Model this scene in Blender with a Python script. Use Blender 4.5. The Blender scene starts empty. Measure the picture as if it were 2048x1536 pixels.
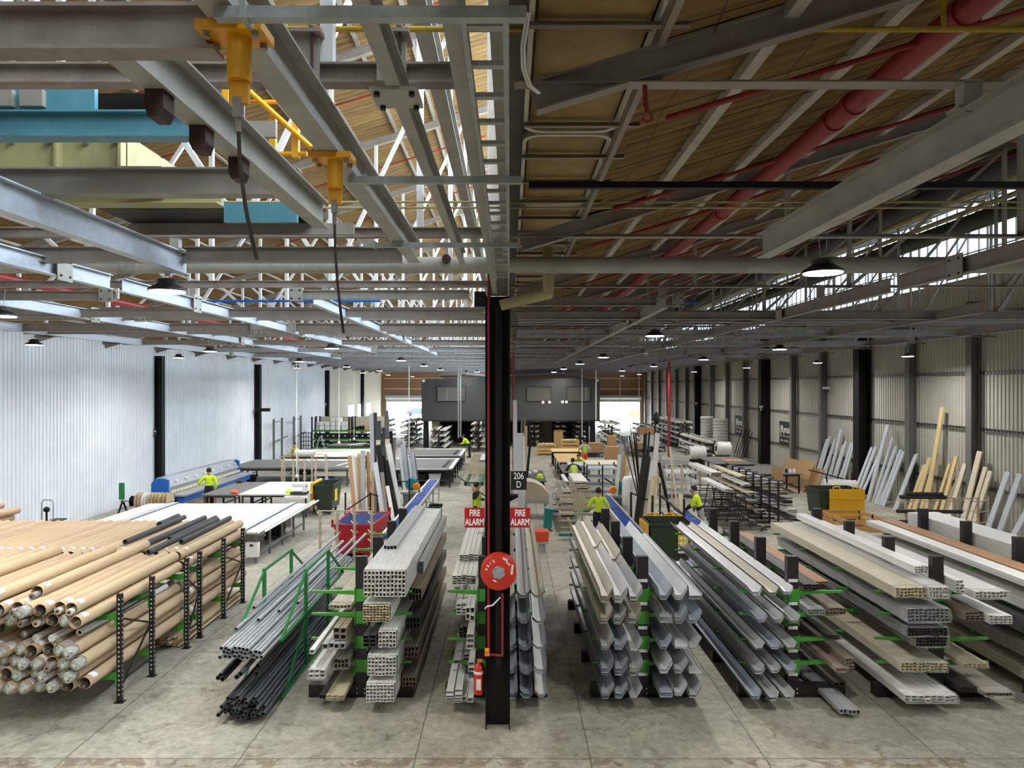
import bpy, bmesh, math, random
from mathutils import Vector, Matrix, Euler
PI = math.pi
SC = bpy.context.scene
COL = SC.collection
random.seed(7)
F = 1420.0                                   # focal length in pixels of the 2048 px wide frame
EYE = 5.0                                    # camera height

# ---------------------------------------------------------------- camera, sky, exposure
cam_d = bpy.data.cameras.new('camera'); cam = bpy.data.objects.new('camera', cam_d); COL.objects.link(cam)
cam.location = (0, 0, EYE); cam.rotation_euler = (PI/2, 0, 0)
cam_d.sensor_width = 36.0; cam_d.lens = 36.0*F/2048.0
cam_d.shift_x = 4/2048.0; cam_d.shift_y = 4/2048.0
cam_d.clip_start = 0.05; cam_d.clip_end = 600
SC.camera = cam
w = bpy.data.worlds.new('sky'); SC.world = w; w.use_nodes = True
bg = w.node_tree.nodes['Background']; bg.inputs[0].default_value = (0.80, 0.89, 1.0, 1); bg.inputs[1].default_value = 13.0
sun_d = bpy.data.lights.new('sun', 'SUN'); sun_d.energy = 9.0; sun_d.angle = 0.02; sun_d.color = (1.0, 0.95, 0.88)
sun = bpy.data.objects.new('sun', sun_d); COL.objects.link(sun); sun.rotation_euler = Vector((0.22, -1.0, -0.62)).to_track_quat('-Z', 'Y').to_euler()
SC.view_settings.view_transform = 'Standard'; SC.view_settings.look = 'None'
SC.view_settings.gamma = 1.0; SC.view_settings.use_curve_mapping = False
SC.view_settings.exposure = 0.3
SC.cycles.use_denoising = True
SC.cycles.max_bounces = 7; SC.cycles.diffuse_bounces = 5; SC.cycles.transparent_max_bounces = 16
SC.cycles.sample_clamp_indirect = 6.0
SC.cycles.caustics_reflective = False; SC.cycles.caustics_refractive = False
LAMP_W = 125.0

# ---------------------------------------------------------------- materials
def lin(h):
    h = h.lstrip('#'); out = []
    for i in (0, 2, 4):
        c = int(h[i:i+2], 16)/255.0
        out.append(c/12.92 if c <= 0.04045 else ((c+0.055)/1.055)**2.4)
    return tuple(out)+(1.0,)
MATS = {}
def mat(name, col, rough=0.6, metal=0.0, var=0.12, scale=6.0, bump=0.0, emit=0.0, alpha=1.0, stretch=None, spec=0.5, col2=None, thr=None):
    """A surface colour varied by object-space noise."""
    m = bpy.data.materials.new(name); m.use_nodes = True; nt = m.node_tree; N = nt.nodes; L = nt.links
    p = N['Principled BSDF']; c = lin(col)
    p.inputs['Base Color'].default_value = c; p.inputs['Roughness'].default_value = rough
    p.inputs['Metallic'].default_value = metal; p.inputs['Specular IOR Level'].default_value = spec
    if var > 0 or bump > 0 or col2:
        tc = N.new('ShaderNodeTexCoord'); mp = N.new('ShaderNodeMapping'); ns = N.new('ShaderNodeTexNoise')
        ns.inputs['Scale'].default_value = scale; ns.inputs['Detail'].default_value = 6; ns.inputs['Roughness'].default_value = 0.65
        if stretch: mp.inputs['Scale'].default_value = stretch
        L.new(tc.outputs['Object'], mp.inputs['Vector']); L.new(mp.outputs['Vector'], ns.inputs['Vector'])
        r = N.new('ShaderNodeValToRGB')
        lo, hi = thr if thr else (0.3, 0.7)
        r.color_ramp.elements[0].position = lo; r.color_ramp.elements[1].position = hi
        if col2: a, b = lin(col2), c
        else:
            a = tuple(x*(1-var) for x in c[:3])+(1,); b = tuple(min(1, x*(1+var)) for x in c[:3])+(1,)
        r.color_ramp.elements[0].color = a; r.color_ramp.elements[1].color = b
        L.new(ns.outputs['Fac'], r.inputs['Fac']); L.new(r.outputs['Color'], p.inputs['Base Color'])
        if bump > 0:
            bp = N.new('ShaderNodeBump'); bp.inputs['Strength'].default_value = bump; bp.inputs['Distance'].default_value = 0.02
            L.new(ns.outputs['Fac'], bp.inputs['Height']); L.new(bp.outputs['Normal'], p.inputs['Normal'])
    if emit > 0:
        p.inputs['Emission Color'].default_value = c; p.inputs['Emission Strength'].default_value = emit
    if alpha < 1: p.inputs['Alpha'].default_value = alpha
    MATS[name] = m
    return m
mat('steel', '#999087', 0.55, 0.0, 0.2, 3, col2='#857b72')            # primed grey beams
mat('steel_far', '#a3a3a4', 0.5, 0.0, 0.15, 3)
mat('wire', '#4d3d2c', 0.8, 0, 0)
mat('steel_pale', '#a5a298', 0.55, 0.0, 0.2, 3, col2='#8e8b82', thr=(0.25, 0.6))
mat('steel_rust', '#978d85', 0.65, 0.0, 0.3, 3, col2='#78685f', thr=(0.3, 0.6))
mat('galv', '#a3a8a5', 0.45, 0.3, 0.18, 14)
mat('galv_and_skylit', '#bcc3cc', 0.45, 0.1, 0.12, 10)  # table tracks; on hanging beams it paints in the bluish skylight
mat('roof_sheet', '#9c7b4c', 0.9, 0.0, 0.25, 2.2, stretch=(0.4, 3, 1), col2='#64502f', thr=(0.25, 0.75), bump=0.1)
mat('roof_bounce', '#dcdad2', 0.6, 0.0, 0.06, 1)  # pale reflector colour for the added sheet above the roof
mat('purlin', '#b0aaa0', 0.6, 0.0, 0.15, 5)
mat('white_steel', '#d6d4d2', 0.5, 0.0, 0.08, 5)
mat('tray', '#a8905c', 0.55, 0.0, 0.3, 3, col2='#86693a', thr=(0.3, 0.7))
mat('tray_rim', '#dcd7c8', 0.5, 0, 0.08)
mat('yellow', '#e7a411', 0.45, 0.0, 0.12, 9, col2='#b9790c', thr=(0.2, 0.45))
mat('yellow_pipe', '#b59a1c', 0.5, 0.0, 0.15, 9)
mat('red_pipe', '#8a211f', 0.45, 0.0, 0.1, 6)
mat('red', '#c6301c', 0.38, 0.0, 0.06, 6)
mat('sign_red', '#b71a25', 0.4, 0, 0.04)
mat('teal', '#4f8795', 0.5, 0.0, 0.15, 4)
mat('cream_paint', '#a69d6e', 0.6, 0, 0.15, 4)
mat('black', '#101010', 0.55, 0, 0.2, 6, spec=0.3)
mat('black_rack', '#1c1b1a', 0.45, 0, 0.15, 10)
mat('dark_grey', '#3c3d3e', 0.6, 0, 0.12, 6)
mat('mid_grey', '#6b6c69', 0.6, 0, 0.1, 6)
mat('green_arm', '#3f8f2b', 0.45, 0, 0.12, 9)
mat('green_frame', '#1f7a3c', 0.45, 0, 0.15, 8)
mat('green_beam', '#3c7d33', 0.5, 0, 0.12, 8)
mat('bin_green', '#2c3a28', 0.45, 0, 0.08, 5)
mat('bin_yellow', '#e6b01c', 0.4, 0, 0.06, 5)
mat('bin_red', '#b5172a', 0.45, 0, 0.15, 4)
mat('bin_blue', '#4b628f', 0.5, 0, 0.2, 4)
mat('blue', '#1560b8', 0.4, 0, 0.06, 5)
mat('blue_roller', '#1c49a8', 0.35, 0, 0.05)
mat('machine_grey', '#8f949b', 0.4, 0.2, 0.08, 5)
mat('kraft', '#c5ad8a', 0.75, 0, 0.14, 4, stretch=(3, 0.5, 3), col2='#b39a79', thr=(0.2, 0.6))
mat('kraft_b', '#b89d7f', 0.78, 0, 0.14, 4, stretch=(3, 0.5, 3))
mat('kraft_edge', '#8d7657', 0.85, 0, 0.1)
mat('kraft_inner', '#5a4630', 0.95, 0, 0.1)
mat('fabric_white', '#dcd8d2', 0.85, 0, 0.06)
mat('fabric_grey', '#8e8b86', 0.85, 0, 0.1)
mat('fabric_dark', '#2e2d2c', 0.8, 0, 0.12, 8)
mat('fabric_char', '#454646', 0.75, 0, 0.12, 8)
mat('label', '#e3e2e0', 0.6, 0, 0.28, 60)
mat('label_green', '#c9d2b4', 0.6, 0, 0.3, 30)
mat('film', '#e2e2de', 0.25, 0, 0.16, 30, bump=0.8, spec=0.7, stretch=(1, 0.08, 1))
mat('film_cap', '#b4b5ad', 0.2, 0, 0.4, 26, bump=1.0, spec=0.9)
mat('film_clear', '#e8eaea', 0.14, 0, 0.3, 34, bump=1.0, alpha=0.24, spec=0.9, stretch=(1, 0.06, 1))
mat('plastic_white', '#e4e3df', 0.4, 0, 0.05, 6)
mat('profile_white', '#dedcd6', 0.4, 0, 0.07, 8)
mat('profile_cream', '#cfc4a4', 0.5, 0, 0.12, 12)
mat('profile_brown', '#8a7c6c', 0.6, 0, 0.2, 14)
mat('profile_grey', '#a9aaa8', 0.4, 0.2, 0.12, 10)
mat('profile_dark', '#4a4946', 0.5, 0.1, 0.15, 10)
mat('profile_orange', '#ad8660', 0.6, 0, 0.15, 10)
mat('sheet_grey', '#c3c5c6', 0.34, 0.12, 0.06, 3)
mat('sheet_cream', '#c9c4b6', 0.36, 0.08, 0.06, 3)
mat('sheet_blue', '#b4bcc6', 0.33, 0.12, 0.06, 3)
mat('sheet_white', '#d9dadb', 0.36, 0.05, 0.05, 3)
mat('sheet_edge', '#4a4b4d', 0.5, 0.2, 0.1)
mat('conduit', '#a3a8aa', 0.33, 0.4, 0.1, 8)
mat('conduit_dark', '#53585a', 0.4, 0.3, 0.12, 8)
mat('hole', '#0b0b0b', 0.9, 0, 0)
mat('table_white', '#d8d6d0', 0.42, 0, 0.03, 4)
mat('table_grey', '#6d6b68', 0.8, 0, 0.05, 30)
mat('timber', '#bf9559', 0.7, 0, 0.16, 6, stretch=(1, 6, 6))
mat('timber_pale', '#dcb878', 0.7, 0, 0.12, 6)
mat('card', '#b48f62', 0.85, 0, 0.08, 5)
mat('board_yellow', '#d8c08c', 0.6, 0, 0.05, 4)
mat('board_cream', '#d5ccb4', 0.6, 0, 0.05, 4)
mat('board_blue', '#c3c9d0', 0.5, 0, 0.05, 4)
mat('cream_rack', '#b9ae96', 0.6, 0, 0.1, 6)
mat('office', '#474947', 0.75, 0, 0.05, 3)
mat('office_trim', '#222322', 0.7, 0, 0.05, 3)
mat('hivis', '#c8e619', 0.75, 0, 0.1, 8)
mat('hivis_orange', '#f0622c', 0.75, 0, 0.08, 8)
mat('reflective', '#b9bdb6', 0.4, 0, 0.05)
mat('navy', '#171a26', 0.85, 0, 0.15, 8)
mat('cloth_black', '#151516', 0.85, 0, 0.15, 8)
mat('cloth_grey', '#9b9a94', 0.85, 0, 0.1, 8)
mat('cloth_pale', '#c9c9c0', 0.85, 0, 0.1, 8)
mat('skin', '#c2926f', 0.6, 0, 0.06, 20)
mat('hair', '#1b1512', 0.7, 0, 0.2, 40)
mat('cap_white', '#e2e2de', 0.7, 0, 0.05)
mat('rope', '#4a4038', 0.9, 0, 0.2, 30)
mat('lamp_body', '#1f1f20', 0.5, 0, 0.1)
mat('lamp_glow', '#ffffff', 0.5, 0, 0, emit=30)
mat('wall_back', '#8a6a52', 0.6, 0, 0.1, 3)
mat('wall_cream', '#d9d4c4', 0.55, 0, 0.05, 1.5)
mat('wall_white', '#e6e8ec', 0.5, 0, 0.04, 0.8, col2='#d6d9de')
mat('wall_right', '#b9b7ac', 0.5, 0, 0.08, 0.8)
mat('teal_tool', '#12777c', 0.45, 0, 0.08)
mat('orange_tool', '#ef8d1c', 0.45, 0, 0.08)
mat('orange_box', '#d6491c', 0.5, 0, 0.08)
mat('sign_black', '#17181a', 0.5, 0, 0.05)
mat('sign_white', '#f2f2ee', 0.6, 0, 0.02)
mat('sign_dark', '#33363a', 0.5, 0, 0.06)
mat('sign_yellow', '#e8c81e', 0.5, 0, 0.05)
mat('rubber', '#1d1c1b', 0.8, 0, 0.1)
mat('asphalt', '#b9b6b0', 0.9, 0, 0.1, 1)
mat('brown_box', '#3a241c', 0.7, 0, 0.2, 9)
mat('foliage', '#5a8a3c', 0.8, 0, 0.3, 3)
mat('car_paint', '#3b4456', 0.3, 0.2, 0.03)
mat('building_far', '#a09a98', 0.8, 0, 0.1, 1)

def glass_mat(nm='glazing', tint=(0.93, 0.96, 0.97, 1)):
    m = bpy.data.materials.new(nm); m.use_nodes = True; nt = m.node_tree; N = nt.nodes; L = nt.links
    N.remove(N['Principled BSDF']); o = N['Material Output']
    t = N.new('ShaderNodeBsdfTransparent'); t.inputs[0].default_value = tint
    g = N.new('ShaderNodeBsdfGlossy'); g.inputs['Roughness'].default_value = 0.05
    x = N.new('ShaderNodeMixShader'); x.inputs[0].default_value = 0.08
    L.new(t.outputs[0], x.inputs[1]); L.new(g.outputs[0], x.inputs[2]); L.new(x.outputs[0], o.inputs['Surface'])
    MATS[nm] = m
glass_mat(); glass_mat('glazing_dimmed', (0.42, 0.44, 0.46, 1))  # second glass has a darker tint, added to dim the window side bay
def office_glass():
    m = bpy.data.materials.new('office_glass'); m.use_nodes = True
    p = m.node_tree.nodes['Principled BSDF']; p.inputs['Base Color'].default_value = (0.10, 0.10, 0.09, 1)
    p.inputs['Roughness'].default_value = 0.03; p.inputs['Specular IOR Level'].default_value = 1.0; p.inputs['IOR'].default_value = 2.2
    MATS['office_glass'] = m
office_glass()
def floor_mat():
    m = bpy.data.materials.new('concrete'); m.use_nodes = True; nt = m.node_tree; N = nt.nodes; L = nt.links
    p = N['Principled BSDF']; tc = N.new('ShaderNodeTexCoord')
    def noise(scale, det=8, rough=0.6, dist=0.0):
        n = N.new('ShaderNodeTexNoise'); n.inputs['Scale'].default_value = scale; n.inputs['Detail'].default_value = det
        n.inputs['Roughness'].default_value = rough; n.inputs['Distortion'].default_value = dist
        L.new(tc.outputs['Object'], n.inputs['Vector']); return n
    def ramp(src, stops):
        r = N.new('ShaderNodeValToRGB'); e = r.color_ramp.elements
        while len(e) < len(stops): e.new(0.5)
        for k, (pos, c) in enumerate(stops): e[k].position = pos; e[k].color = c
        L.new(src, r.inputs['Fac']); return r
    def mix(a, b, f, mode='MIX'):
        x = N.new('ShaderNodeMix'); x.data_type = 'RGBA'; x.blend_type = mode
        if isinstance(f, float): x.inputs['Factor'].default_value = f
        else: L.new(f, x.inputs['Factor'])
        L.new(a, x.inputs['A']); L.new(b, x.inputs['B']); return x.outputs['Result']
    big = ramp(noise(0.35, 9, 0.7, 0.4).outputs['Fac'], [(0.3, lin('#84837a')), (0.5, lin('#a8a497')), (0.68, lin('#c1bcae'))])
    fine = ramp(noise(7, 9, 0.75).outputs['Fac'], [(0.32, (0.62, 0.61, 0.57, 1)), (0.62, (1.1, 1.1, 1.08, 1))])
    c = mix(big.outputs['Color'], fine.outputs['Color'], 1.0, 'MULTIPLY')
    blot = ramp(noise(1.3, 10, 0.75, 1.2).outputs['Fac'], [(0.34, (0.55, 0.51, 0.45, 1)), (0.45, (1, 1, 1, 1))])
    c = mix(c, blot.outputs['Color'], 0.9, 'MULTIPLY')
    speck = ramp(noise(16, 3, 0.5).outputs['Fac'], [(0.24, (0.45, 0.42, 0.38, 1)), (0.29, (1, 1, 1, 1))])
    c = mix(c, speck.outputs['Color'], 0.8, 'MULTIPLY')
    # saw-cut slab joints
    br = N.new('ShaderNodeTexBrick'); br.offset = 0.0; br.inputs['Scale'].default_value = 1.0
    br.inputs['Brick Width'].default_value = 2.35; br.inputs['Row Height'].default_value = 4.1
    br.inputs['Mortar Size'].default_value = 0.011; br.inputs['Mortar Smooth'].default_value = 0.2
    br.inputs['Color1'].default_value = (1, 1, 1, 1); br.inputs['Color2'].default_value = (0.9, 0.9, 0.89, 1); br.inputs['Mortar'].default_value = (0.30, 0.27, 0.23, 1)
    mp = N.new('ShaderNodeMapping'); mp.inputs['Location'].default_value = (1.25, -1.35, 0)
    wob = noise(2.5, 4, 0.6); wv = N.new('ShaderNodeVectorMath'); wv.operation = 'SCALE'; wv.inputs['Scale'].default_value = 0.05
    ad = N.new('ShaderNodeVectorMath'); ad.operation = 'ADD'
    L.new(wob.outputs['Color'], wv.inputs[0]); L.new(tc.outputs['Object'], mp.inputs['Vector'])
    L.new(mp.outputs['Vector'], ad.inputs[0]); L.new(wv.outputs['Vector'], ad.inputs[1]); L.new(ad.outputs['Vector'], br.inputs['Vector'])
    c = mix(c, br.outputs['Color'], 0.85, 'MULTIPLY')
    # wandering cracks
    vo = N.new('ShaderNodeTexVoronoi'); vo.feature = 'DISTANCE_TO_EDGE'; vo.inputs['Scale'].default_value = 0.55
    dn = noise(1.6, 8, 0.7); sv = N.new('ShaderNodeVectorMath'); sv.operation = 'SCALE'; sv.inputs['Scale'].default_value = 1.1
    a2 = N.new('ShaderNodeVectorMath'); a2.operation = 'ADD'
    L.new(dn.outputs['Color'], sv.inputs[0]); L.new(tc.outputs['Object'], a2.inputs[0]); L.new(sv.outputs['Vector'], a2.inputs[1]); L.new(a2.outputs['Vector'], vo.inputs['Vector'])
    ck = ramp(vo.outputs['Distance'], [(0.0, (0.42, 0.38, 0.33, 1)), (0.012, (1, 1, 1, 1))])
    gate = ramp(noise(0.5, 3).outputs['Fac'], [(0.5, (0, 0, 0, 1)), (0.56, (1, 1, 1, 1))])
    c = mix(c, ck.outputs['Color'], 0.0, 'MULTIPLY') if False else mix(c, mix(c, ck.outputs['Color'], 1.0, 'MULTIPLY'), gate.outputs['Color'])
    # grime worn into the aisle and a spalled band along the front joint
    sx = N.new('ShaderNodeSeparateXYZ'); L.new(tc.outputs['Object'], sx.inputs[0])
    def band(out, mid, a, b):
        m1 = N.new('ShaderNodeMath'); m1.operation = 'SUBTRACT'; m1.inputs[1].default_value = mid; L.new(out, m1.inputs[0])
        m2 = N.new('ShaderNodeMath'); m2.operation = 'ABSOLUTE'; L.new(m1.outputs[0], m2.inputs[0])
        mr = N.new('ShaderNodeMapRange'); mr.inputs['From Min'].default_value = a; mr.inputs['From Max'].default_value = b; mr.inputs['To Min'].default_value = 1; mr.inputs['To Max'].default_value = 0
        L.new(m2.outputs[0], mr.inputs['Value']); return mr.outputs['Result']
    def mul(a, b):
        m = N.new('ShaderNodeMath'); m.operation = 'MULTIPLY'; L.new(a, m.inputs[0]); L.new(b, m.inputs[1]); return m.outputs[0]
    def stain(c, mask, col): 
        k = N.new('ShaderNodeRGB'); k.outputs[0].default_value = col; return mix(c, mix(c, k.outputs[0], 1.0, 'MULTIPLY'), mask)
    g1 = ramp(noise(1.7, 9, 0.75, 0.6).outputs['Fac'], [(0.42, (0, 0, 0, 1)), (0.58, (1, 1, 1, 1))])
    c = stain(c, mul(mul(band(sx.outputs['X'], 0.98, 0.1, 0.5), band(sx.outputs['Y'], 14.0, 1.8, 3.4)), g1.outputs['Color']), (0.32, 0.30, 0.27, 1))
    g2 = ramp(noise(2.6, 9, 0.7, 0.8).outputs['Fac'], [(0.5, (0, 0, 0, 1)), (0.53, (1, 1, 1, 1))])
    c = stain(c, mul(band(sx.outputs['Y'], 9.42, 0.06, 0.16), g2.outputs['Color']), (0.62, 0.52, 0.44, 1))
    L.new(c, p.inputs['Base Color'])
    rr = ramp(noise(1.1, 6).outputs['Fac'], [(0.3, (0.42, 0.42, 0.42, 1)), (0.7, (0.72, 0.72, 0.72, 1))])
    L.new(rr.outputs['Color'], p.inputs['Roughness'])
    MATS['concrete'] = m
floor_mat()

# ---------------------------------------------------------------- mesh building
LOC = {}
class B:
    """Collects shapes in world coordinates; build() links them as ONE mesh object."""
    def __init__(s): s.v = []; s.f = []; s.sm = False
    def add(s, vs, fs):
        n = len(s.v); s.v += [tuple(x) for x in vs]; s.f += [tuple(i+n for i in q) for q in fs]; return s
    def box(s, x0, x1, y0, y1, z0, z1):
        return s.add([(x0,y0,z0),(x1,y0,z0),(x1,y1,z0),(x0,y1,z0),(x0,y0,z1),(x1,y0,z1),(x1,y1,z1),(x0,y1,z1)],
                     [(3,2,1,0),(4,5,6,7),(0,1,5,4),(1,2,6,5),(2,3,7,6),(3,0,4,7)])
    def cbox(s, c, sx, sy, sz, rot=(0,0,0)):
        R = Euler(rot).to_matrix(); c = Vector(c); vs = []
        for z in (-.5, .5):
            for x, y in ((-.5,-.5),(.5,-.5),(.5,.5),(-.5,.5)): vs.append(c+R@Vector((x*sx, y*sy, z*sz)))
        return s.add(vs, [(3,2,1,0),(4,5,6,7),(0,1,5,4),(1,2,6,5),(2,3,7,6),(3,0,4,7)])
    def frame(s, p, q, up=(0,0,1)):
        p = Vector(p); q = Vector(q); d = (q-p).normalized(); u = Vector(up)
        if abs(d.dot(u)) > 0.98: u = Vector((0,1,0)) if abs(d.y) < 0.9 else Vector((1,0,0))
        a = d.cross(u).normalized(); b = a.cross(d).normalized()
        return p, q, a, b
    def prof(s, p, q, pts, up=(0,0,1), caps=True):
        """Sweep the closed polygon pts (u across, v up) from p to q."""
        p, q, a, b = s.frame(p, q, up); n = len(pts)
        vs = [p+a*u+b*v for u, v in pts]+[q+a*u+b*v for u, v in pts]
        fs = [(i, (i+1) % n, n+(i+1) % n, n+i) for i in range(n)]
        if caps: fs += [tuple(range(n-1, -1, -1)), tuple(range(n, 2*n))]
        return s.add(vs, fs)
    def bar(s, p, q, wd, h, up=(0,0,1)):
        return s.prof(p, q, [(-wd/2,-h/2),(wd/2,-h/2),(wd/2,h/2),(-wd/2,h/2)], up)
    def ibeam(s, p, q, h, wd, tf=0.012, tw=0.01, up=(0,0,1)):
        """Rolled I section; p and q run along the middle of the BOTTOM face."""
        a, t = wd/2, tw/2
        return s.prof(p, q, [(-a,0),(a,0),(a,tf),(t,tf),(t,h-tf),(a,h-tf),(a,h),(-a,h),(-a,h-tf),(-t,h-tf),(-t,tf),(-a,tf)], up)
    def chan(s, p, q, h, wd, t=0.008, up=(0,0,1)):
        return s.prof(p, q, [(0,0),(wd,0),(wd,t),(t,t),(t,h-t),(wd,h-t),(wd,h),(0,h)], up)
    def angle(s, p, q, a=0.06, t=0.007, up=(0,0,1)):
        return s.prof(p, q, [(0,0),(a,0),(a,t),(t,t),(t,a),(0,a)], up)
    def tube(s, p, q, r, n=10, r2=None, caps=True):
        p, q, a, b = s.frame(p, q); r2 = r if r2 is None else r2
        ang = [2*PI*i/n for i in range(n)]
        vs = [p+a*(r*math.cos(t))+b*(r*math.sin(t)) for t in ang]+[q+a*(r2*math.cos(t))+b*(r2*math.sin(t)) for t in ang]
        fs = [(i, (i+1) % n, n+(i+1) % n, n+i) for i in range(n)]
        if caps: fs += [tuple(range(n-1, -1, -1)), tuple(range(n, 2*n))]
        s.sm = True
        return s.add(vs, fs)
    def pipe(s, p, q, r, ri, n=14):
        """Hollow tube with open ends."""
        p, q, a, b = s.frame(p, q); ang = [2*PI*i/n for i in range(n)]; vs = []
        for c, rr in ((p, r), (q, r), (q, ri), (p, ri)): vs += [c+a*(rr*math.cos(t))+b*(rr*math.sin(t)) for t in ang]
        fs = []
        for k in range(4):
            k2 = (k+1) % 4
            fs += [(k*n+i, k*n+(i+1) % n, k2*n+(i+1) % n, k2*n+i) for i in range(n)]
        s.sm = True
        return s.add(vs, fs)
    def rhs(s, p, q, wd, h, t=0.004, up=(0,0,1)):
        """Hollow rectangular section with open ends."""
        p, q, a, b = s.frame(p, q, up); vs = []
        for c, k in ((p, 0), (q, 0), (q, t), (p, t)):
            vs += [c+a*u+b*v for u, v in ((-wd/2+k,-h/2+k),(wd/2-k,-h/2+k),(wd/2-k,h/2-k),(-wd/2+k,h/2-k))]
        fs = []
        for k in range(4):
            k2 = (k+1) % 4
            fs += [(k*4+i, k*4+(i+1) % 4, k2*4+(i+1) % 4, k2*4+i) for i in range(4)]
        return s.add(vs, fs)
    def path(s, pts, r, n=8):
        for i in range(len(pts)-1): s.tube(pts[i], pts[i+1], r, n)
        return s
    def lathe(s, c, prof, n=20, axis='Z'):
        vs = []; fs = []; m = len(prof); c = Vector(c)
        for r, h in prof:
            for i in range(n):
                t = 2*PI*i/n; x, y = r*math.cos(t), r*math.sin(t)
                vs.append(c+(Vector((x, y, h)) if axis == 'Z' else Vector((x, h, y)) if axis == 'Y' else Vector((h, x, y))))
        for k in range(m-1): fs += [(k*n+i, k*n+(i+1) % n, (k+1)*n+(i+1) % n, (k+1)*n+i) for i in range(n)]
        if prof[0][0] > 1e-6: fs.append(tuple(range(n-1, -1, -1)))
        if prof[-1][0] > 1e-6: fs.append(tuple(range((m-1)*n, m*n)))
        s.sm = True
        return s.add(vs, fs)
    def ball(s, c, r, n=12, sc=(1,1,1)):
        c = Vector(c); vs = []; fs = []; m = max(5, n//2)
        for k in range(m+1):
            ph = PI*k/m
            for i in range(n):
                t = 2*PI*i/n
                vs.append(c+Vector((r*sc[0]*math.sin(ph)*math.cos(t), r*sc[1]*math.sin(ph)*math.sin(t), r*sc[2]*math.cos(ph))))
        for k in range(m): fs += [(k*n+i, k*n+(i+1) % n, (k+1)*n+(i+1) % n, (k+1)*n+i) for i in range(n)]
        s.sm = True
        return s.add(vs, fs)
    def quad(s, *pts): return s.add(pts, [tuple(range(len(pts)))])
    def move(s, d): d = Vector(d); s.v = [tuple(Vector(x)+d) for x in s.v]; return s
    def rotz(s, a, c=(0,0,0)):
        R = Matrix.Rotation(a, 3, 'Z'); c = Vector(c); s.v = [tuple(c+R@(Vector(x)-c)) for x in s.v]; return s
    def build(s, name, m, parent=None, loc=None, local=False, smooth=None):
        me = bpy.data.meshes.new(name)
        vs = s.v
        off = Vector((0,0,0))
        if parent is not None and not local: off = LOC.get(parent.name, Vector((0,0,0)))
        elif parent is None:
            if loc is not None: off = Vector(loc)
            elif vs:
                xs = [x[0] for x in vs]; ys = [x[1] for x in vs]; zs = [x[2] for x in vs]
                off = Vector(((min(xs)+max(xs))/2, (min(ys)+max(ys))/2, min(zs)))
        me.from_pydata([tuple(Vector(x)-off) for x in vs], [], s.f); me.update()
        bm = bmesh.new(); bm.from_mesh(me); bmesh.ops.recalc_face_normals(bm, faces=bm.faces); bm.to_mesh(me); bm.free()
        if s.sm if smooth is None else smooth:
            me.polygons.foreach_set('use_smooth', [True]*len(me.polygons)); me.set_sharp_from_angle(angle=math.radians(40))
        me.materials.append(MATS[m] if isinstance(m, str) else m)
        o = bpy.data.objects.new(name, me); COL.objects.link(o)
        if parent is not None:
            o.parent = parent
            LOC[o.name] = Vector((0,0,0)) if local else off
        else:
            o.location = off; LOC[o.name] = off
        return o
def tag(o, label, cat, group=None, kind=None):
    o['label'] = label; o['category'] = cat
    if group: o['group'] = group
    if kind: o['kind'] = kind
    return o
def thing(name, label, cat, loc=(0,0,0), group=None):
    o = bpy.data.objects.new(name, None); COL.objects.link(o); o.location = loc; o.empty_display_size = 0.1
    LOC[o.name] = Vector(loc)
    return tag(o, label, cat, group)
def struct(o): o['kind'] = 'structure'; return o
def dup(root, loc=None, label=None, group=None, rotz=None):
    """A copy of a thing with copies of its parts and sub-parts (mesh data shared)."""
    r = root.copy(); COL.objects.link(r)
    if loc is not None: r.location = loc
    if rotz is not None: r.rotation_euler = (0, 0, rotz)
    if label: r['label'] = label
    if group: r['group'] = group
    for ch in list(root.children):
        c = ch.copy(); COL.objects.link(c); c.parent = r
        for g in list(ch.children):
            d = g.copy(); COL.objects.link(d); d.parent = c
    return r
def cpart(src, parent, loc=None):
    c = src.copy(); COL.objects.link(c); c.parent = parent
    if loc is not None: c.location = loc
    return c
def words3d(txt, size, m, parent, loc, rot=(PI/2,0,0), name='lettering', align='CENTER', ext=0.003, sx=1.0, bold=0.0):
    cu = bpy.data.curves.new(name, 'FONT'); cu.body = txt; cu.size = size; cu.extrude = ext; cu.align_x = align; cu.align_y = 'CENTER'; cu.offset = bold
    t = bpy.data.objects.new('tmp', cu); COL.objects.link(t); bpy.context.view_layer.update()
    me = bpy.data.meshes.new_from_object(t.evaluated_get(bpy.context.evaluated_depsgraph_get()))
    bpy.data.objects.remove(t); bpy.data.curves.remove(cu)
    me.materials.clear(); me.materials.append(MATS[m])
    o = bpy.data.objects.new(name, me); COL.objects.link(o); o.parent = parent
    o.location = Vector(loc)-LOC.get(parent.name, Vector((0,0,0))); o.rotation_euler = rot; o.scale = (sx, 1, 1)
    return o
def at(px, py, z):
    """World point at height z behind pixel (px, py) of the 2048 x 1536 frame (used to measure positions)."""
    y = F*(EYE-z)/(py-772.0); return Vector(((px-1020.0)*y/F, y, z))
def up(px, py, h):
    y = F*h/(772.0-py); return Vector(((px-1020.0)*y/F, y, EYE+h))
# ================================================================ THE SETTING
XL, XR, YB, YF = -16.0, 16.7, 88.0, -7.0
ZV, SL = 6.80, 0.30                          # valley height of the sawtooth roof and its slope
struct(B().box(XL-0.3, XR+0.3, YF-14, YB+0.3, -0.2, 0).build('floor', 'concrete', loc=(0,0,0)))
struct(B().box(-90, 90, YB+0.3, 190, -0.25, -0.05).build('ground_outside', 'asphalt'))

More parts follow.
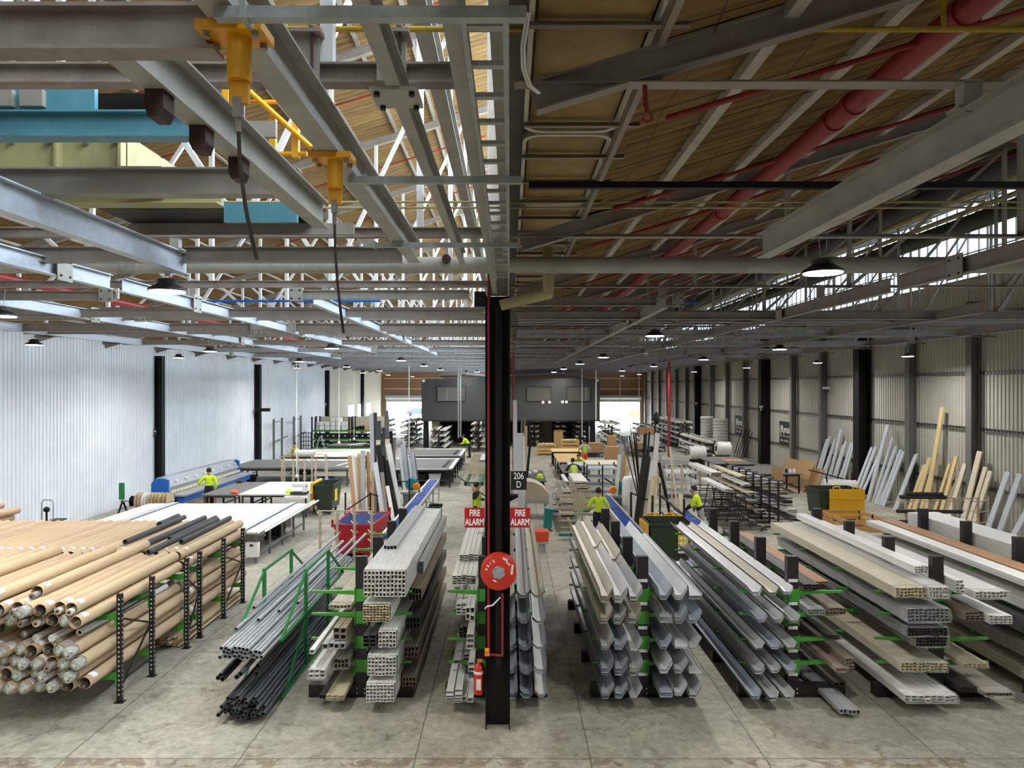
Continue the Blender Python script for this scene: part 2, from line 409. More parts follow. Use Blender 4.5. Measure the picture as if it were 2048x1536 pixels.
def corr(b, x, inward, ya, yb, za, zb, pitch=0.19, rib=0.034):
    n = int(round((yb-ya)/pitch)); pts = []
    for i in range(n):
        y = ya+i*pitch
        pts += [(x, y), (x, y+0.66*pitch), (x+inward*rib, y+0.74*pitch), (x+inward*rib, y+0.92*pitch)]
    pts.append((x, yb))
    vs = [(px, py, za) for px, py in pts]+[(px, py, zb) for px, py in pts]; m = len(pts)
    return b.add(vs, [(i, i+1, m+i+1, m+i) for i in range(m-1)])
struct(B().box(XL-0.3, XR+0.3, YF-0.3, YF, 0, 12.2).build('wall_front', 'wall_right'))
# left wall: white ribbed cladding, then a cream stretch with three windows
b = B(); corr(b, XL, 1, YF, 61.4, 0, ZV+0.1)
b.box(XL-0.2, XL-0.06, YF, 61.4, 0, ZV+0.1); struct(b.build('wall_left', 'wall_white', loc=(XL,0,0)))
WIN = [(70.2, 72.6), (74.4, 76.6), (79.0, 81.6)]
b = B(); y = 61.4
corr(b, XL, 1, 61.4, YB, 0, 1.7); corr(b, XL, 1, 61.4, YB, 3.1, ZV+0.1)
for a, c in WIN+[(YB, YB)]:
    corr(b, XL, 1, y, a, 1.7, 3.1); y = c
struct(b.build('wall_left_cream', 'wall_cream', loc=(XL,61.4,0)))
for i, (a, c) in enumerate(WIN):
    g = struct(B().box(XL-0.05, XL-0.03, a, c, 1.7, 3.1).build('window_%d' % (i+1), 'glazing'))
    f = B()
    for z in (1.7, 3.06): f.box(XL-0.06, XL+0.03, a, c, z, z+0.04)
    for yy in (a, c-0.04): f.box(XL-0.06, XL+0.03, yy, yy+0.04, 1.7, 3.1)
    f.build('window_frame', 'white_steel', g)
# right wall
b = B(); corr(b, XR, -1, YF, YB, 0, 8.9); b.box(XR+0.06, XR+0.2, YF, YB, 0, 8.9)
struct(b.build('wall_right', 'wall_right', loc=(XR,0,0)))
for i, z in enumerate((1.37, 3.4, 5.4, 7.4)):
    struct(B().chan((XR-0.03, YF, z), (XR-0.03, YB, z), 0.12, -0.07).build('trim_%d' % (i+1), 'mid_grey'))
# back wall above and beside the two roller doors
b = B()
def corrx(b, xa, xb, yy, za, zb, pitch=0.16, rib=0.03):
    n = max(1, int(round((xb-xa)/pitch))); pts = []
    for i in range(n):
        x = xa+i*pitch; pts += [(x, yy), (x+0.55*pitch, yy), (x+0.65*pitch, yy-rib), (x+0.9*pitch, yy-rib)]
    pts.append((xb, yy)); m = len(pts)
    return b.add([(px, py, za) for px, py in pts]+[(px, py, zb) for px, py in pts], [(i, i+1, m+i+1, m+i) for i in range(m-1)])
DOORS = [(-15.3, -8.4), (10.0, 16.1)]
corrx(b, XL, XR, YB, 3.3, 12.2)
x = XL
for a, c in DOORS+[(XR, XR)]:
    if a > x: corrx(b, x, a, YB, 0, 3.3)
    x = c
struct(b.build('wall_back', 'wall_back', loc=(0,YB,0)))
for i, (a, c) in enumerate(DOORS):
    t = struct(B().tube((a-0.1, YB-0.35, 3.62), (c+0.1, YB-0.35, 3.62), 0.26, 16).build('door_%d' % (i+1), 'galv'))
    B().box(a, c, YB-0.16, YB-0.12, 3.02, 3.4).build('door_curtain', 'galv', t)
    for xx in (a, c): B().box(xx-0.06, xx+0.06, YB-0.2, YB-0.04, 0, 3.9).build('door_track', 'galv', t)
    r = B()
    for z in (4.6, 5.9): r.box(a-0.3, c+0.3, YB-0.14, YB-0.04, z, z+0.1)
    r.build('door_girt', 'timber_pale', t)
# sawtooth roof: two bays, each rising toward the east and closed by a glazed upright
def roofz(x, x0): return ZV+SL*(x-x0)
def roof(xa, xb, x0, name):
    b = B(); PT = 0.178; n = int((YB-YF)/PT); pts = []
    for i in range(n):
        for k, hgt in ((0, 0), (.2, .008), (.5, .055), (.8, .008)): pts.append((YF+(i+k)*PT, hgt))
    m = len(pts)
    vs = [(xa, y, roofz(xa, x0)+h) for y, h in pts]+[(xb, y, roofz(xb, x0)+h) for y, h in pts]
    b.add(vs, [(i, i+1, m+i+1, m+i) for i in range(m-1)]); b.sm = False
    return struct(b.build(name, 'roof_sheet', loc=(0,0,ZV)))
roof(XL-0.2, -0.02, XL, 'ceiling'); roof(0.80, XR+0.1, 0.55, 'ceiling_bay')
struct(B().box(-0.1, 0.86, YF, YB, 7.2, 7.24).build('ceiling_gutter', 'steel_pale')); struct(B().box(0.80, 0.84, YF, YB, 6.85, 7.22).build('trim_6', 'steel'))
struct(B().prof((0, YF, 0), (0, YB, 0), [(0.0, 7.26), (XR+0.2, roofz(XR+0.2, 0.55)+0.12), (XR+0.2, roofz(XR+0.2, 0.55)+0.15), (0.0, 7.29)]).build('roof_bounce_sheet', 'roof_bounce'))  # unseen pale sheet added to bounce daylight up through the valley glazing
def purlins(xa, xb, x0, step=0.86):
    x = xa
    while x < xb:
        z = roofz(x, x0)-0.075
        struct(B().angle((x, YF, z), (x, YB, z), 0.075, 0.006).build('purlin', 'purlin')); x += step
purlins(XL+0.5, -0.2, XL); purlins(1.5, XR-0.2, 0.55)
# glazed uprights of the sawtooth, steel sash bars
def clerestory(x, za, zb, idx, gm='glazing'):
    g = struct(B().box(x-0.004, x+0.004, YF, YB, za, zb).build('window_%d' % idx, gm))
    f = B(); n = int((YB-YF)/0.62)
    for i in range(n+1):
        y = YF+i*0.62; f.box(x-0.03, x+0.03, y-0.018, y+0.018, za, zb)
    k = max(2, int((zb-za)/0.8))
    for j in range(k+1):
        z = za+(zb-za)*j/k; f.box(x-0.03, x+0.03, YF, YB, z-0.022, z+0.022)
    f.build('window_frame', 'steel_pale', g)
    return g
clerestory(-0.06, ZV+0.75, roofz(-0.1, XL)-0.02, 4)
clerestory(XR-0.02, 8.9, roofz(XR, 0.55), 5, 'glazing_dimmed')  # tinted down so less daylight reaches this roof slope
struct(B().box(-0.1, -0.02, YF, YB, ZV-0.05, ZV+0.75).build('trim_5', 'steel_pale'))
b = B(); q = 0
x = 1.1
while x < 9: 
    pts = [(x+0.03*math.sin(k*1.7+x*9), 1.0+0.5*k, roofz(x, 0.55)-0.03) for k in range(46)]; b.path(pts, .0035, 4); x += 0.43
y = 1.2
while y < 24: b.tube((0.9, y, roofz(0.9, 0.55)-0.03), (9, y+0.2, roofz(9, 0.55)-0.03), .0035, 4); y += 0.62
struct(b.build('ceiling_wire_mesh', 'wire'))
# roof trusses every 4 m
TY = [3.9+4.0*i for i in range(-2, 21)]
ZC = EYE+1.65
for i, y in enumerate(TY):
    b = B(); hi = i > 8
    b.ibeam((XL, y, ZC), (-0.3, y, ZC), 0.11, 0.10)
    b.ibeam((XL+0.1, y, roofz(XL, XL)-0.32), (-0.25, y, roofz(-0.25, XL)-0.32), 0.15, 0.1)
    struct(b.build('roof_truss', 'steel_rust' if i < 5 else 'steel'))
    b = B(); x = XL+1.0; k = 0
    while x < -0.4:
        zt = roofz(x, XL)-0.3
        b.bar((x, y, ZC+0.1), (x, y, zt), 0.07, 0.07)
        if x+2.0 < -0.2: b.bar((x, y+0.04, zt), (x+2.0, y+0.04, ZC+0.1), 0.06, 0.06) if k % 2 else b.bar((x, y+0.04, ZC+0.1), (x+2.0, y+0.04, roofz(x+2.0, XL)-0.3), 0.06, 0.06)
        x += 2.0; k += 1
    struct(b.build('truss_strut', 'white_steel'))
    b = B()
    b.prof((0.02, y, ZC), (XR-0.3, y, ZC), [(-.05,0),(.05,0),(.05,.006),(-.04,.006),(-.04,.05),(-.05,.05)])
    b.ibeam((0.15, y, roofz(0.55, 0.55)-0.30), (XR-0.1, y, roofz(XR-0.1, 0.55)-0.17), 0.16, 0.09)
    struct(b.build('roof_truss', 'steel'))
    b = B(); x = 3.1; k = 0
    while x < XR-0.5:
        zt = roofz(x, 0.55)-0.15
        b.bar((x, y+0.02, ZC+0.02), (x, y+0.02, zt), 0.055, 0.055)
        if x > 5 and x+2.6 < XR: b.bar((x, y-0.03, ZC+0.02), (x+2.6, y-0.03, roofz(x+2.6, 0.55)-0.15), 0.05, 0.05)
        x += 2.6; k += 1
    struct(b.build('truss_strut', 'steel_pale'))
# columns
def ucolumn(x, y, z1, m, wd=0.3, z0=0.0, name='column', web_front=True):
    b = B(); a = wd/2; t = 0.014
    if web_front: pts = [(-a,-a),(-a+t,-a),(-a+t,-t),(a-t,-t),(a-t,-a),(a,-a),(a,a),(a-t,a),(a-t,t),(-a+t,t),(-a+t,a),(-a,a)]
    else: pts = [(v, u) for u, v in [(-a,-a),(-a+t,-a),(-a+t,-t),(a-t,-t),(a-t,-a),(a,-a),(a,a),(a-t,a),(a-t,t),(-a+t,t),(-a+t,a),(-a,a)]]
    b.prof((x, y, z0), (x, y, z1), [(u, -v) for u, v in pts], up=(0,1,0))
    return struct(b.build(name, m))
RCOL = [21.2, 25.2, 29.1, 32.9, 37.3, 41.2, 45.6, 49.6, 53.7, 57.8, 61.9, 66, 70, 74, 78, 82, 86]
for y in RCOL:
    blk = y in (32.9, 45.6, 61.9)
    ucolumn(XR-0.28 if not blk else XR-0.4, y, 8.0, 'black' if blk else 'mid_grey', 0.30 if not blk else 0.55)
LCOL = [32.0, 44.5, 61.4, 76.0]
for y in LCOL: ucolumn(XL+0.22, y, 6.35, 'black', 0.32)
for y in (22.3, 34.3, 46.5): ucolumn(-0.18, y, 6.4, 'black', 0.34)
# the foreground column
cb = ucolumn(-0.18, 10.5, 6.32, 'black', 0.36)
ucolumn(-0.18, 10.5, 10.6, 'steel', 0.30, 6.33)
# ================================================================ UNDER THE ROOF
def H(h): return EYE+h
def beam(label, p, q, h, wd, m='steel', group=None, plates=(), cat='beam', name='crane_beam', tf=0.011):
    """One rolled beam; p, q along the middle of its bottom face; plates: positions 0..1 of bolted splice plates."""
    t = thing(name, label, cat, p, group)
    B().ibeam(p, q, h, wd, tf, 0.008).build('beam_body', m, t)
    P, Q = Vector(p), Vector(q); d = (Q-P).normalized(); sd = Vector((-d.y, d.x, 0))
    for k in plates:
        c = P.lerp(Q, k)+Vector((0, 0, h/2)); f = B(); s = -1 if abs(d.x) > 0.5 else (1 if c.x < 0 else -1)
        n = Vector((0, -1, 0)) if abs(d.x) > 0.5 else Vector((s, 0, 0))
        cc = c+n*(wd/2+0.012)
        if abs(d.x) > 0.5: f.cbox(cc, h*1.5, 0.014, h*1.5)
        else: f.cbox(cc, 0.014, h*1.5, h*1.5)
        pl = f.build('splice_plate', 'steel_pale', t)
        g = B()
        for a in (-.35, .35):
            for z in (-.45, .45):
                v = cc+n*0.01+Vector((0, 0, z*h))+(Vector((a*h*1.3, 0, 0)) if abs(d.x) > 0.5 else Vector((0, a*h*1.3, 0)))
                g.cbox(v, .022, .022, .022)
        g.build('bolt', 'lamp_body', pl)
    if abs(d.y) > .5 and Q.y-P.y > 3 and abs(p[0]) > 2:
        for yy in TY:
            if P.y < yy < min(Q.y, 40): B().box(p[0]-.05, p[0]+.05, yy-.04, yy+.04, p[2]+h-.02, ZC+.02).box(p[0]-.09, p[0]+.09, yy-.06, yy+.06, p[2]+h-.005, p[2]+h+.015).build('hanger', 'steel_pale', t)
    return t
# runway beams that go away from the camera
beam('short grey runway beam with three dark stop blocks under it, in the top corner', (-1.52, 2.64, H(1.27)), (-1.52, 5.75, H(1.27)), 0.21, 0.115, 'steel_pale')
beam('grey runway beam carrying both yellow stop brackets', (-0.985, 1.2, H(1.27)), (-0.985, 7.32, H(1.27)), 0.22, 0.115, 'steel_pale')
beam('slim grey runway beam with a bolted square plate, between cable ladder and yellow brackets', (-0.53, 1.2, H(1.36)), (-0.53, 8.0, H(1.36)), 0.15, 0.062, 'steel_pale')
B().box(-0.64, -0.42, 3.22, 3.44, H(1.345), H(1.36)).build('square_plate', 'steel_pale', bpy.data.objects['crane_beam.002'])
g = B()
for x in (-.61, -.45):
    for y in (3.25, 3.41): g.tube((x, y, H(1.325)), (x, y, H(1.346)), .014, 8)
g.build('bolt', 'lamp_body', bpy.data.objects['crane_beam.002'])
beam('flaking pale green beam running beside the cable ladder to the column head', (-0.215, 1.2, H(1.33)), (-0.215, 10.3, H(1.33)), 0.2, 0.066, 'steel_pale')
beam('high pale green beam above the tie beams, between cable ladder and yellow brackets', (-0.56, 1.5, H(2.3)), (-0.56, 20, H(2.3)), 0.2, 0.115, 'steel_pale')
beam('long grey beam slanting in from the edge, bluish at its free end', (-3.72, 4.6, H(1.27)), (-3.72, 8.15, H(1.27)), 0.24, 0.12, 'galv_and_skylit')
beam('large grey beam slanting in from the far corner and ending in mid air', (2.52, 2.7, H(1.27)), (2.52, 7.07, H(1.27)), 0.24, 0.13, 'steel_pale')
GR = 'long runway beams of the hanging crane grid'
for i, (x, a, c, lab) in enumerate([
    (-5.3, 7.3, 9.4, 'sunlit bluish runway beam over the white wall, its end at the grey duct'),
    (-5.3, 9.7, 28.0, 'long sunlit bluish runway beam behind the hanging lamp'),
    (-3.1, 11.2, 30.0, 'bluish runway beam above the cutting tables behind the hanging lamp'),
    (-8.1, 11.0, 34.0, 'long bluish runway beam close to the white wall'),
    (-11.6, 15.0, 44.0, 'bluish runway beam hanging along the white wall'),
    (2.55, 11.6, 40.0, 'dim grey runway beam behind the column, beyond the free-ended beam'),
    (5.2, 6.9, 9.5, 'grey runway beam rising toward the window side, past the lamp'),
    (5.2, 9.7, 42.0, 'long grey runway beam with hanger plates beyond the bright lamp'),
    (8.3, 12.4, 50.0, 'grey runway beam in front of the roof windows'),
    (11.6, 15.5, 56.0, 'grey runway beam next to the steel wall posts')]):
    beam(lab, (x, a, H(1.28)), (x, c, H(1.28)), 0.19, 0.105, 'galv_and_skylit' if x < 0 else 'steel', GR, plates=(0.12, 0.45) if i % 2 else (0.5,))  # white wall side beams carry the blue of the skylight in their colour
# cross beams near the camera
beam('deep brown grey cross beam at the top corner, ending by the yellow bracket', (-4.0, 2.57, H(1.2)), (-1.055, 2.57, H(1.2)), 0.165, 0.10, 'steel_rust', tf=0.014)
beam('brown grey cross beam under the cream girder', (-8.5, 5.61, H(1.5)), (-1.66, 5.61, H(1.5)), 0.21, 0.14, 'steel', tf=0.014)
beam('brown grey cross beam over the grey duct', (-11.0, 8.05, H(1.4)), (-1.22, 8.05, H(1.4)), 0.17, 0.13, 'steel', tf=0.012)
beam('short bolted cross beam by the white wall edge, with a tan end plate', (-9.4, 11.0, H(1.33)), (-6.1, 11.0, H(1.33)), 0.14, 0.1, 'steel', plates=(0.96,))
beam('tan cross beam with bolted ends just before the column head', (-3.35, 10.9, H(1.33)), (-0.62, 10.9, H(1.33)), 0.14, 0.1, 'steel_pale', plates=(0.03,))
beam('long grey cross beam with two square hanger plates', (-12.0, 16.9, H(1.3)), (-0.5, 16.9, H(1.3)), 0.18, 0.11, 'steel', plates=(0.52, 0.59))
beam('dim cross beam behind the drain pipe, east of the column', (0.2, 12.4, H(1.4)), (3.0, 12.4, H(1.4)), 0.14, 0.1, 'steel', plates=(0.97,))
GC = 'cross beams of the hanging crane grid'
y = 13.4; k = 0
while y < 66:
    for side in (-1, 1):
        yy = y+(0.5 if side > 0 else 0)
        x0, x1 = (-12.2+(k % 3)*1.4, -0.5) if side < 0 else (0.2, 12.8-(k % 2)*1.3)
        hb = 1.30+0.15*((k*7) % 3)/2
        if side < 0 and abs(yy-16.9) < 0.6: continue
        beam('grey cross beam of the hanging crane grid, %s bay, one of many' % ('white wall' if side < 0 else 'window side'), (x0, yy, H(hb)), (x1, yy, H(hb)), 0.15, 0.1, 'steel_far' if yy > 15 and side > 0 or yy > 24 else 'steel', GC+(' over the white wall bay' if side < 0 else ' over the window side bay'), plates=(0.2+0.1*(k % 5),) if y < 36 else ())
    y += 1.45+0.02*k; k += 1
# teal and cream crane girders
t = thing('crane_girder', 'turquoise blue crane girder in the top corner', 'crane girder', (-4.5, 4.6, H(1.6)))
B().ibeam((-7.5, 4.66, H(1.62)), (-2.08, 4.66, H(1.62)), 0.17, 0.13, 0.012, 0.01).build('girder_body', 'teal', t)
B().prof((-7.5, 4.72, H(1.8)), (-2.75, 4.72, H(1.8)), [(-.02,0),(.02,0),(.02,.18),(-.02,.18)]).build('web_plate', 'teal', t)
for x in (-3.42, -3.22):
    B().box(x, x+0.15, 4.66, 4.70, H(1.84), H(1.95)).build('bracket', 'steel', t)
t = thing('crane_girder', 'cream painted crane girder with stiffener ribs and bolts', 'crane girder', (-4.6, 5.8, H(1.72)))
B().box(-8.5, -3.1, 5.72, 5.75, H(1.73), H(2.03)).box(-8.5, -3.1, 5.66, 5.86, H(2.02), H(2.04)).box(-3.12, -3.1, 5.72, 6.7, H(1.73), H(2.03)).build('girder_body', 'cream_paint', t)
for x in (-7.2, -5.4, -3.62, -3.11): B().box(x-.012, x+.012, 5.65, 5.73, H(1.73), H(2.02)).build('stiffener', 'cream_paint', t)
for x in (-4.0, -3.7, -3.4, -3.17): B().tube((x, 5.71, H(1.96)), (x, 5.65, H(1.96)), .02, 8).build('bolt', 'galv', t)
B().box(-3.15, -2.75, 5.6, 5.8, H(1.71), H(1.735)).build('joint_plate', 'steel', t)
t = thing('crane_girder', 'cream girder flange showing just under the brown cross beam', 'crane girder', (-4.0, 6.4, H(1.62)))
B().ibeam((-8.5, 6.45, H(1.64)), (-2.62, 6.45, H(1.64)), 0.2, 0.2).build('girder_body', 'cream_paint', t)
B().box(-2.62, -1.95, 6.5, 6.54, H(1.5), H(1.68)).build('end_plate', 'teal', t)
for i, (x0, x1, y0, y1, h, lab) in enumerate([(-3.0, -2.15, 4.85, 5.3, 1.98, 'black mesh walkway panel with white flecks, beside the turquoise girder'), (-4.0, -2.05, 6.9, 7.5, 1.72, 'black mesh walkway panel behind the cream girder flange')]):
    t = thing('walkway_panel', lab, 'walkway', (x0, y0, H(h)))
    B().box(x0, x1, y0, y1, H(h), H(h+0.02)).build('mesh_panel', 'black', t)
    B().box(x0-.05, x1+.4, y1, y1+0.04, H(h-0.12), H(h)).build('edge_angle', 'steel', t)
for k, (y, lab) in enumerate([(3.08, 'first'), (3.5, 'second'), (3.98, 'third')]):
    t = tag(B().prof((-1.52, y-.05, H(1.17)), (-1.52, y+.05, H(1.17)), [(-.04,.1),(-.04,.02),(-.025,-.02),(.025,-.02),(.04,.02),(.04,.1)]).build('stop_block', 'brown_box'), '%s dark brown stop block under the short runway beam, counted from the top' % lab, 'stop block', 'dark stop blocks under the short runway beam')
for k, (x0, x1) in enumerate(((-1.16, -1.03), (-.72, -.56))):
    t = thing('rod_bracket', 'boxed bracket with a threaded rod on the tie beam, %s the yellow bracket' % ('next to', 'farther from')[k], 'bracket', (x0, 3.9, ZC))
    B().box(x0, x1, 3.83, 3.85, ZC+.0, ZC+.24).build('face_plate', 'steel', t); B().box(x0-.02, x1+.02, 3.78, 3.96, ZC+.24, ZC+.262).build('cap_plate', 'steel_rust', t); B().tube((x1-.03, 3.8, ZC-.02), (x1-.03, 3.8, ZC+.3), .008, 8).build('rod', 'brown_box', t)
    g = B().tube((x1-.03, 3.8, ZC+.27), (x1-.03, 3.8, ZC+.3), .018, 6).build('nut', 'steel', t)
# yellow stop brackets and their ropes
def buffer(y, lab, labr, rl, sway):
    x = -0.96; t = thing('stop_bracket', lab, 'stop bracket', (x, y, H(1.22)))
    p = B().box(x-.13, x+.1, y-.07, y+.07, H(1.235), H(1.268)).build('top_plate', 'yellow', t)
    g = B()
    for a in (-.1, .07):
        for c in (-.045, .045): g.tube((x+a, y+c, H(1.215)), (x+a, y+c, H(1.24)), .014, 8)
    g.build('bolt', 'steel', p)
    B().tube((x, y, H(1.08)), (x, y, H(1.24)), .042, 16).build('post', 'yellow', t)
    B().box(x-.034, x+.034, y-.012, y+.012, H(1.0), H(1.09)).build('tongue', 'yellow', t)
    B().box(x-.018, x+.010, y-.02, y+.02, H(.95), H(1.02)).build('clevis', 'steel', t)
    r = thing('hanging_rope', labr, 'rope', (x, y, H(.94)))
    pts = [(x-.004+sway*(u**2), y, H(.95)-rl*u) for u in [i/10 for i in range(11)]]
    B().path(pts, .0075, 6).build('rope', 'rope', r)
    B().tube(pts[0], pts[1], .012, 8).build('splice', 'steel', r)
buffer(2.52, 'larger yellow stop bracket bolted under the runway beam', 'thick dark rope hanging from the larger yellow bracket', .50, .065)
buffer(3.9, 'smaller yellow stop bracket farther along the runway beam', 'dark rope hanging from the smaller yellow bracket', .66, .05)
# yellow guard rail
t = thing('guard_rail', 'yellow guard rail glimpsed behind the runway beams', 'guard rail', (-1.8, 5.6, H(1.75)))
for x, z0, z1 in ((-1.87, 1.8, 2.16), (-1.69, 1.8, 2.12), (-2.24, 2.14, 2.36)): B().box(x-.025, x+.025, 5.58, 5.63, H(z0), H(z1)).build('post', 'yellow', t)
for p, q, r in (((-2.1, 5.55, H(2.36)), (-1.55, 5.55, H(1.86)), .022), ((-2.2, 5.6, H(2.24)), (-1.6, 5.6, H(2.24)), .016), ((-1.95, 5.6, H(1.83)), (-1.6, 5.6, H(1.83)), .018)): B().tube(p, q, r, 10).build('rail', 'yellow', t)
# cable ladder on strut channels
t = thing('cable_ladder', 'galvanised cable ladder running along the roof toward the column', 'cable ladder', (-0.09, 2, H(1.26)))
for x in (-.172, -.006): B().chan((x, 1.0, H(1.26)), (x, 8.4, H(1.26)), 0.05, 0.02 if x < -.1 else -0.02, .003).build('side_rail', 'galv', t)
y = 1.0; r0 = None
while y < 8.4:
    if r0 is None: r0 = B().box(-.17, -.01, y-.018, y+.018, H(1.27), H(1.29)).build('rung', 'galv', t); y0 = y
    else: cpart(r0, t, (0, y-y0, 0))
    y += 0.305
for i, (y, xa, lab) in enumerate([(2.37, -0.98, 'galvanised strut channel across the top under the cable ladder'), (4.28, -0.97, 'galvanised strut channel under the middle of the cable ladder'), (6.25, -1.29, 'galvanised strut channel under the far end of the cable ladder')]):
    t = thing('strut_channel', lab, 'strut', (xa, y, H(1.2)))
    x1 = {0: .055, 1: .075, 2: .09}[i]
    B().prof((xa, y, H(1.22)), (x1, y, H(1.22)), [(-.02,0),(.02,0),(.02,.04),(.012,.04),(.012,.006),(-.012,.006),(-.012,.04),(-.02,.04)]).build('channel', 'galv', t)
    B().box(xa+.09, xa+.11, y-.04, y+.04, H(1.21), H(1.27)).build('clip', 'galv', t)
# valley gutter liners
gx0, gx1, gz = 0.11, 0.80, 1.95
y = -1.0; k = 0
while y < 28:
    L = 2.165; t = thing('gutter_tray', 'stained fibreglass gutter tray along the roof valley, %s' % ('one of the row of trays' if y < 0 or y > 14 else ['second', 'third', 'fourth', 'fifth', 'sixth', 'seventh'][k-1 if k else 0]+' from the top'), 'gutter tray', (0.5, y, H(gz)), 'fibreglass gutter trays along the roof valley')
    a, c, y0, y1 = gx0+.04, gx1-.04, y+.05, y+L-.1
    def rr(e, z, r=.14):
        pts = []
        for cx, cy, st in ((c+e-r, y1+e-r, 0), (a-e+r, y1+e-r, 90), (a-e+r, y0-e+r, 180), (c+e-r, y0-e+r, 270)):
            for q in range(5):
                t_ = math.radians(st+q*22.5); pts.append((cx+r*math.cos(t_), cy+r*math.sin(t_), z))
        return pts
    def loft(loops, cap=True):
        b = B(); n = len(loops[0])
        for lp in loops: b.v += lp
        for q in range(len(loops)-1): b.f += [(q*n+i, q*n+(i+1) % n, (q+1)*n+(i+1) % n, (q+1)*n+i) for i in range(n)]
        if cap: b.f.append(tuple(range(n)))
        return b
    loft([rr(-.03, H(gz)), rr(0, H(gz+.02)), rr(.03, H(gz+.14))]).build('tray_body', 'tray', t, smooth=True)
    rim = loft([rr(.02, H(gz-.008)), rr(.05, H(gz-.008)), rr(.05, H(gz+.04)), rr(.02, H(gz+.04))], False).build('rim', 'tray_rim', t)
    y += L; k += 1
y = 1.6; k = 0
s0 = None
while y < 30:
    lab = 'steel support bar under the yellowed gutter trays'
    if s0 is None: s0 = thing('gutter_support', lab, 'support bar', (.6, y, H(1.86)), 'steel support bars under the gutter trays'); B().angle((.1, y, H(1.89)), (.95, y, H(1.89)), .04, .006).build('angle_bar', 'steel', s0)
    else: dup(s0, (.6, y, H(1.86)))
    y += .72
# pipes
def pipe_thing(name, lab, pts, r, m, n=12, cat='pipe', extra=None):
    t = thing(name, lab, cat, pts[0]); b = B().path(pts, r, n)
    for p in pts[1:-1]: b.ball(p, r*1.02, n)
    b.build('pipe_run', m, t)
    if extra:
        g = None
        for c, ax in extra:
            g = B().tube(Vector(c)-Vector(ax)*.04, Vector(c)+Vector(ax)*.04, r*1.16, n).build('coupling', m, t)
    return t
pipe_thing('sprinkler_main', 'thick red sprinkler main slanting across the dark roof', [(2.68, 1.0, H(2.2)), (2.68, 87, H(2.2))], .085, 'red_pipe', 18, extra=[((2.68, y, H(2.2)), (0, 1, 0)) for y in (4.2, 5.55, 5.9, 9, 12)])
pipe_thing('sprinkler_main', 'red sprinkler main seen between the beams over the white wall', [(-9.6, 6.0, H(2.05)), (-9.6, 87, H(2.05))], .085, 'red_pipe', 16)
GS = 'thin red sprinkler branches under the %s roof'
for i, y in enumerate([4.55, 6.9, 8.7, 12.6, 16.6, 20.5, 24.6]):
    t = thing('sprinkler_branch', 'thin red sprinkler branch under the dark brown roof slope', 'pipe', (2.68, y, H(2.3)), GS % 'window side')
    z = lambda x: roofz(x, .55)-.22
    B().path([(1.0, y, z(1.0)), (9.0, y, z(9.0))], .02, 8).build('pipe_run', 'red_pipe', t)
    B().path([(2.68, y, H(2.2)), (2.68, y, z(2.68))], .03, 8).ball((2.68, y, z(2.68)), .04, 8).build('riser', 'red_pipe', t)
for i, y in enumerate([6.6, 9.0, 11.2, 13.6, 17.6, 21.6]):
    t = thing('sprinkler_branch', 'thin red sprinkler branch under the sunlit orange brown roof slope', 'pipe', (-5, y, H(4)), GS % 'white wall side')
    z = lambda x: roofz(x, XL)-.22
    B().path([(-9.6, y, z(-9.6)), (-.6, y, z(-.6))], .02, 8).build('pipe_run', 'red_pipe', t)
    x = -8.5
    while x < -1: B().tube((x, y, z(x)-.06), (x, y, z(x)), .012, 6).build('sprinkler_head', 'galv', t); x += 2.5
pipe_thing('gas_pipe', 'thin yellow pipe across the very top of the view', [(-1.75, 3.98, H(2.0)), (4.4, 3.98, H(2.0)), ], .016, 'yellow_pipe', 10, extra=[((x, 3.98, H(2.0)), (1, 0, 0)) for x in (-.3, 1.6, 3.1)])
pipe_thing('gas_pipe', 'short yellow riser meeting the thin yellow pipe at the red main', [(2.43, 3.98, H(2.0)), (2.43, 3.98, H(2.4))], .014, 'yellow_pipe', 8)
for k, h in enumerate((1.93, 1.87)):
    pipe_thing('conduit_pipe', '%s of two thin cream conduits crossing behind the cable ladder' % ('upper', 'lower')[k], [(-3.0, 7.45, H(h)), (12.0, 7.45, H(h))], .012, 'cream_paint', 8)
t = thing('air_duct', 'large grey round duct crossing in front of the column head', 'duct', (0, 9.8, H(1.66)))
B().tube((-9.0, 9.75, H(1.66)), (14.5, 9.75, H(1.66)), .112, 22).build('duct_body', 'steel_pale', t)
for x in (-6.6, -5.4, -5.3, -5.2, -5.1, -2.2, .4, 3.2, 6.0): B().tube((x, 9.75, H(1.66)), (x+.03, 9.75, H(1.66)), .118, 22).build('seam_ring', 'steel_pale', t)
B().tube((-.86, 9.64, H(1.72)), (-.86, 9.58, H(1.72)), .06, 16).build('end_cap', 'brown_box', t)
t = tag(B().box(.15, 14.5, 5.62, 5.68, H(1.57), H(1.62)).build('strut_bar', 'black'), 'long black strut crossing the dark roof above the round duct', 'strut')
# gutter outlet to the downpipe on the column
t = thing('drain_pipe', 'tan drain pipe dropping from the roof gutter and elbowing to the column', 'pipe', (.5, 10.0, H(1.3)))
B().tube((.54, 10.0, H(1.30)), (.54, 10.0, H(2.4)), .078, 18).ball((.54, 10.0, H(1.30)), .079, 16).tube((.54, 10.0, H(1.30)), (-.13, 10.12, H(1.15)), .076, 18).build('pipe_run', 'cream_paint', t)
t = thing('downpipe', 'black downpipe set in the front channel of the black column', 'pipe', (-.17, 10.38, 0))
B().tube((-.17, 10.39, .9), (-.17, 10.39, H(1.2)), .07, 18).build('pipe_run', 'black', t)
for z in (5.0+.62, 5.0+.38, 3.2, 1.6): B().tube((-.17, 10.39, z), (-.17, 10.39, z+.05), .078, 18).build('coupling', 'black', t)
t = tag(B().box(-.52, -.36, 10.35, 10.45, H(1.16), H(1.38)).build('beam_bracket', 'black'), 'square black bracket bolted to the head of the column', 'bracket')
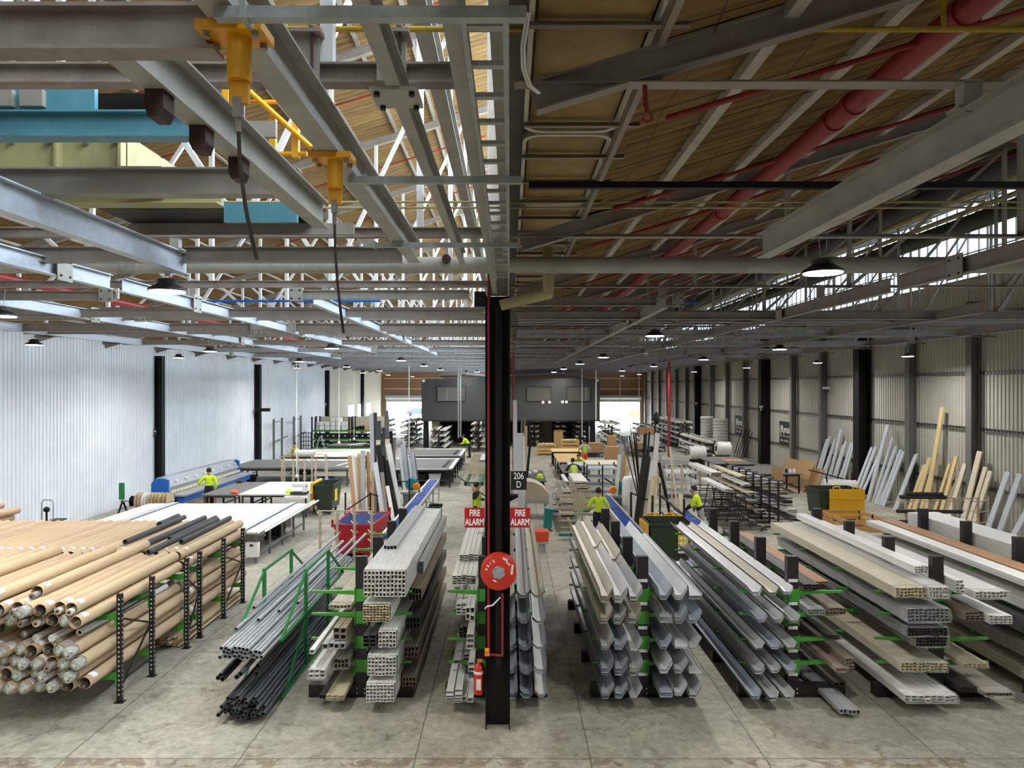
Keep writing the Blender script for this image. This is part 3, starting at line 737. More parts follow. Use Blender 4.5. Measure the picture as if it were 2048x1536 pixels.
pipe_thing('riser_pipe', 'thin red riser running up the edge of the black column', [(-.31, 10.29, 1.16), (-.31, 10.29, H(1.75))], .018, 'red_pipe', 10)
pipe_thing('riser_pipe', 'thin red pipe looping under the hose reel on the column', [(-.31, 10.27, 1.12), (-.02-.09, 10.27, 1.10), (-.11, 10.27, 2.0)], .018, 'red_pipe', 10)
# conduits high on the window side
for k, (x, h, r, m, lab) in enumerate([(9.2, 4.1, .2, 'dark_grey', 'dark thick conduit bundle high under the roof toward the windows'), (10.0, 4.15, .07, 'cream_paint', 'thin olive conduit high under the roof next to the dark bundle'), (10.5, 4.0, .06, 'cream_paint', 'thin olive conduit high under the roof, nearer the windows'), (11.6, 4.1, .22, 'bin_green', 'dark green pipe high under the roof in front of the windows')]):
    pipe_thing('conduit_pipe', lab, [(x, 5, H(h)), (x, 60, H(h))], r, m, 12)
pipe_thing('hose_pipe', 'blue air pipe crossing behind the lamp over the white wall', [(-5.6, 13.2, H(1.58)), (-2.4, 13.2, H(1.58))], .022, 'blue', 8)
pipe_thing('hose_pipe', 'blue air pipe crossing dimly east of the column', [(.4, 13.6, H(1.6)), (3.6, 13.6, H(1.6))], .022, 'blue', 8)
t = thing('cable', 'loose grey cable looping from the cable ladder end onto the dark rafter', 'cable', (.08, 2.9, H(1.4)))
for k in range(2): B().path([(.065+.01*k, 2.7, H(1.42)), (.045+.012*k, 2.8, H(1.34)), (.05+.012*k, 2.95, H(1.32)), (.08+.012*k, 3.1, H(1.31)), (.125+.01*k, 3.2, H(1.32))], .005, 6).build('cable_strand', 'plastic_white', t)
t = thing('lifting_hook', 'small dark red hook hanging under the dark roof beside the gutter trays', 'hook', (.74, 3.9, H(1.5)))
B().path([(.74, 3.9, H(1.66)), (.745, 3.9, H(1.56)), (.755, 3.9, H(1.5))], .014, 8).build('link', 'red_pipe', t); B().path([(.755+.025*math.sin(a*.6), 3.9, H(1.475)+.025*math.cos(a*.6)) for a in range(9)], .007, 6).build('hook_eye', 'red_pipe', t)
# high-bay lamps
def lamp(x, y, lab, h=1.07, grp='high bay lamps hanging in rows under the roof', first=[None]):
    if first[0] is None:
        t = thing('high_bay_lamp', lab, 'lamp', (x, y, H(h)), grp)
        B().lathe((x, y, H(h)), [(.205, .0), (.20, .03), (.12, .075), (.11, .085), (.11, .13), (.05, .15)], 28).build('housing', 'lamp_body', t)
        B().lathe((x, y, H(h)), [(0.0, -.012), (.19, -.008), (.195, .004)], 28).build('lens', 'lamp_glow', t)
        B().tube((x-.02, y, H(h+.14)), (x-.05, y, H(h+.42)), .005, 6).tube((x+.02, y, H(h+.14)), (x+.05, y, H(h+.42)), .005, 6).build('chain', 'galv', t)
        first[0] = t
    else: t = dup(first[0], (x, y, H(h)), lab, grp)
    ld = bpy.data.lights.new('lamp_light', 'AREA'); ld.shape = 'DISK'; ld.size = .38; ld.energy = LAMP_W; ld.color = (1.0, .985, .95); ld.spread = math.radians(165)
    lo = bpy.data.objects.new('lamp_light', ld); COL.objects.link(lo); lo.location = (x, y, H(h)-.02)
lamp(-3.88, 8.04, 'lit high bay lamp over the white table, before the grey cross beam')
lamp(3.24, 7.35, 'brightest high bay lamp, in front of the round duct on the window side', 1.17)
lamp(-7.8, 10.9, 'lit high bay lamp cut by the frame edge over the white wall')
for x, y in [(3.1, 15.2), (-5.1, 20.3), (-9.3, 22), (7.9, 20.8), (14.4, 25.7), (3.5, 26.6), (7.9, 29), (-4.6, 30), (-9.2, 31), (-12.6, 27), (14.3, 33), (3.4, 34.5), (-4.6, 38), (-9.2, 40), (-12.6, 42), (7.9, 39), (14.0, 42), (3.4, 45), (-4.6, 47), (-9.2, 50), (7.9, 50), (3.4, 55), (14, 54), (-12, 58), (-2.5, 54), (12, 66), (-12, 70), (12, 76), (-11, 80)]:
    lamp(x, y, 'distant high bay lamp with a black bell housing hanging under the beams')
# lamps behind the camera side of the same rows
for x, y in [(-4.2, 1.0), (4.2, .6), (-9.6, 3.0), (9.6, 3.0), (9.4, 10.5), (-11.5, 12.5), (13.6, 15.5), (-12.4, 18.5)]:
    lamp(x, y, 'distant high bay lamp with a black bell housing hanging under the beams', 1.3 if y < 5 else 1.07)
# power drops
def drop(x, y, z0, lab, m='plastic_white', r=.018, sock=True, z1=6.25):
    t = thing('power_drop', lab, 'power drop', (x, y, z0)); B().tube((x, y, z0), (x, y, z1), r, 6).build('cable', m, t)
    if sock: B().lathe((x, y, z0-.12), [(.03, 0), (.09, .04), (.09, .12), (.03, .18)], 10).build('socket', m, t)
for px, pz, y, lab, m, r in [(593, 951, 33.5, 'long white power drop ending over the second white table', 'plastic_white', .022), (678, 884, 44, 'white power drop ending before the boxed shelving', 'plastic_white', .02), (708, 877, 50, 'white power drop ending over the boxed shelving, nearer the boards', 'plastic_white', .02),
                         (917, 876, 47, 'grey power pole beside the bending worker, its twin close by', 'galv', .045), (921.5, 874, 47.6, 'grey power pole closest to the bending worker', 'galv', .045), (818, 900, 44, 'pale power drop rising in front of the office wall', 'plastic_white', .03),
                         (1164, 872, 50, 'white power drop in front of the office window', 'plastic_white', .03), (1192, 840, 54, 'white pole at the edge of the office front', 'plastic_white', .05), (1240, 868, 52, 'thin cable hanging before the bright doorway', 'mid_grey', .015), (1278, 850, 55, 'white cable hanging at the bright doorway edge', 'plastic_white', .02)]:
    drop((px-1020)*y/F, y, EYE-(pz-772)*y/F, lab, m, r, m == 'plastic_white' and r < .023)
drop((1338-1020)*40/F, 40, 1.0, 'red standpipe rising in front of the pale ribbed wall', 'red_pipe', .07, False, H(2.0))
drop((1027-1020)*34/F, 34, 1.0, 'thin red standpipe just past the black column', 'red_pipe', .05, False, H(1.6))
# ================================================================ FRONT: ROLL RACK, TUBE RACK, CANTILEVER RACKS
ORD = ['first', 'second', 'third', 'fourth', 'fifth', 'sixth', 'seventh', 'eighth', 'ninth', 'tenth', 'eleventh', 'twelfth', 'thirteenth', 'fourteenth', 'fifteenth', 'sixteenth', 'seventeenth', 'eighteenth', 'nineteenth', 'twentieth'] + ['%d%s' % (n, {1: 'st', 2: 'nd', 3: 'rd'}.get(n % 10, 'th')) for n in range(21, 60)]
# ---- shelving frames of the roll rack
PX = -6.17
def post(t, x, y, h=1.72):
    b = B(); b.prof((x, y, 0.01), (x, y, h), [(-.04,-.03),(.04,-.03),(.04,.03),(.025,.03),(.025,-.015),(-.025,-.015),(-.025,.03),(-.04,.03)], up=(0,1,0))
    p = b.build('post', 'black_rack', t)
    B().box(x-.07, x+.07, y-.06, y+.06, 0, .012).build('foot_plate', 'black_rack', p)
    h_ = B(); z = .12
    while z < h-.05: h_.box(x-.011, x+.011, y-.0335, y-.029, z, z+.022); h_.box(x+.0405, x+.0425, y-.008, y+.008, z, z+.02); z += .075
    h_.build('punched_slot', 'label', p)
    return p
t = thing('roll_rack', 'black and green pallet rack full of kraft rolls, by the white wall', 'rack', (PX, 11.2, 0))
for k, (ya, yb) in enumerate(((11.23, 12.24), (13.55, 14.12), (15.3, 16.4))):
    post(t, PX, ya); post(t, PX, yb)
    for za, zb in ((.22, .95), (1.32, .93), (.32, .32), (1.42, 1.42)): B().bar((PX, ya+.02, za), (PX, yb-.02, zb), .025, .03).build('brace', 'black_rack', t)
    for y in (ya, yb):
        for z in (.38, 1.33):
            q = B().box(PX-5.2, PX-.05, y-.025, y+.025, z-.02, z+.075).build('load_beam', 'green_arm', t)
            B().box(PX-.055, PX-.035, y-.045, y+.02, z-.14, z+.1).build('end_connector', 'green_arm', q)
    for x in (PX-2.6, PX-5.2): post(t, x, ya, 1.4); post(t, x, yb, 1.4)
# ---- kraft rolls
def roll_proto(kind, L, r, km):
    t = thing('kraft_roll', 'x', 'roll', (0, 0, -20)); t.location = (0, 0, 0); LOC[t.name] = Vector((0, 0, 0))
    B().pipe((0, 0, 0), (0, L, 0), r, r-.007, 20).build('kraft_tube', km, t)
    def lab(a0, a1, y0, y1, m='label'):
        b = B(); n = 8; rr = r+.0012
        for j in range(n+1):
            a = math.radians(a0+(a1-a0)*j/n); b.v += [(rr*math.cos(a), y0, rr*math.sin(a)), (rr*math.cos(a), y1, rr*math.sin(a))]
        b.f = [(2*j, 2*j+1, 2*j+3, 2*j+2) for j in range(n)]; return b.build('label', m, t, smooth=True)
    if kind == 'film':
        b = B(); b.lathe((0, 0, 0), [(.0, -.03), (r*.45, -.032), (r*.75, -.022), (r*.86, .0), (r*.8, .05), (r*.7, .06)], 18, 'Y')
        random.seed(int(L*100+r*1000)); b.v = [(x*(1+random.uniform(-.07, .07)), y+random.uniform(-.012, .012), z*(1+random.uniform(-.07, .07))) for x, y, z in b.v]
        e = b.build('film_end', 'film_cap', t)
        B().cbox((r*.1, -.038, -r*.1), r*.55, .006, r*.5, (0, .5, 0)).build('tag', 'label_green', e); lab(10, 100, .06, .2)
    elif kind == 'film_out':
        b = B(); b.lathe((0, -.12, 0), [(.0, -.03), (r*.5, -.032), (r*.84, -.02), (r*.9, .02), (r*.88, .12), (r*.7, .2)], 18, 'Y')
        b.v = [(x*(1+random.uniform(-.06, .06)), y+random.uniform(-.012, .012), z*(1+random.uniform(-.06, .06))) for x, y, z in b.v]
        e = b.build('film_end', 'film_cap', t); B().cbox((-r*.1, -.158, 0), r*.5, .006, r*.55, (0, -.6, 0)).build('tag', 'label_green', e)
    elif kind in ('grey', 'white', 'dark', 'deep'):
        fm = {'grey': 'fabric_grey', 'white': 'fabric_white', 'dark': 'fabric_dark', 'deep': 'fabric_grey'}[kind]
        y0 = {'grey': -.12, 'white': -.05, 'dark': -.02, 'deep': .05}[kind]; q = r*.52
        c = B().pipe((0, y0, -r*.4), (0, L-.1, -r*.4), q, r*.26, 18).build('fabric_roll', fm, t)
        B().pipe((0, y0-.012, -r*.4), (0, y0+.2, -r*.4), r*.3, r*.17, 16).build('cardboard_core', 'kraft_edge', c)
        lab(30, 110, .10, .22)
    elif kind == 'plain':
        B().tube((0, .03, 0), (0, .035, 0), r-.008, 18).build('end_disc', 'kraft_inner', t); lab(40, 120, .3, .38)
    B().tube((0, L-.02, 0), (0, L-.012, 0), r-.008, 18).build('far_end_disc', 'kraft_edge', t)
    return t
DESC = {'film': 'tagged film end', 'film_out': 'bulging film end', 'grey': 'protruding grey core', 'white': 'white core', 'dark': 'dark core', 'deep': 'recessed grey core', 'plain': 'closed end'}
PROTO = {}
def roll(kind, x, y, z, lab, grp, L=3.2, r=.094, km='kraft'):
    key = (kind, L, r, km)
    if key not in PROTO:
        PROTO[key] = roll_proto(*key); o = PROTO[key]; o['label'] = lab; o['group'] = grp; o.location = (x, y, z)
        return o
    return dup(PROTO[key], (x, y, z), lab, grp)
random.seed(11)
KL = ['film', 'film', 'film_out', 'film', 'film_out', 'film', 'grey', 'dark']
for row in range(4):
    for c in range(8):
        x = -6.35-.2*c-(.1 if row % 2 else 0); k = random.choice(KL) if row < 3 else random.choice(['film', 'film', 'dark', 'film_out', 'film'])
        if row == 3 and c == 2: k = 'dark'
        roll(k, x, 10.5+random.uniform(-.1, .12), .565+.178*row, 'kraft roll with %s, lower level, %s row up, %s from the post' % (DESC[k], ORD[row], ORD[c]), 'kraft rolls on the lower level of the roll rack', km=random.choice(['kraft', 'kraft_b']))
for c, (x, z, k) in enumerate([(-6.78, 1.27, 'film'), (-7.08, 1.24, 'film_out'), (-7.32, 1.26, 'plain'), (-6.55, 1.25, 'white')]):
    tt = thing('fabric_roll', ['loose fabric roll in crumpled film', 'white printed film roll', 'grey film roll', 'dark ended slim roll'][c]+' squeezed on top of the lower kraft rolls', 'roll', (x, 10.5, z))
    B().pipe((x, 10.5+.1*c, z), (x+.1, 13.3, z), .055, .03, 14).build('roll_body', ['film', 'fabric_white', 'fabric_grey', 'film'][c], tt)
    B().tube((x, 10.52+.1*c, z), (x, 10.54+.1*c, z), .05, 12).build('roll_end', 'label' if c != 3 else 'hole', tt)
for row in range(4):
    for c in range(2):
        roll('film', -6.34-.2*c-(.1 if row % 2 else 0), 13.85, .565+.178*row, 'kraft roll behind the middle frame, %s row up, %s from the posts' % (ORD[row], ORD[c]), 'kraft rolls on the lower level behind the middle frame', L=3.0, km='kraft_b')
KU = ['white', 'grey', 'deep', 'dark', 'film', 'grey', 'white', 'film_out']
for row in range(2):
    for c in range(8 if row == 0 else 18):
        k = KU[(c*3+row*5) % 8]
        if row == 0: k = ['deep', 'film', 'dark', 'white', 'grey', 'film', 'grey', 'deep'][c]
        elif c < 6: k = ['white', 'white', 'dark', 'film_out', 'grey', 'grey'][c]
        roll(k, -6.36-.205*c-(.1 if row else 0), 10.45+random.uniform(-.08, .1), 1.54+.178*row, 'kraft roll with %s, upper level, %s layer, %s from the post' % (DESC[k], ('bottom', 'top')[row], ORD[c]), 'kraft rolls on the upper level of the roll rack', km=random.choice(['kraft', 'kraft', 'kraft_b']))
for c in range(33):
    roll('plain', -6.45-.205*c, 13.72+random.uniform(-.03, .05), 1.71, 'kraft roll on the far half of the upper level, %s from the posts' % ORD[c], 'kraft rolls on the far half of the upper level', km=random.choice(['kraft', 'kraft', 'kraft_b']))
for c in range(2): roll('plain', -6.35-.205*c, 13.7, 1.53, 'kraft roll under the far upper layer, %s from the posts' % ORD[c], 'kraft rolls on the far half of the upper level', km='kraft_b')
for c, (x, y, k, d) in enumerate([(-7.16, 10.75, 'grey', 'loose kraft roll with a grey core lying on top, in front of the dark tubes'), (-7.62, 10.4, 'white', 'loose kraft roll with a white core lying on top by the frame edge'), (-8.6, 10.5, 'plain', 'kraft roll with two white labels lying on top by the frame edge'), (-8.83, 10.2, 'plain', 'kraft roll with an open strap lying on top by the frame edge')]):
    roll(k, x, y, 1.885, d, 'loose kraft rolls lying on top', L=3.2 if c < 2 else 3.0)
for c, (x, y, L, r, d) in enumerate([(-6.62, 14.3, 2.6, .055, 'dark grey fabric tube on top, closest to the black posts'), (-6.83, 13.4, 3.3, .055, 'long dark grey tube on top, second from the black posts'), (-7.0, 14.6, 2.4, .05, 'dark grey fabric tube on top, third from the black posts'), (-7.22, 13.7, 3.2, .06, 'charcoal fabric tube on top, fourth from the black posts'), (-7.75, 14.3, 2.7, .055, 'long black fabric tube lying alone on the kraft rolls'), (-7.9, 16.0, 1.0, .07, 'short folded black fabric bundle on the far kraft rolls')]):
    t = thing('fabric_tube', d, 'roll', (x, y, 1.85)); B().pipe((x, y, 1.80+r+.005), (x-.05, y+L, 1.80+r+.005), r, r*.72, 16).build('fabric_layer', 'fabric_char', t)
    B().tube((x, y+.03, 1.80+r+.005), (x, y+.04, 1.80+r+.005), r*.72, 14).build('core', 'hole', t)  # black disc painted in for the dark hollow of the tube
for c, (x, z) in enumerate([(-12.35, 1.75), (-12.2, 1.93), (-12.6, 2.05)]):
    t = thing('kraft_roll', 'purplish kraft roll at the frame edge before the white wall, %s of three' % ('lowest', 'middle', 'highest')[c], 'roll', (x, 14.5, z)); B().pipe((x-.3, 14.2, z), (x, 17.6, z), .09, .08, 18).build('kraft_tube', 'kraft_b', t); B().tube((x, 17.58, z), (x, 17.62, z), .075, 14).build('film_end', 'film', t)
random.seed(5); p0 = None
for k in range(26):
    x, z = -6.3-.065*(k % 9)-(.03 if (k//9) % 2 else 0), .06+.058*(k//9)
    if p0 is None: p0 = B().pipe((0, 0, 0), (0, 3.2, 0), .029, .022, 10).build('cardboard_core', 'kraft', None, loc=(0,0,0)); tag(p0, 'thin golden cardboard core lying on the floor under the roll rack', 'cardboard tube', 'thin cardboard cores under the roll rack'); o = p0
    else: o = p0.copy(); COL.objects.link(o)
    o.location = (x, 13.5+random.uniform(-.1, .1), z)
# ---- green A-frame with conduit tubes
t = thing('tube_rack', 'dark green A-frame rack holding grey steel tubes', 'rack', (-4.0, 13.4, 0))
for x in (-4.38, -3.64):
    for y in (12.66, 14.22): B().box(x-.028, x+.028, y-.028, y+.028, 0, 1.74).build('post', 'green_frame', t)
    B().bar((x, 12.66, 1.72), (x, 14.22, 1.72), .04, .04).build('top_rail', 'green_frame', t)
    for (y0, z0, y1, z1) in ((12.66, 1.7, 11.3, .95), (12.66, .85, 11.5, .03), (14.22, 1.7, 15.5, .95), (14.22, .85, 15.4, .03)):
        B().bar((x, y0, z0), (x, y1, z1), .035, .035).build('brace', 'green_frame', t)
    for z in (.95, .03): B().bar((x, 11.3, z), (x, 15.5, z), .04, .05).build('tray_rail', 'green_frame', t)
for y in (11.6, 12.66, 14.22, 15.2):
    for z in (.91, .06): B().bar((-4.38, y, z), (-3.64, y, z), .05, .04).build('cross_bar', 'green_frame', t)
def tubes(n0, name, r, L, spots, m, lab, grp):
    first = None
    for x, y, z, tilt in spots:
        if first is None: first = B().pipe((0, 0, 0), (0, L, 0), r, r*.84, 14).build(name, m, None, loc=(0,0,0)); tag(first, lab, 'tube', grp); o = first
        else: o = first.copy(); COL.objects.link(o)
        o.location = (x, y, z); o.rotation_euler = (tilt, 0, 0)
random.seed(3)
sp = []
for row in range(3):
    for c in range((10, 9, 7)[row]): sp.append((-4.30+.068*c+.034*(row % 2), 10.55+random.uniform(-.05, .05), .975+.058*row, 0))
for c in range(4): sp.append((-4.32+.19*c, 11.2+.45*c, 1.16, 0))
sp.append((-4.33, 12.0, 1.25, 0))
tubes(0, 'steel_tube', .032, 5.9, sp, 'conduit', 'shiny grey steel tube in the upper tier of the green A-frame rack', 'grey steel tubes in the upper tier')
sp = []
for row in range(5):
    for c in range(11-row): sp.append((-4.32+.066*c+.033*row+random.uniform(-.006, .006), 10.5+random.uniform(-.12, .14), .13+.057*row, 0))
tubes(0, 'steel_tube', .030, 5.6, sp, 'conduit_dark', 'dark grey steel tube in the lower tier of the green A-frame rack', 'dark steel tubes in the lower tier')
sp = [(-4.42, 10.75, .58, .02), (-4.36, 10.7, .64, .02), (-4.34, 10.72, .57, .02), (-4.14, 10.75, .59, .02), (-3.86, 10.8, .62, .02), (-3.87, 10.9, .70, .02), (-3.95, 10.4, .78, .02), (-3.72, 11.6, .92, 0)]
tubes(0, 'steel_tube', .036, 5.2, sp, 'conduit_dark', 'thicker grey steel tube jutting out between the two tiers of the green A-frame', 'thicker steel tubes between the tiers')
o = B().pipe((-3.97, 10.55, .05), (-3.7, 14.2, .16), .036, .03, 14).build('steel_tube', 'conduit'); tag(o, 'single grey tube sagging to the floor beside the green A-frame', 'tube')
# ---- cantilever racks
UY = [11.5, 12.95, 14.45, 15.95]
LV = [.24, .55, .93, 1.33, 1.69]
def lrack(x, lab, left=.72, right=.72, stick=False, ups=UY, lv=LV, sides=(1, 1)):
    t = thing('cantilever_rack', lab, 'rack', (x, ups[0], 0)); u0 = None; arms = {}
    for i, y in enumerate(ups):
        if u0 is None:
            u0 = B().box(x-.09, x+.09, y-.06, y+.06, .02, 2.25).build('upright', 'black_rack', t)
            bs = B().box(x-left-.12, x+right+.12, y-.075, y+.075, .0, .19); bs.box(x-left-.12, x+right+.12, y-.1, y+.1, 0, .015); base0 = bs.build('base_beam', 'black_rack', t)
            g = B()
            for dx in (-.06, .06):
                for z in (.06, .13): g.tube((x+dx, y-.085, z), (x+dx, y-.075, z), .012, 8)
            g.build('bolt', 'label', base0)
            if stick:
                for z in (1.84, 1.47, 1.08, .71, .33): B().box(x-.075, x+.075, y-.064, y-.061, z, z+.05).build('level_label', 'label', t)
        else:
            cpart(u0, t, (0, y-ups[0], 0)); cpart(base0, t, (0, y-ups[0], 0))
        for z in lv[1:]:
            for s, w_ in ((-1, left), (1, right)):
                if not sides[0 if s < 0 else 1] or w_ == 0: continue
                if s not in arms:
                    b = B(); xa = x+s*.09
                    b.prof((xa, y-.03, 0), (xa, y+.03, 0), [(0, -.066), (s*w_, -.026), (s*w_, 0), (0, 0)], up=(0, 0, 1))
                    b.box(min(xa, xa+s*.02), max(xa, xa+s*.02), y-.055, y+.055, -.2, .05)
                    b.box(x-s*.09-.012 if s < 0 else x+.09-.012, x+.102 if s > 0 else x-.078, y-.066, y-.06, -.16, .04)
                    a = b.build('arm', 'green_arm', t); arms[s] = (a, a.location.copy(), y); a.location.z += z; base_loc = a.location.copy()
                    arms[s] = (a, y, z)
                else:
                    a, y0, z0 = arms[s]; c = a.copy(); COL.objects.link(c); c.parent = t; c.location = (a.location.x, a.location.y+y-y0, a.location.z+z-z0)
    for z in (.3, .1):
        B().bar((x, ups[0]+.06, z), (x, ups[-1]-.06, z), .03, .04).build('tie_bar', 'black_rack', t)
    return t
R1, R2, R3, R4, R5, R6 = -2.40, -.42, 2.14, 4.56, 6.9, 9.28
lrack(R1, 'black cantilever rack with white wrapped bundles, beside the green A-frame')
lrack(R2, 'black cantilever rack half hidden by the foreground column', .5, .9)
lrack(R3, 'black cantilever rack of folded flashings, first rack past the column', .72, .72, True)
lrack(R4, 'black cantilever rack of folded flashings, second rack past the column', .76, .72, True)
lrack(R5, 'black cantilever rack with film wrapped profiles, third rack past the column', .9, .75)
lrack(R6, 'black cantilever rack cut by the frame edge, fourth rack past the column', .8, .8)
# folded sheets
def sheet_proto(prof, L, t=.0035):
    pts = list(prof)+[(u, v+t) for u, v in reversed(prof)]
    return B().prof((0, 0, 0), (0, L, 0), pts)
PV = [(-.112, .12), (-.085, .0), (.012, -.004), (.105, .15)]
PH = [(-.1, .13), (-.1, .065), (-.035, 0), (.04, 0), (.1, .065), (.1, .13)]
PW = [(-.115, .10), (-.03, 0), (.07, 0), (.115, .085)]
PL = [(-.1, .15), (-.085, 0), (.1, 0), (.115, .03)]
SP = {}
def stack(x, y, z, n, prof, m, L, lab, grp, dz=.021, jit=.03):
    for i in range(n):
        key = (tuple(prof), m, L)
        if key not in SP: SP[key] = o = sheet_proto(prof, L).build('flashing_sheet', m, None, loc=(0, 0, 0), smooth=False)
        else: o = SP[key].copy(); COL.objects.link(o)
        o.location = (x+random.uniform(-.003, .003), y+random.uniform(-jit, jit), z+.006+i*dz); o.rotation_euler = (0, random.uniform(-.02, .02), 0); tag(o, lab, 'flashing sheet', grp)
LN = ['floor', 'second', 'third', 'fourth', 'top']
random.seed(21)
SM = ['sheet_grey', 'sheet_cream', 'sheet_blue', 'sheet_white']
for l, z in enumerate(LV):
    z0 = z+.01 if l else .2
    for c, x in enumerate((1.49, 1.70, 1.93)):
        m = ['sheet_grey', 'sheet_cream', 'sheet_white'][(c+l) % 3] if l == 4 else random.choice(['sheet_grey', 'sheet_blue', 'sheet_grey', 'sheet_cream'])
        n = (5, 6, 4, 6, 6)[l] if c < 2 else (2, 6, 3, 7, 5)[l]
        if l == 2 and c == 2: n = 1
        lab = 'folded flashing, %s stack on the %s level, column side of first flashing rack' % (ORD[c], LN[l])
        stack(x-(.02 if l in (3, 4) else 0), 10.9-(.1 if l == 4 else 0), z0, n, PV, m, 5.5 if c == 0 else 4.4 if c == 1 else 5.2, lab, lab)
        if l == 4 and c: stack(x-.01, 13.9+.9*(c-1)*-1, z0+n*.021, 2, PV, 'sheet_cream', 2.6, 'upper lapped flashing on the %s stack of the top level, first flashing rack' % ORD[c], 'lapped flashings %d' % c)
    for c, x in enumerate((2.40, 2.63, 2.85)):
        m = random.choice(['sheet_grey', 'sheet_blue', 'sheet_white', 'sheet_grey']); n = (4, 4, 3, 5, 4)[l] if c < 2 else (3, 1, 2, 3, 4)[l]
        pf = PL if (l+c) % 3 == 0 else PV
        lab = 'folded flashing, %s stack on the %s level, far side of first flashing rack' % (ORD[c], LN[l])
        stack(x, 10.95, z0, n, pf, m, 4.6 if c == 2 else 5.3, lab, lab)
    for c, x in enumerate((3.86, 4.11, 4.36)):
        if l in (1, 3) and c == 0 and False: continue
        m = (['sheet_white', 'sheet_cream', 'sheet_white'][c] if l == 4 else ['sheet_blue', 'sheet_grey', 'sheet_grey'][(c+l) % 3]); n = (3, 3, 2, 3, 3)[l]
        lab = 'shallow folded flashing in the %s stack of the %s level, second flashing rack' % (ORD[c], LN[l])
        stack(x-(.12 if l == 0 else .05 if l < 3 else 0), 10.95+.25*(l == 4)-.1*(l == 0), z0, n, PW, m, 5.4-.4*(l % 2), lab, lab)
    for c, x in enumerate((-.03, .205, .43)):
        m = ['sheet_blue', 'sheet_blue', 'sheet_white'][c] if l < 4 else ['sheet_cream', 'sheet_grey', 'sheet_cream'][c]
        n = (4, 4, 3, 3, 3)[l]
        lab = 'gutter shaped sheet in the %s stack of the %s level, just past the column' % (ORD[c], LN[l])
        stack(x+.02*(4-l)*.6, 10.92+.12*(l == 4), z0, n, PH, m, 5.0 if l < 4 else 5.6, lab, lab)
# bundles of bars
def wrapbox(x0, x1, z0, z1, y0, y1, n=16, j=.006):
    b = B()
    for i in range(n+1):
        y = y0+(y1-y0)*i/n
        for (x, z) in ((x0, z0), ((x0+x1)/2, z0), (x1, z0), (x1, (z0+z1)/2), (x1, z1), ((x0+x1)/2, z1), (x0, z1), (x0, (z0+z1)/2)):
            b.v.append((x+random.uniform(-j, j), y, z+random.uniform(-j, j)))
    for i in range(n): b.f += [(i*8+k, i*8+(k+1) % 8, (i+1)*8+(k+1) % 8, (i+1)*8+k) for k in range(8)]
    b.f.append(tuple(range(n*8, n*8+8)))
    return b
BP = {}
def bundle(lab, x0, x1, z0, z1, y0, y1, nx, nz, m='profile_white', film='film', grp=None, jit=.02, t=None, rec=.015, cat='bundle', round_=False):
    z0 += .016; z1 += .016
    for R_ in (R1, R2, R3, R4, R5, R6):
        if y0 < 17 and z0 < 2.1 and x1 > R_-.13 and x0 < R_+.13:
            d_ = (R_-.13-x1) if (x0+x1)/2 < R_ else (R_+.13-x0)
            x0, x1 = (x0+(d_ if x1-x0 < .2 or (x0+x1)/2 > R_ else 0), x1+(d_ if x1-x0 < .2 or (x0+x1)/2 < R_ else 0))
    T = thing('profile_bundle', lab, cat, ((x0+x1)/2, y0, z0), grp)
    wx, wz = (x1-x0)/nx, (z1-z0)/nz; L = y1-y0-.04; key = (round(wx, 4), round(wz, 4), round(L, 3), m, round_); first = None
    for i in range(nx):
        for k in range(nz):
            if key not in BP:
                o = (B().pipe((0, 0, 0), (0, L, 0), wx*.48, wx*.36, 10) if round_ else B().rhs((0, 0, 0), (0, L, 0), wx*.91, wz*.91, t or min(wx, wz)*.085)).build('profile_bar', m, T, local=True); BP[key] = o
            else: o = BP[key].copy(); COL.objects.link(o); o.parent = T
            o.location = (x0+wx*(i+.5)-(x0+x1)/2, random.uniform(-jit, jit), wz*(k+.5-.03)+(0 if film else random.uniform(-.002, .002)))
    if film: 
        e = .007; random.seed(int(abs(x0)*1000+z0*77)); wrapbox(x0-e, x1+e, z0-e, z1+e, y0+rec+.03, y1).build('film_wrap', film, T)
        if film == 'film_clear': wrapbox(x0-.01, x1+.01, z0-.004, z1+.012, y0-.05, y0+.14, 5, .012).build('film_tuft', film, T)
    return T
random.seed(31)
RB = 'rack by the A-frame'
bundle('white wrapped bundle on the base of the %s, wide pair' % RB, -2.18, -1.76, .2, .46, 10.75, 16.2, 8, 5, jit=.008)
bundle('white wrapped bundle on the second level of the %s' % RB, -2.18, -1.74, .56, .84, 10.85, 16.2, 8, 5)
bundle('small white wrapped bundle on the third level of the %s' % RB, -2.02, -1.75, .97, 1.22, 10.9, 16, 5, 4)
bundle('white wrapped bundle on the fourth level of the %s' % RB, -2.29, -1.86, 1.345, 1.60, 10.95, 16.2, 8, 6, 'profile_cream')
bundle('largest white wrapped bundle on the top level of the %s' % RB, -2.30, -1.62, 1.72, 2.12, 11.0, 16.6, 11, 6)
bundle('flat bundle of pale channels on top beside the upright of the %s' % RB, -2.21, -1.98, 2.13, 2.2, 12.4, 16.6, 4, 1, 'profile_grey', None)
for l, (z, m, d) in enumerate([(.2, 'profile_brown', 'base'), (.57, 'profile_brown', 'second'), (.95, 'profile_dark', 'third'), (1.35, 'profile_brown', 'fourth'), (1.72, 'profile_grey', 'top')]):
    bundle('%s profiles along the outer arms, %s level of the %s' % ({'profile_brown': 'weathered brown', 'profile_dark': 'black', 'profile_grey': 'pale grey'}[m], d, RB), -1.72 if l < 4 else -1.58, -1.5, z, z+.15+.02*l, 11.3+.25*l, 16.8, 4, 2, m, None)
bundle('black and grey profiles beside the small white bundle, third level', -2.28, -2.08, .96, 1.14, 10.95, 15.8, 2, 3, 'profile_dark', None)
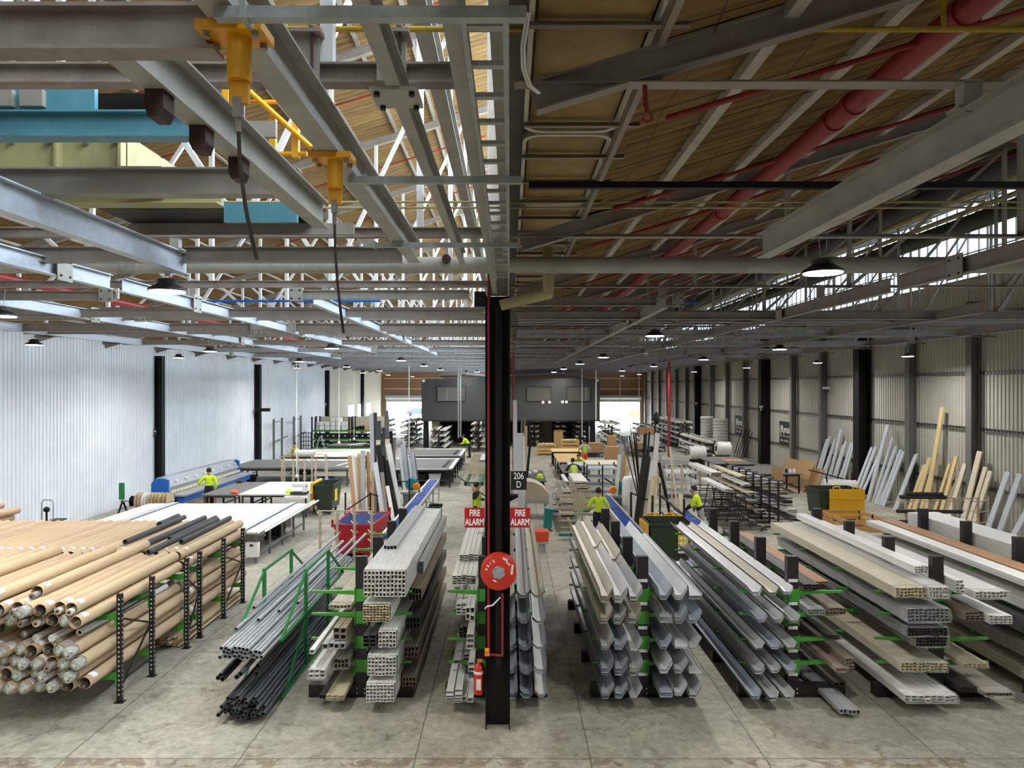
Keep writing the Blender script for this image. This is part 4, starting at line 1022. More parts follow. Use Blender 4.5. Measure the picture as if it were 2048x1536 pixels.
bundle('narrow black bars on the base, A-frame side of the %s' % RB, -2.92, -2.72, .2, .26, 10.85, 15, 4, 1, 'profile_dark', None)
bundle('flat cream profiles on the base, A-frame side of the %s' % RB, -2.8, -2.53, .2, .28, 10.8, 15.4, 8, 2, 'profile_cream', None)
bundle('film wrapped pale tubes on the second level, A-frame side of the %s' % RB, -3.05, -2.80, .57, .69, 10.75, 15.4, 3, 2, 'profile_white', 'film_clear')
bundle('film wrapped brown channels on the second level, A-frame side of the %s' % RB, -2.75, -2.53, .57, .72, 11.1, 15.8, 4, 2, 'profile_brown', 'film_clear')
bundle('four square pale tubes on the third level, A-frame side of the %s' % RB, -2.88, -2.53, .95, 1.04, 10.9, 15.6, 4, 1, 'profile_grey', None, t=.008)
bundle('white tube at the third level arm tips, A-frame side of the %s' % RB, -3.02, -2.94, .95, 1.02, 10.7, 15.4, 1, 1, 'profile_white', None)
bundle('three dark square tubes on the third level, A-frame side of the %s' % RB, -2.74, -2.53, 1.05, 1.25, 11.0, 15.6, 2, 2, 'profile_brown', None, t=.01)
bundle('cream strips in film on the fourth level, A-frame side of the %s' % RB, -2.95, -2.6, 1.35, 1.41, 11.6, 16.4, 6, 1, 'profile_cream', 'film_clear')
R = 'half hidden rack'
for l, (x0, x1, z0, z1, y, nx, nz, m, d) in enumerate([
    (-.98, -.86, .2, .34, 10.8, 1, 3, 'plastic_white', 'two stacked white tubes at the outer base'), (-.84, -.72, .2, .38, 10.75, 1, 4, 'plastic_white', 'tall stack of white tubes at the base'), (-.6, -.4, .2, .28, 10.75, 2, 1, 'plastic_white', 'white tubes at the base below the extinguisher'),
    (-.9, -.78, .57, .63, 11.3, 1, 1, 'profile_grey', 'grey tube on the second level'), (-.76, -.66, .57, .63, 11.5, 1, 1, 'profile_grey', 'second grey tube on the second level'), (-.6, -.5, .57, .72, 11.0, 1, 2, 'plastic_white', 'white tubes on the second level'),
    (-.82, -.52, .95, 1.12, 11.4, 4, 3, 'profile_dark', 'black ended tubes on the third level'), (-.54, -.42, .95, 1.18, 10.9, 1, 3, 'plastic_white', 'white tubes beside the column on the third level'),
    (-.86, -.58, 1.35, 1.52, 11.3, 3, 3, 'plastic_white', 'black holed white tubes on the fourth level'), (-.56, -.42, 1.35, 1.55, 11.0, 2, 2, 'plastic_white', 'wrapped white tubes on the fourth level'),
    (-.95, -.56, 1.71, 1.87, 11.7, 5, 4, 'profile_white', 'wide layer of white tubes on the top level'), (-.90, -.56, 1.88, 2.0, 12.6, 4, 3, 'profile_white', 'upper layer of white tubes on the top level')]):
    bundle('%s, rack half hidden by the column' % d, x0, x1, z0, z1, y, 15.6 if l < 10 else 15.4, nx, nz, m, None, jit=.05)
R = 'second flashing rack'
for l, (x0, x1, z0, z1, y, nx, nz, m, f, d) in enumerate([
    (4.95, 5.25, .06, .13, 10.65, 5, 1, 'profile_grey', None, 'grey channels poking out over the base, window side'), (5.05, 5.22, .57, .62, 11.0, 4, 2, 'profile_orange', 'film_clear', 'wrapped orange brown strips on the second level, window side'),
    (5.15, 5.35, .2, .27, 11.3, 2, 1, 'profile_dark', None, 'black angle bars on the base, window side'), (5.2, 5.34, .62, .76, 11.0, 3, 3, 'profile_brown', None, 'brown hollow profiles on the second level, window side'),
    (5.05, 5.25, .95, 1.02, 11.3, 5, 2, 'profile_dark', None, 'black profiles on the third level, window side'), (4.75, 5.0, 1.35, 1.43, 11.3, 6, 2, 'profile_grey', 'film_clear', 'film wrapped grey profiles on the fourth level, window side'), (5.08, 5.35, 1.35, 1.45, 11.3, 5, 2, 'profile_brown', None, 'brown grey profiles on the fourth level, window side'),
    (4.72, 4.98, 1.71, 1.8, 11.4, 4, 2, 'profile_dark', None, 'black capped profiles on the top level, window side'), (5.02, 5.3, 1.71, 1.74, 11.8, 3, 1, 'profile_orange', None, 'orange brown strips on the top level, window side')]):
    bundle('%s of the %s' % (d, R), x0, x1, z0, z1, y, 15.8, nx, nz, m, f)
R = 'third rack past column'
for l, (x0, x1, z0, z1, y, nx, nz, m, f, d) in enumerate([
    (5.98, 6.78, .2, .30, 10.75, 8, 2, 'plastic_white', 'film_clear', 'ribbed film wrapped white tubes on the base'), (6.05, 6.8, .57, .70, 11.0, 11, 3, 'profile_cream', 'film_clear', 'film wrapped cream profiles on the second level'),
    (6.28, 6.8, .95, 1.10, 11.0, 9, 3, 'profile_dark', 'film_clear', 'film wrapped dark profiles on the third level'), (6.15, 6.79, 1.11, 1.24, 11.0, 10, 3, 'profile_dark', 'film_clear', 'upper film wrapped dark profiles on the third level'),
    (6.12, 6.80, 1.35, 1.55, 10.95, 10, 4, 'profile_grey', 'film_clear', 'thick film wrapped grey profiles on the fourth level'), (5.98, 6.45, 1.71, 1.86, 11.0, 8, 3, 'profile_cream', 'film_clear', 'film wrapped cream profiles on the top level'), (6.47, 6.8, 1.71, 1.88, 10.95, 6, 3, 'profile_white', 'film_clear', 'film wrapped silver profiles on the top level'), (6.55, 6.8, 1.95, 2.07, 11.5, 4, 3, 'plastic_white', None, 'square white profiles at the top of the uprights'),
    (7.02, 7.3, .2, .28, 11.1, 5, 2, 'profile_dark', None, 'dark profiles on the base, window side'), (7.32, 7.75, .2, .26, 10.95, 8, 1, 'profile_brown', 'film_clear', 'film wrapped brown profiles on the base, window side'), (7.1, 7.5, .57, .64, 11.1, 6, 2, 'profile_cream', None, 'cream profiles on the second level, window side'),
    (7.05, 7.35, 1.35, 1.48, 11.0, 4, 3, 'profile_brown', None, 'brown hollow channels on the fourth level, window side'), (7.36, 7.72, 1.33, 1.46, 10.9, 5, 3, 'profile_white', None, 'white hollow channels on the fourth level, window side'), (7.03, 7.16, 1.72, 1.92, 11.2, 2, 4, 'plastic_white', None, 'tall white perforated profile on the top level, window side'), (7.2, 7.72, 1.70, 1.8, 11.0, 8, 2, 'profile_white', 'film_clear', 'film wrapped white profiles on the top level, window side')]):
    bundle('%s of the %s' % (d, R), x0, x1, z0, z1, y, 16.3, nx, nz, m, f)
R = 'rack at frame edge'
for l, (x0, x1, z0, z1, y, nx, nz, m, f, d) in enumerate([
    (8.4, 9.1, .2, .4, 10.9, 9, 3, 'profile_cream', 'film_clear', 'film wrapped cream profiles on the base'), (8.4, 9.15, .57, .78, 11, 9, 4, 'profile_brown', 'film_clear', 'film wrapped brown grey profiles on the second level'), (8.4, 9.15, .95, 1.17, 11, 9, 4, 'profile_dark', 'film_clear', 'film wrapped dark profiles on the third level'),
    (8.38, 9.12, 1.35, 1.52, 11, 9, 3, 'profile_white', 'film_clear', 'film wrapped silver profiles on the fourth level'), (8.4, 8.72, 1.71, 1.82, 11, 4, 3, 'plastic_white', None, 'white strips on the top level'), (8.74, 8.95, 1.71, 1.84, 11, 4, 3, 'profile_orange', None, 'orange brown strips on the top level'), (8.97, 9.16, 1.71, 1.82, 11, 3, 3, 'profile_orange', None, 'second orange strips beside the upright on the top level'),
    (9.42, 10.1, 1.71, 2.0, 11.2, 7, 4, 'plastic_white', 'film', 'big white wrapped bundle on the top level, window side'), (9.42, 10.15, 1.35, 1.55, 11.2, 8, 3, 'profile_dark', 'film_clear', 'dark wrapped bundle on the fourth level, window side'), (9.42, 10.1, .95, 1.18, 11.2, 7, 3, 'profile_white', 'film_clear', 'silver wrapped bundle on the third level, window side'), (9.42, 10.1, .57, .8, 11.2, 7, 3, 'profile_brown', 'film_clear', 'brown wrapped bundle on the lower level, window side')]):
    bundle('%s of the %s' % (d, R), x0, x1, z0, z1, y, 16.8, nx, nz, m, f)
# ---- things on the column
def sign(name, lab, x, y, z, w_, h, m, lines, tm, size, cat='sign', sx=.9, bold=.004):
    t = thing(name, lab, cat, (x, y, z)); B().box(x-w_/2, x+w_/2, y, y+.006, z, z+h).build('plate', m, t)
    n = len(lines)
    for i, l in enumerate(lines): words3d(l, size, tm, t, (x, y-.004, z+h*(1-(i+.5)/n)+(.0 if n == 1 else h*.02*(1 if i else -1))), sx=sx, bold=bold)
    return t
pxm = 10.25/F
sign('fire_sign', 'red FIRE ALARM sign on the white wall side of the column', -.51, 10.24, EYE-(1055-772)*pxm, .29, .285, 'sign_red', ['FIRE', 'ALARM'], 'sign_white', .128, sx=.66)
sign('fire_sign', 'red FIRE ALARM sign on the window side of the column', .145, 10.24, EYE-(1055-772)*pxm, .29, .285, 'sign_red', ['FIRE', 'ALARM'], 'sign_white', .128, sx=.66)
sign('column_sign', 'black column sign reading 206 D', .125, 10.24, EYE-(979.5-772)*pxm, .232, .27, 'sign_black', ['206', 'D'], 'sign_white', .135, sx=.74, bold=.001)
hx, hz, hy = (997-1020)*10.1/F, EYE-(1145-772)*10.1/F, 10.08
t = thing('hose_reel', 'round red fire hose reel with a silver hub on the column', 'hose reel', (hx, 10.3, hz))
B().lathe((hx, hy, hz), [(.0, 0), (.235, 0), (.252, .008), (.256, .03), (.245, .03), (.23, .02), (.2, .03), (.2, .14), (.256, .15), (.256, .19), (.0, .19)], 48, 'Y').build('drum', 'red', t)
hub = B().lathe((hx, hy, hz), [(.0, -.012), (.085, -.012), (.094, 0)], 24, 'Y').build('hub', 'galv', t)
g = B()
for i in range(6): a = i*PI/3+.2; g.ball((hx+.084*math.cos(a), hy-.012, hz+.084*math.sin(a)), .009, 8)
g.build('bolt', 'lamp_body', hub)
for ch, a in zip('2/84', (112, 131, 147, 163)):
    r_ = math.radians(a); words3d(ch, .05, 'sign_white', t, (hx+.18*math.cos(r_), hy-.003, hz+.18*math.sin(r_)), (PI/2, -(r_-PI/2)+PI, 0), bold=.002)
for ch, a in zip('KOZ', (52, 44, 37)):
    r_ = math.radians(a); words3d(ch, .036, 'sign_white', t, (hx+.19*math.cos(r_), hy-.003, hz+.19*math.sin(r_)), (PI/2, -(r_-PI/2), 0), bold=.001)
for a, rr, w_, h_ in ((64, .215, .075, .028), (14, .2, .03, .14), (245, .125, .055, .018)):
    r_ = math.radians(a); B().cbox((hx+rr*math.cos(r_), hy-.003, hz+rr*math.sin(r_)), w_, .004, h_, (0, -(r_-PI/2) if a != 14 else .1, 0)).build('sticker', 'label', t)
B().box(hx-.03, hx+.03, hy+.19, 10.35, hz-.03, hz+.03).build('axle', 'black', t)
pv = B().path([(-.36, 10.2, 1.80), (-.33, 10.18, 1.84), (-.25, 10.16, 1.86), (-.14, 10.14, 1.98)], .011, 8).build('hose_tail', 'plastic_white', t)
B().cbox((-.33, 10.22, 1.17), .07, .05, .1).ball((-.33, 10.19, 1.2), .03, 8).build('valve', 'orange_tool', t)
ex, ey = (957-1020)*10.3/F, 10.42
ez = EYE-(1388-772)*10.4/F
t = thing('fire_extinguisher', 'red fire extinguisher with a white band standing against the column', 'fire extinguisher', (ex, ey, ez))
B().lathe((ex, ey, ez), [(.0, 0), (.07, .0), (.076, .015), (.076, .36), (.06, .41), (.025, .44), (.02, .46)], 20).build('cylinder', 'red', t)
B().lathe((ex, ey, ez), [(.0765, .30), (.078, .30), (.078, .345), (.0765, .345)], 20).build('white_band', 'plastic_white', t)
B().box(ex-.035, ex+.035, ey-.079, ey-.076, ez+.08, ez+.24).build('instruction_label', 'label', t)
B().box(ex-.02, ex+.05, ey-.015, ey+.015, ez+.46, ez+.5).build('handle', 'orange_tool', t); B().path([(ex+.03, ey, ez+.46), (ex+.085, ey, ez+.38), (ex+.085, ey, ez+.12)], .01, 8).build('hose', 'black', t)
B().box(ex-.085, ex+.085, ey+.05, ey+.09, ez+.2, ez+.24).box(ex-.05, ex+.085, ey+.06, ey+.085, ez+.2, ez+.24).build('wall_bracket', 'black', t)
for z, d in ((2.93, 'upper'), (2.83, 'lower')) if False else (): pass
t = tag(B().prof((-.0, 10.45, 3.3), (.0, 10.6, 3.3), [(0, 0), (.12, .06), (.12, .09), (0, .09)]).build('crane_bracket', 'black'), 'small black bracket on the side of the column above the sign', 'bracket')
# ================================================================ MIDDLE AND FAR FLOOR
def X(px, y): return (px-1020)*y/F
def Zp(py, y): return EYE-(py-772)*y/F
def table(lab, x0, x1, y0, y1, z, top, frame='mid_grey', nl=2, th=.05, shelf=None, name='work_table', parts=True):
    t = thing(name, lab, 'table', ((x0+x1)/2, y0, 0))
    B().box(x0, x1, y0, y1, z-th, z).build('tabletop', top, t)
    for i in range(nl+1):
        y = y0+.12+(y1-y0-.24)*i/nl
        for x in (x0+.12, x1-.12): B().box(x-.03, x+.03, y-.03, y+.03, 0, z-th).build('leg', frame, t)
        B().box(x0+.12, x1-.12, y-.02, y+.02, z-th-.08, z-th).build('cross_rail', frame, t)
    for x in (x0+.12, x1-.12): B().box(x-.02, x+.02, y0+.12, y1-.12, .22, .27).build('lower_rail', frame, t)
    if shelf: B().box(x0+.15, x1-.15, y0+.2, y1-.2, .3, .33).build('shelf', shelf, t)
    return t
# big white cutting table
t = table('largest white cutting table, behind the kraft rolls', -12.6, -7.05, 19.9, 24.8, .9, 'table_white', 'mid_grey', 4)
for x0, x1, m in ((-7.68, -7.5, 'galv_and_skylit'), (-11.86, -11.62, 'galv_and_skylit')):
    B().box(x0, x1, 19.95, 24.9, .9, .93).build('track', m, t); B().box(x1, x1+.05, 19.95, 24.9, .9, .91).build('track_groove', 'dark_grey', t)
for k, x in enumerate((-7.0, -6.86)): tag(B().pipe((x, 19.6+.2*k, .93), (x+.05, 25.2, .93), .035, .028, 12).build('roller_tube', 'plastic_white'), '%s white tube lying along the edge of the largest white table' % ('inner', 'outer')[k], 'tube')
t = thing('control_box', 'white control box hanging at the near leg of the largest white table', 'control box', (-7.2, 19.95, .2)); B().box(-7.42, -7.08, 19.9, 20.1, .2, .6).build('case', 'plastic_white', t); B().box(-7.3, -7.2, 19.89, 19.9, .5, .56).build('panel_slot', 'lamp_body', t)
t = thing('motor_unit', 'black motor and hoses under the far end of the largest white table', 'motor', (-7.4, 23.4, 0)); B().lathe((-7.75, 23.2, .3), [(0, 0), (.28, .0), (.3, .1), (.3, .4), (.2, .5), (0, .5)], 18, 'Y').build('drum', 'black', t); B().box(-8.0, -7.45, 23.1, 23.8, .02, .1).build('skid', 'dark_grey', t); B().box(-7.6, -7.35, 23.85, 24.1, .25, .7).build('housing', 'plastic_white', t)
t = table('second white table, with a lime tape measure on it', -10.3, -7.65, 26.9, 30.4, .9, 'table_white', 'dark_grey', 3)
table('narrow dark grey table joined to the second white table', -11.7, -10.34, 26.9, 30.5, .88, 'table_grey', 'dark_grey', 2)
t = thing('sewing_machine', 'black and white sewing machine at the corner of the second white table', 'machine', (-7.95, 27.0, .9)); B().box(-8.3, -7.7, 26.8, 27.2, .9, .98).build('bed', 'lamp_body', t); B().box(-7.85, -7.72, 26.85, 27.1, .98, 1.2).box(-8.25, -7.72, 26.88, 27.08, 1.16, 1.28).build('arm_head', 'plastic_white', t); B().box(-8.45, -7.6, 26.5, 26.8, .80, .86).build('side_table', 'plastic_white', t)
for x, y, m, lab in ((-10.55, 27.2, 'hivis_orange', 'orange cloth on the narrow dark table'), (-8.5, 27.3, 'hivis', 'lime tape measure on the second white table'), (-11.5, 30.2, 'bin_green', 'dark green box on the narrow dark table')):
    tag(B().lathe((x, y, .9), [(0, 0), (.13, 0), (.14, .06), (.08, .11), (0, .12)], 12).build('tool', m), lab, 'tool')
def stub(name, lab, cat, m, b): return tag(b.build(name, m), lab, cat)
t = table('dark topped table with a white far strip, behind the cream prong rack', -14.2, -8.0, 35.3, 39.6, .9, 'table_grey', 'dark_grey', 3)
B().box(-12.6, -8.2, 38.9, 39.6, .9, .915).box(-8.3, -8.05, 35.3, 39.6, .9, .93).build('white_edge', 'table_white', t)
B().bar((-8.9, 36.4, .915), (-8.4, 39, .915), .16, .02).build('straight_edge', 'table_white', t)
stub('fabric_tube', 'long black roll resting along the front of the dark topped table', 'roll', 'fabric_char', B().tube((-14.8, 35.2, .86), (-10.5, 35.2, .9), .07, 12))
stub('fabric_tube', 'grey roll resting at the front corner of the dark topped table', 'roll', 'mid_grey', B().tube((-9.3, 35.15, .9), (-7.6, 35.25, .88), .09, 12))
stub('storage_tub', 'blue tub under the dark topped table', 'tub', 'blue', B().prof((-9.3, 35.6, 0), (-9.3, 36.2, 0), [(-.3, .05), (.3, .05), (.36, .4), (-.36, .4)]))
t = table('third white table, white top and dark border, near the boxed shelving', -13.4, -8.6, 41.3, 46.3, .9, 'table_white', 'dark_grey', 3)
B().box(-13.4, -12.7, 41.3, 46.3, .9, .912).build('dark_border', 'table_grey', t)
t = table('small grey table with a white straight edge, next to the boxed shelving', -12.6, -10.2, 48.6, 51, .92, 'table_grey', 'green_beam', 2)
B().bar((-11.1, 48.7, .935), (-10.4, 50.9, .935), .25, .02).build('straight_edge', 'table_white', t)
for k, (y0, y1, x0, lab) in enumerate([(34.9, 40.3, -6.9, 'closer of the two grey felt tables by the aisle'), (41.6, 46.4, -6.2, 'farther of the two grey felt tables by the aisle')]):
    t = table(lab, x0, -2.85, y0, y1, .9, 'table_grey', 'black', 3, shelf='dark_grey')
    e = B().box(x0, -2.85, y0, y0+.12, .9, .915).box(x0, -2.85, y1-.4, y1, .9, .912).box(-3.05, -2.85, y0, y1, .9, .915).build('white_edge', 'table_white', t)
    B().bar((-3.35, y0+.9, .93), (-3.3, y1-1.4, .93), .12, .04).build('straight_edge', 'black', t)
    for q in range(4): stub('storage_tub', 'clutter tub on the shelf under the %s felt table, tub %s along' % (('closer', 'farther')[k], ORD[q]), 'tub', ('dark_grey', 'mid_grey', 'black', 'plastic_white')[q], B().prof((-6+.75*q, y0+.4, .33), (-6+.75*q, y0+1.0, .33), [(-.25, 0), (.25, 0), (.3, .3), (-.3, .3)]))
# press brake / folding machine
MX, M0, M1 = -13.3, 27.2, 34.3
t = thing('folding_machine', 'long blue and grey sheet folding machine along the white wall', 'machine', (MX, M0, 0))
for yy in (M0, M1): B().prof((MX, yy, 0), (MX, yy+.12, 0), [(-.45, 0), (.45, 0), (.45, .82), (.2, .86), (.2, 1.38), (.05, 1.44), (-.3, 1.44), (-.45, 1.25)]).build('end_plate', 'blue', t)
ub = B().prof((MX, M0+.12, 0), (MX, M1, 0), [(-.35, 1.0), (.12, .92), (.2, 1.1), (-.05, 1.46), (-.3, 1.46)]).build('upper_beam', 'machine_grey', t)
g = B(); y = M0+.8
while y < M1: g.tube((MX+.12, y, 1.26), (MX+.20, y, 1.28), .04, 8); y += .85
g.build('adjuster', 'label', ub)
g = B(); y = M0+.2
while y < M1: g.box(MX+.14, MX+.26, y, y+.12, .85, .95); y += .2
g.build('clamp_finger', 'board_cream', ub)
B().box(MX+.3, MX+.85, M0, M1, .76, .82).build('folding_leaf', 'galv', t)
B().prof((MX+.5, M0+.12, 0), (MX+.5, M1, 0), [(-.3, .36), (.22, .5), (.3, .75), (-.3, .75)]).build('apron', 'blue', t)
for yy in (M0+.2, M1-.9): B().box(MX-.3, MX+.4, yy, yy+.7, 0, .5).build('pedestal', 'blue', t)
for k, (x, m) in enumerate(((-14.0, 'black'), (-13.75, 'kraft'), (-13.5, 'plastic_white'), (-13.25, 'kraft'), (-13.0, 'kraft'), (-12.7, 'kraft'))):
    tt = thing('cable_spool', '%s flanged spool on the rod before the folding machine, %s from the wall' % ({'black': 'black', 'kraft': 'brown', 'plastic_white': 'white'}[m], ORD[k]), 'spool', (x, 26.4, .72))
    r = .2 if k == 0 else .33
    B().lathe((x, 26.4, .72), [(.06, -.07), (r, -.07), (r, -.055), (.12, -.05), (.12, .05), (r, .055), (r, .07), (.06, .07)], 20, 'X').build('flanges', m, tt)
t = thing('spool_stand', 'black rod stand with a green post by the white wall', 'stand', (-14.3, 26.4, 0)); B().tube((-14.5, 26.4, .72), (-12.4, 26.4, .72), .03, 8).build('rod', 'galv', t); B().bar((-14.4, 26.4, .75), (-14.55, 26.2, 0), .05, .05).build('leg', 'black', t); B().bar((-14.4, 26.4, .75), (-14.3, 26.7, 0), .05, .05).build('leg', 'black', t); B().box(-12.45, -12.37, 26.35, 26.45, 0, .8).build('leg', 'black', t); B().box(-14.52, -14.35, 26.35, 26.45, .78, 1.4).build('post', 'green_frame', t)
for k in range(5): stub('carton', 'brown carton under the folding machine, %s from its front end' % ORD[k], 'box', 'card', B().box(-12.75+.02*k, -12.35, 27.4+.5*k, 27.85+.5*k, 0, .34-.04*(k % 2)))
def bin_(lab, x0, x1, y0, y1, h, body, lid=None, lidside='left', sticker=None, rot=0, taper=.08, inner=None):
    t = thing('waste_bin', lab, 'bin', ((x0+x1)/2, y0, 0)); z0 = .2
    def ring(e, z): return [(x0+e, y0+e, z), (x1-e, y0+e, z), (x1-e, y1-e, z), (x0+e, y1-e, z)]
    b = B(); lp = [ring(taper, z0), ring(0, h), ring(.05, h), ring(.05+taper*.7, z0+.25)]
    for l in lp: b.v += l
    for k in range(3): b.f += [(k*4+i, k*4+(i+1) % 4, k*4+4+(i+1) % 4, k*4+4+i) for i in range(4)]
    b.f += [(3, 2, 1, 0), (12, 13, 14, 15)]
    b.build('body', body, t, smooth=False)
    r = B()
    for (a, c, d, e) in ((x0-.03, x1+.03, y0-.03, y0+.05), (x0-.03, x1+.03, y1-.05, y1+.03), (x0-.03, x0+.05, y0, y1), (x1-.05, x1+.03, y0, y1)): r.box(a, c, d, e, h-.07, h)
    r.build('rim', body, t)
    for x in (x0+.2, x1-.2):
        for y in (y0+.2, y1-.2): B().lathe((x-.03, y, .1), [(.0, 0), (.1, 0), (.1, .06), (0, .06)], 14, 'X').box(x-.04, x+.04, y-.03, y+.03, .1, z0+.04).build('caster', 'rubber', t)
    if lid:
        if lidside == 'left': l = B().prof((x0-.12, y0+.02, 0), (x0-.12, y1-.02, 0), [(-.05, .25), (.02, .25), (.07, h+.04), (.0, h+.08), (-.04, h)]).build('lid', lid, t)
        elif lidside == 'front':
            l = B().box(x0+.35, x1+.05, y0-.1, y0-.04, .18, h+.03).box(x0+.35, x1+.05, y0-.12, y0-.1, h*.72, h*.74).build('lid', lid, t)
            for x in (x0+.62, x1-.25): B().path([(x-.12, y0-.07, h+.03), (x-.12, y0-.05, h+.12), (x+.12, y0-.05, h+.12), (x+.12, y0-.07, h+.03)], .022, 8).build('lid_handle', lid, l)
        else:
            l = B().box(x0+.02, x1-.02, y1+.02, y1+.08, .3, h+.02).box(x0-.1, x0-.03, y0+.05, y1, .3, h-.05).build('lid', lid, t)
            for x in (x0+.3, x1-.3): B().path([(x-.14, y1+.05, h), (x-.14, y1, h+.08), (x+.14, y1, h+.08), (x+.14, y1+.05, h)], .025, 8).build('lid_handle', lid, l)
    return t
t = bin_('dark green wheeled bin with a yellow lid hanging behind, by the second white table', -7.58, -6.85, 27.5, 28.9, 1.18, 'bin_green', 'bin_yellow')
B().box(-6.86, -6.845, 27.75, 28.15, .5, .95).build('sticker', 'sign_yellow', t)
t = bin_('dark green wheeled bin with a yellow lid folded over its front, by the timber crate', 11.45, 13.05, 26.3, 27.5, 1.15, 'bin_green', 'bin_yellow', 'front')
t = bin_('dark green bin with a yellow printed sticker, behind the flashing racks', 3.85, 5.0, 19.5, 20.6, 1.22, 'bin_green', 'bin_yellow', 'back')
s_ = B().box(4.62, 4.9, 19.51, 19.52, .55, 1.0).build('sticker', 'sign_yellow', t); B().box(4.62, 4.9, 19.5, 19.508, .4, .56).build('sticker_foot', 'label', s_)
for dx in (0, .12):
    for dz in (.68, .82): B().lathe((4.7+dx, 19.505, dz), [(0, -.002), (.045, -.002), (.045, 0)], 14, 'Y').build('sticker_icon', 'sign_white', s_)
for k in range(4): stub('scrap_offcut', 'white scrap lying in the stickered green bin, %s of four' % ORD[k], 'scrap', 'plastic_white', B().cbox((4.15+.2*k, 19.95+.1*(k % 2), 1.02), .25, .1, .06, (.4*k, .5, .3*k)))
bin_('black green wheeled bin with a blue label at the far end of the folding machine', -13.85, -13.2, 34.5, 35.2, .95, 'bin_green')
B().box(-13.65, -13.35, 34.47, 34.485, .5, .82).build('label', 'blue', bpy.data.objects['waste_bin.003'])
bin_('small black bin beside the folding machine', -12.95, -12.5, 34.7, 35.15, .62, 'black')
t = thing('waste_skip', 'red steel skip with a faded blue inside, behind the cream prong rack', 'skip', (-4.5, 20.7, 0))
def skip():
    b = B(); o = [(-5.05, 20.7), (-4.05, 20.7), (-3.98, 22.6), (-5.05, 22.6)]; tp = [(-5.12, 20.62), (-4.0, 20.62), (-3.85, 22.7), (-5.12, 22.7)]
    b.v = [(x, y, .12) for x, y in o]+[(x, y, .96) for x, y in tp]; b.f = [(0, 1, 5, 4), (1, 2, 6, 5), (2, 3, 7, 6), (3, 0, 4, 7), (3, 2, 1, 0)]
    return b
skip().build('body', 'bin_red', t)
b = skip(); b.v = [(x*1+(.03 if x < -4.5 else -.03), y+(.03 if y < 21.5 else -.03), z+(.02 if z < .5 else 0)) for x, y, z in b.v]; b.build('liner', 'bin_blue', t)
r = B()
for a, c in (((-5.12, 20.62), (-4.0, 20.62)), ((-4.0, 20.62), (-3.85, 22.7)), ((-3.85, 22.7), (-5.12, 22.7)), ((-5.12, 22.7), (-5.12, 20.62))): r.bar((*a, .95), (*c, .95), .05, .06)
r.build('rim', 'bin_red', t)
for x, y in ((-5.15, 20.6), (-5.15, 22.7), (-3.84, 22.7), (-4.0, 20.6)): B().box(x-.03, x+.03, y-.03, y+.03, .9, 1.12).build('lifting_lug', 'bin_red', t)
for x in (-4.95, -4.2): B().box(x-.1, x+.1, 20.75, 22.5, 0, .12).build('skid', 'bin_red', t)
# cream prong racks
def prong(lab, x0, x1, y, h, n, rows, m='cream_rack', pl=.3, base=True, tilt=.12):
    t = thing('prong_rack', lab, 'rack', ((x0+x1)/2, y, 0)); p0 = None; a0 = None
    for i in range(n):
        x = x0+(x1-x0)*i/(n-1)
        if p0 is None: p0 = B().box(x-.032, x+.032, y-.032, y+.032, 0, h).build('post', m, t)
        else: cpart(p0, t, (x-x0, 0, 0))
        for k in range(rows):
            z = .3+(h-.45)*k/(rows-1)
            if a0 is None: a0 = B().tube((x, y, z), (x+.16, y-pl, z+tilt), .016, 8).tube((x, y, z), (x-.16, y+pl, z-tilt*0+.05), .016, 8).build('prong', m, t); z0 = z
            else: cpart(a0, t, (x-x0, 0, z-z0))
    B().box(x0-.05, x1+.05, y-.02, y+.02, h-.03, h).build('top_rail', m, t)
    if base: B().box(x0-.05, x1+.05, y-.02, y+.02, .08, .12).build('base_rail', m, t); 
    for x in (x0, x1): B().box(x-.03, x+.03, y-.35, y+.35, 0, .06).build('foot', m, t)
    return t
prong('cream prong rack standing in front of the red skip', -5.38, -3.92, 20.1, 1.48, 4, 5)
prong('cream prong rack in front of the dark topped table', -10.6, -8.5, 33.0, 1.62, 5, 5)
prong('cream prong rack close behind another, by the dark topped table', -10.9, -8.9, 34.3, 1.7, 4, 5)
prong('cream prong rack before the grey shelves, window side', 5.9, 7.1, 29.4, 1.75, 4, 4)
prong('cream prong rack carrying black wrapped tubes, near the leaning cream boards', 12.6, 14.9, 22.6, 1.45, 4, 4)
for k, (z, x0, x1) in enumerate(((1.5, 12.3, 13.7), (1.6, 12.5, 13.6), (1.05, 12.2, 14.2), (.72, 12.3, 13.6))):
    stub('fabric_tube', 'black wrapped tube on the prong rack by the leaning boards, %s from the top' % ('second', 'highest', 'third', 'fourth')[k], 'roll', 'fabric_dark', B().tube((x0, 22.4, z), (x1, 22.3, z), .06, 12))
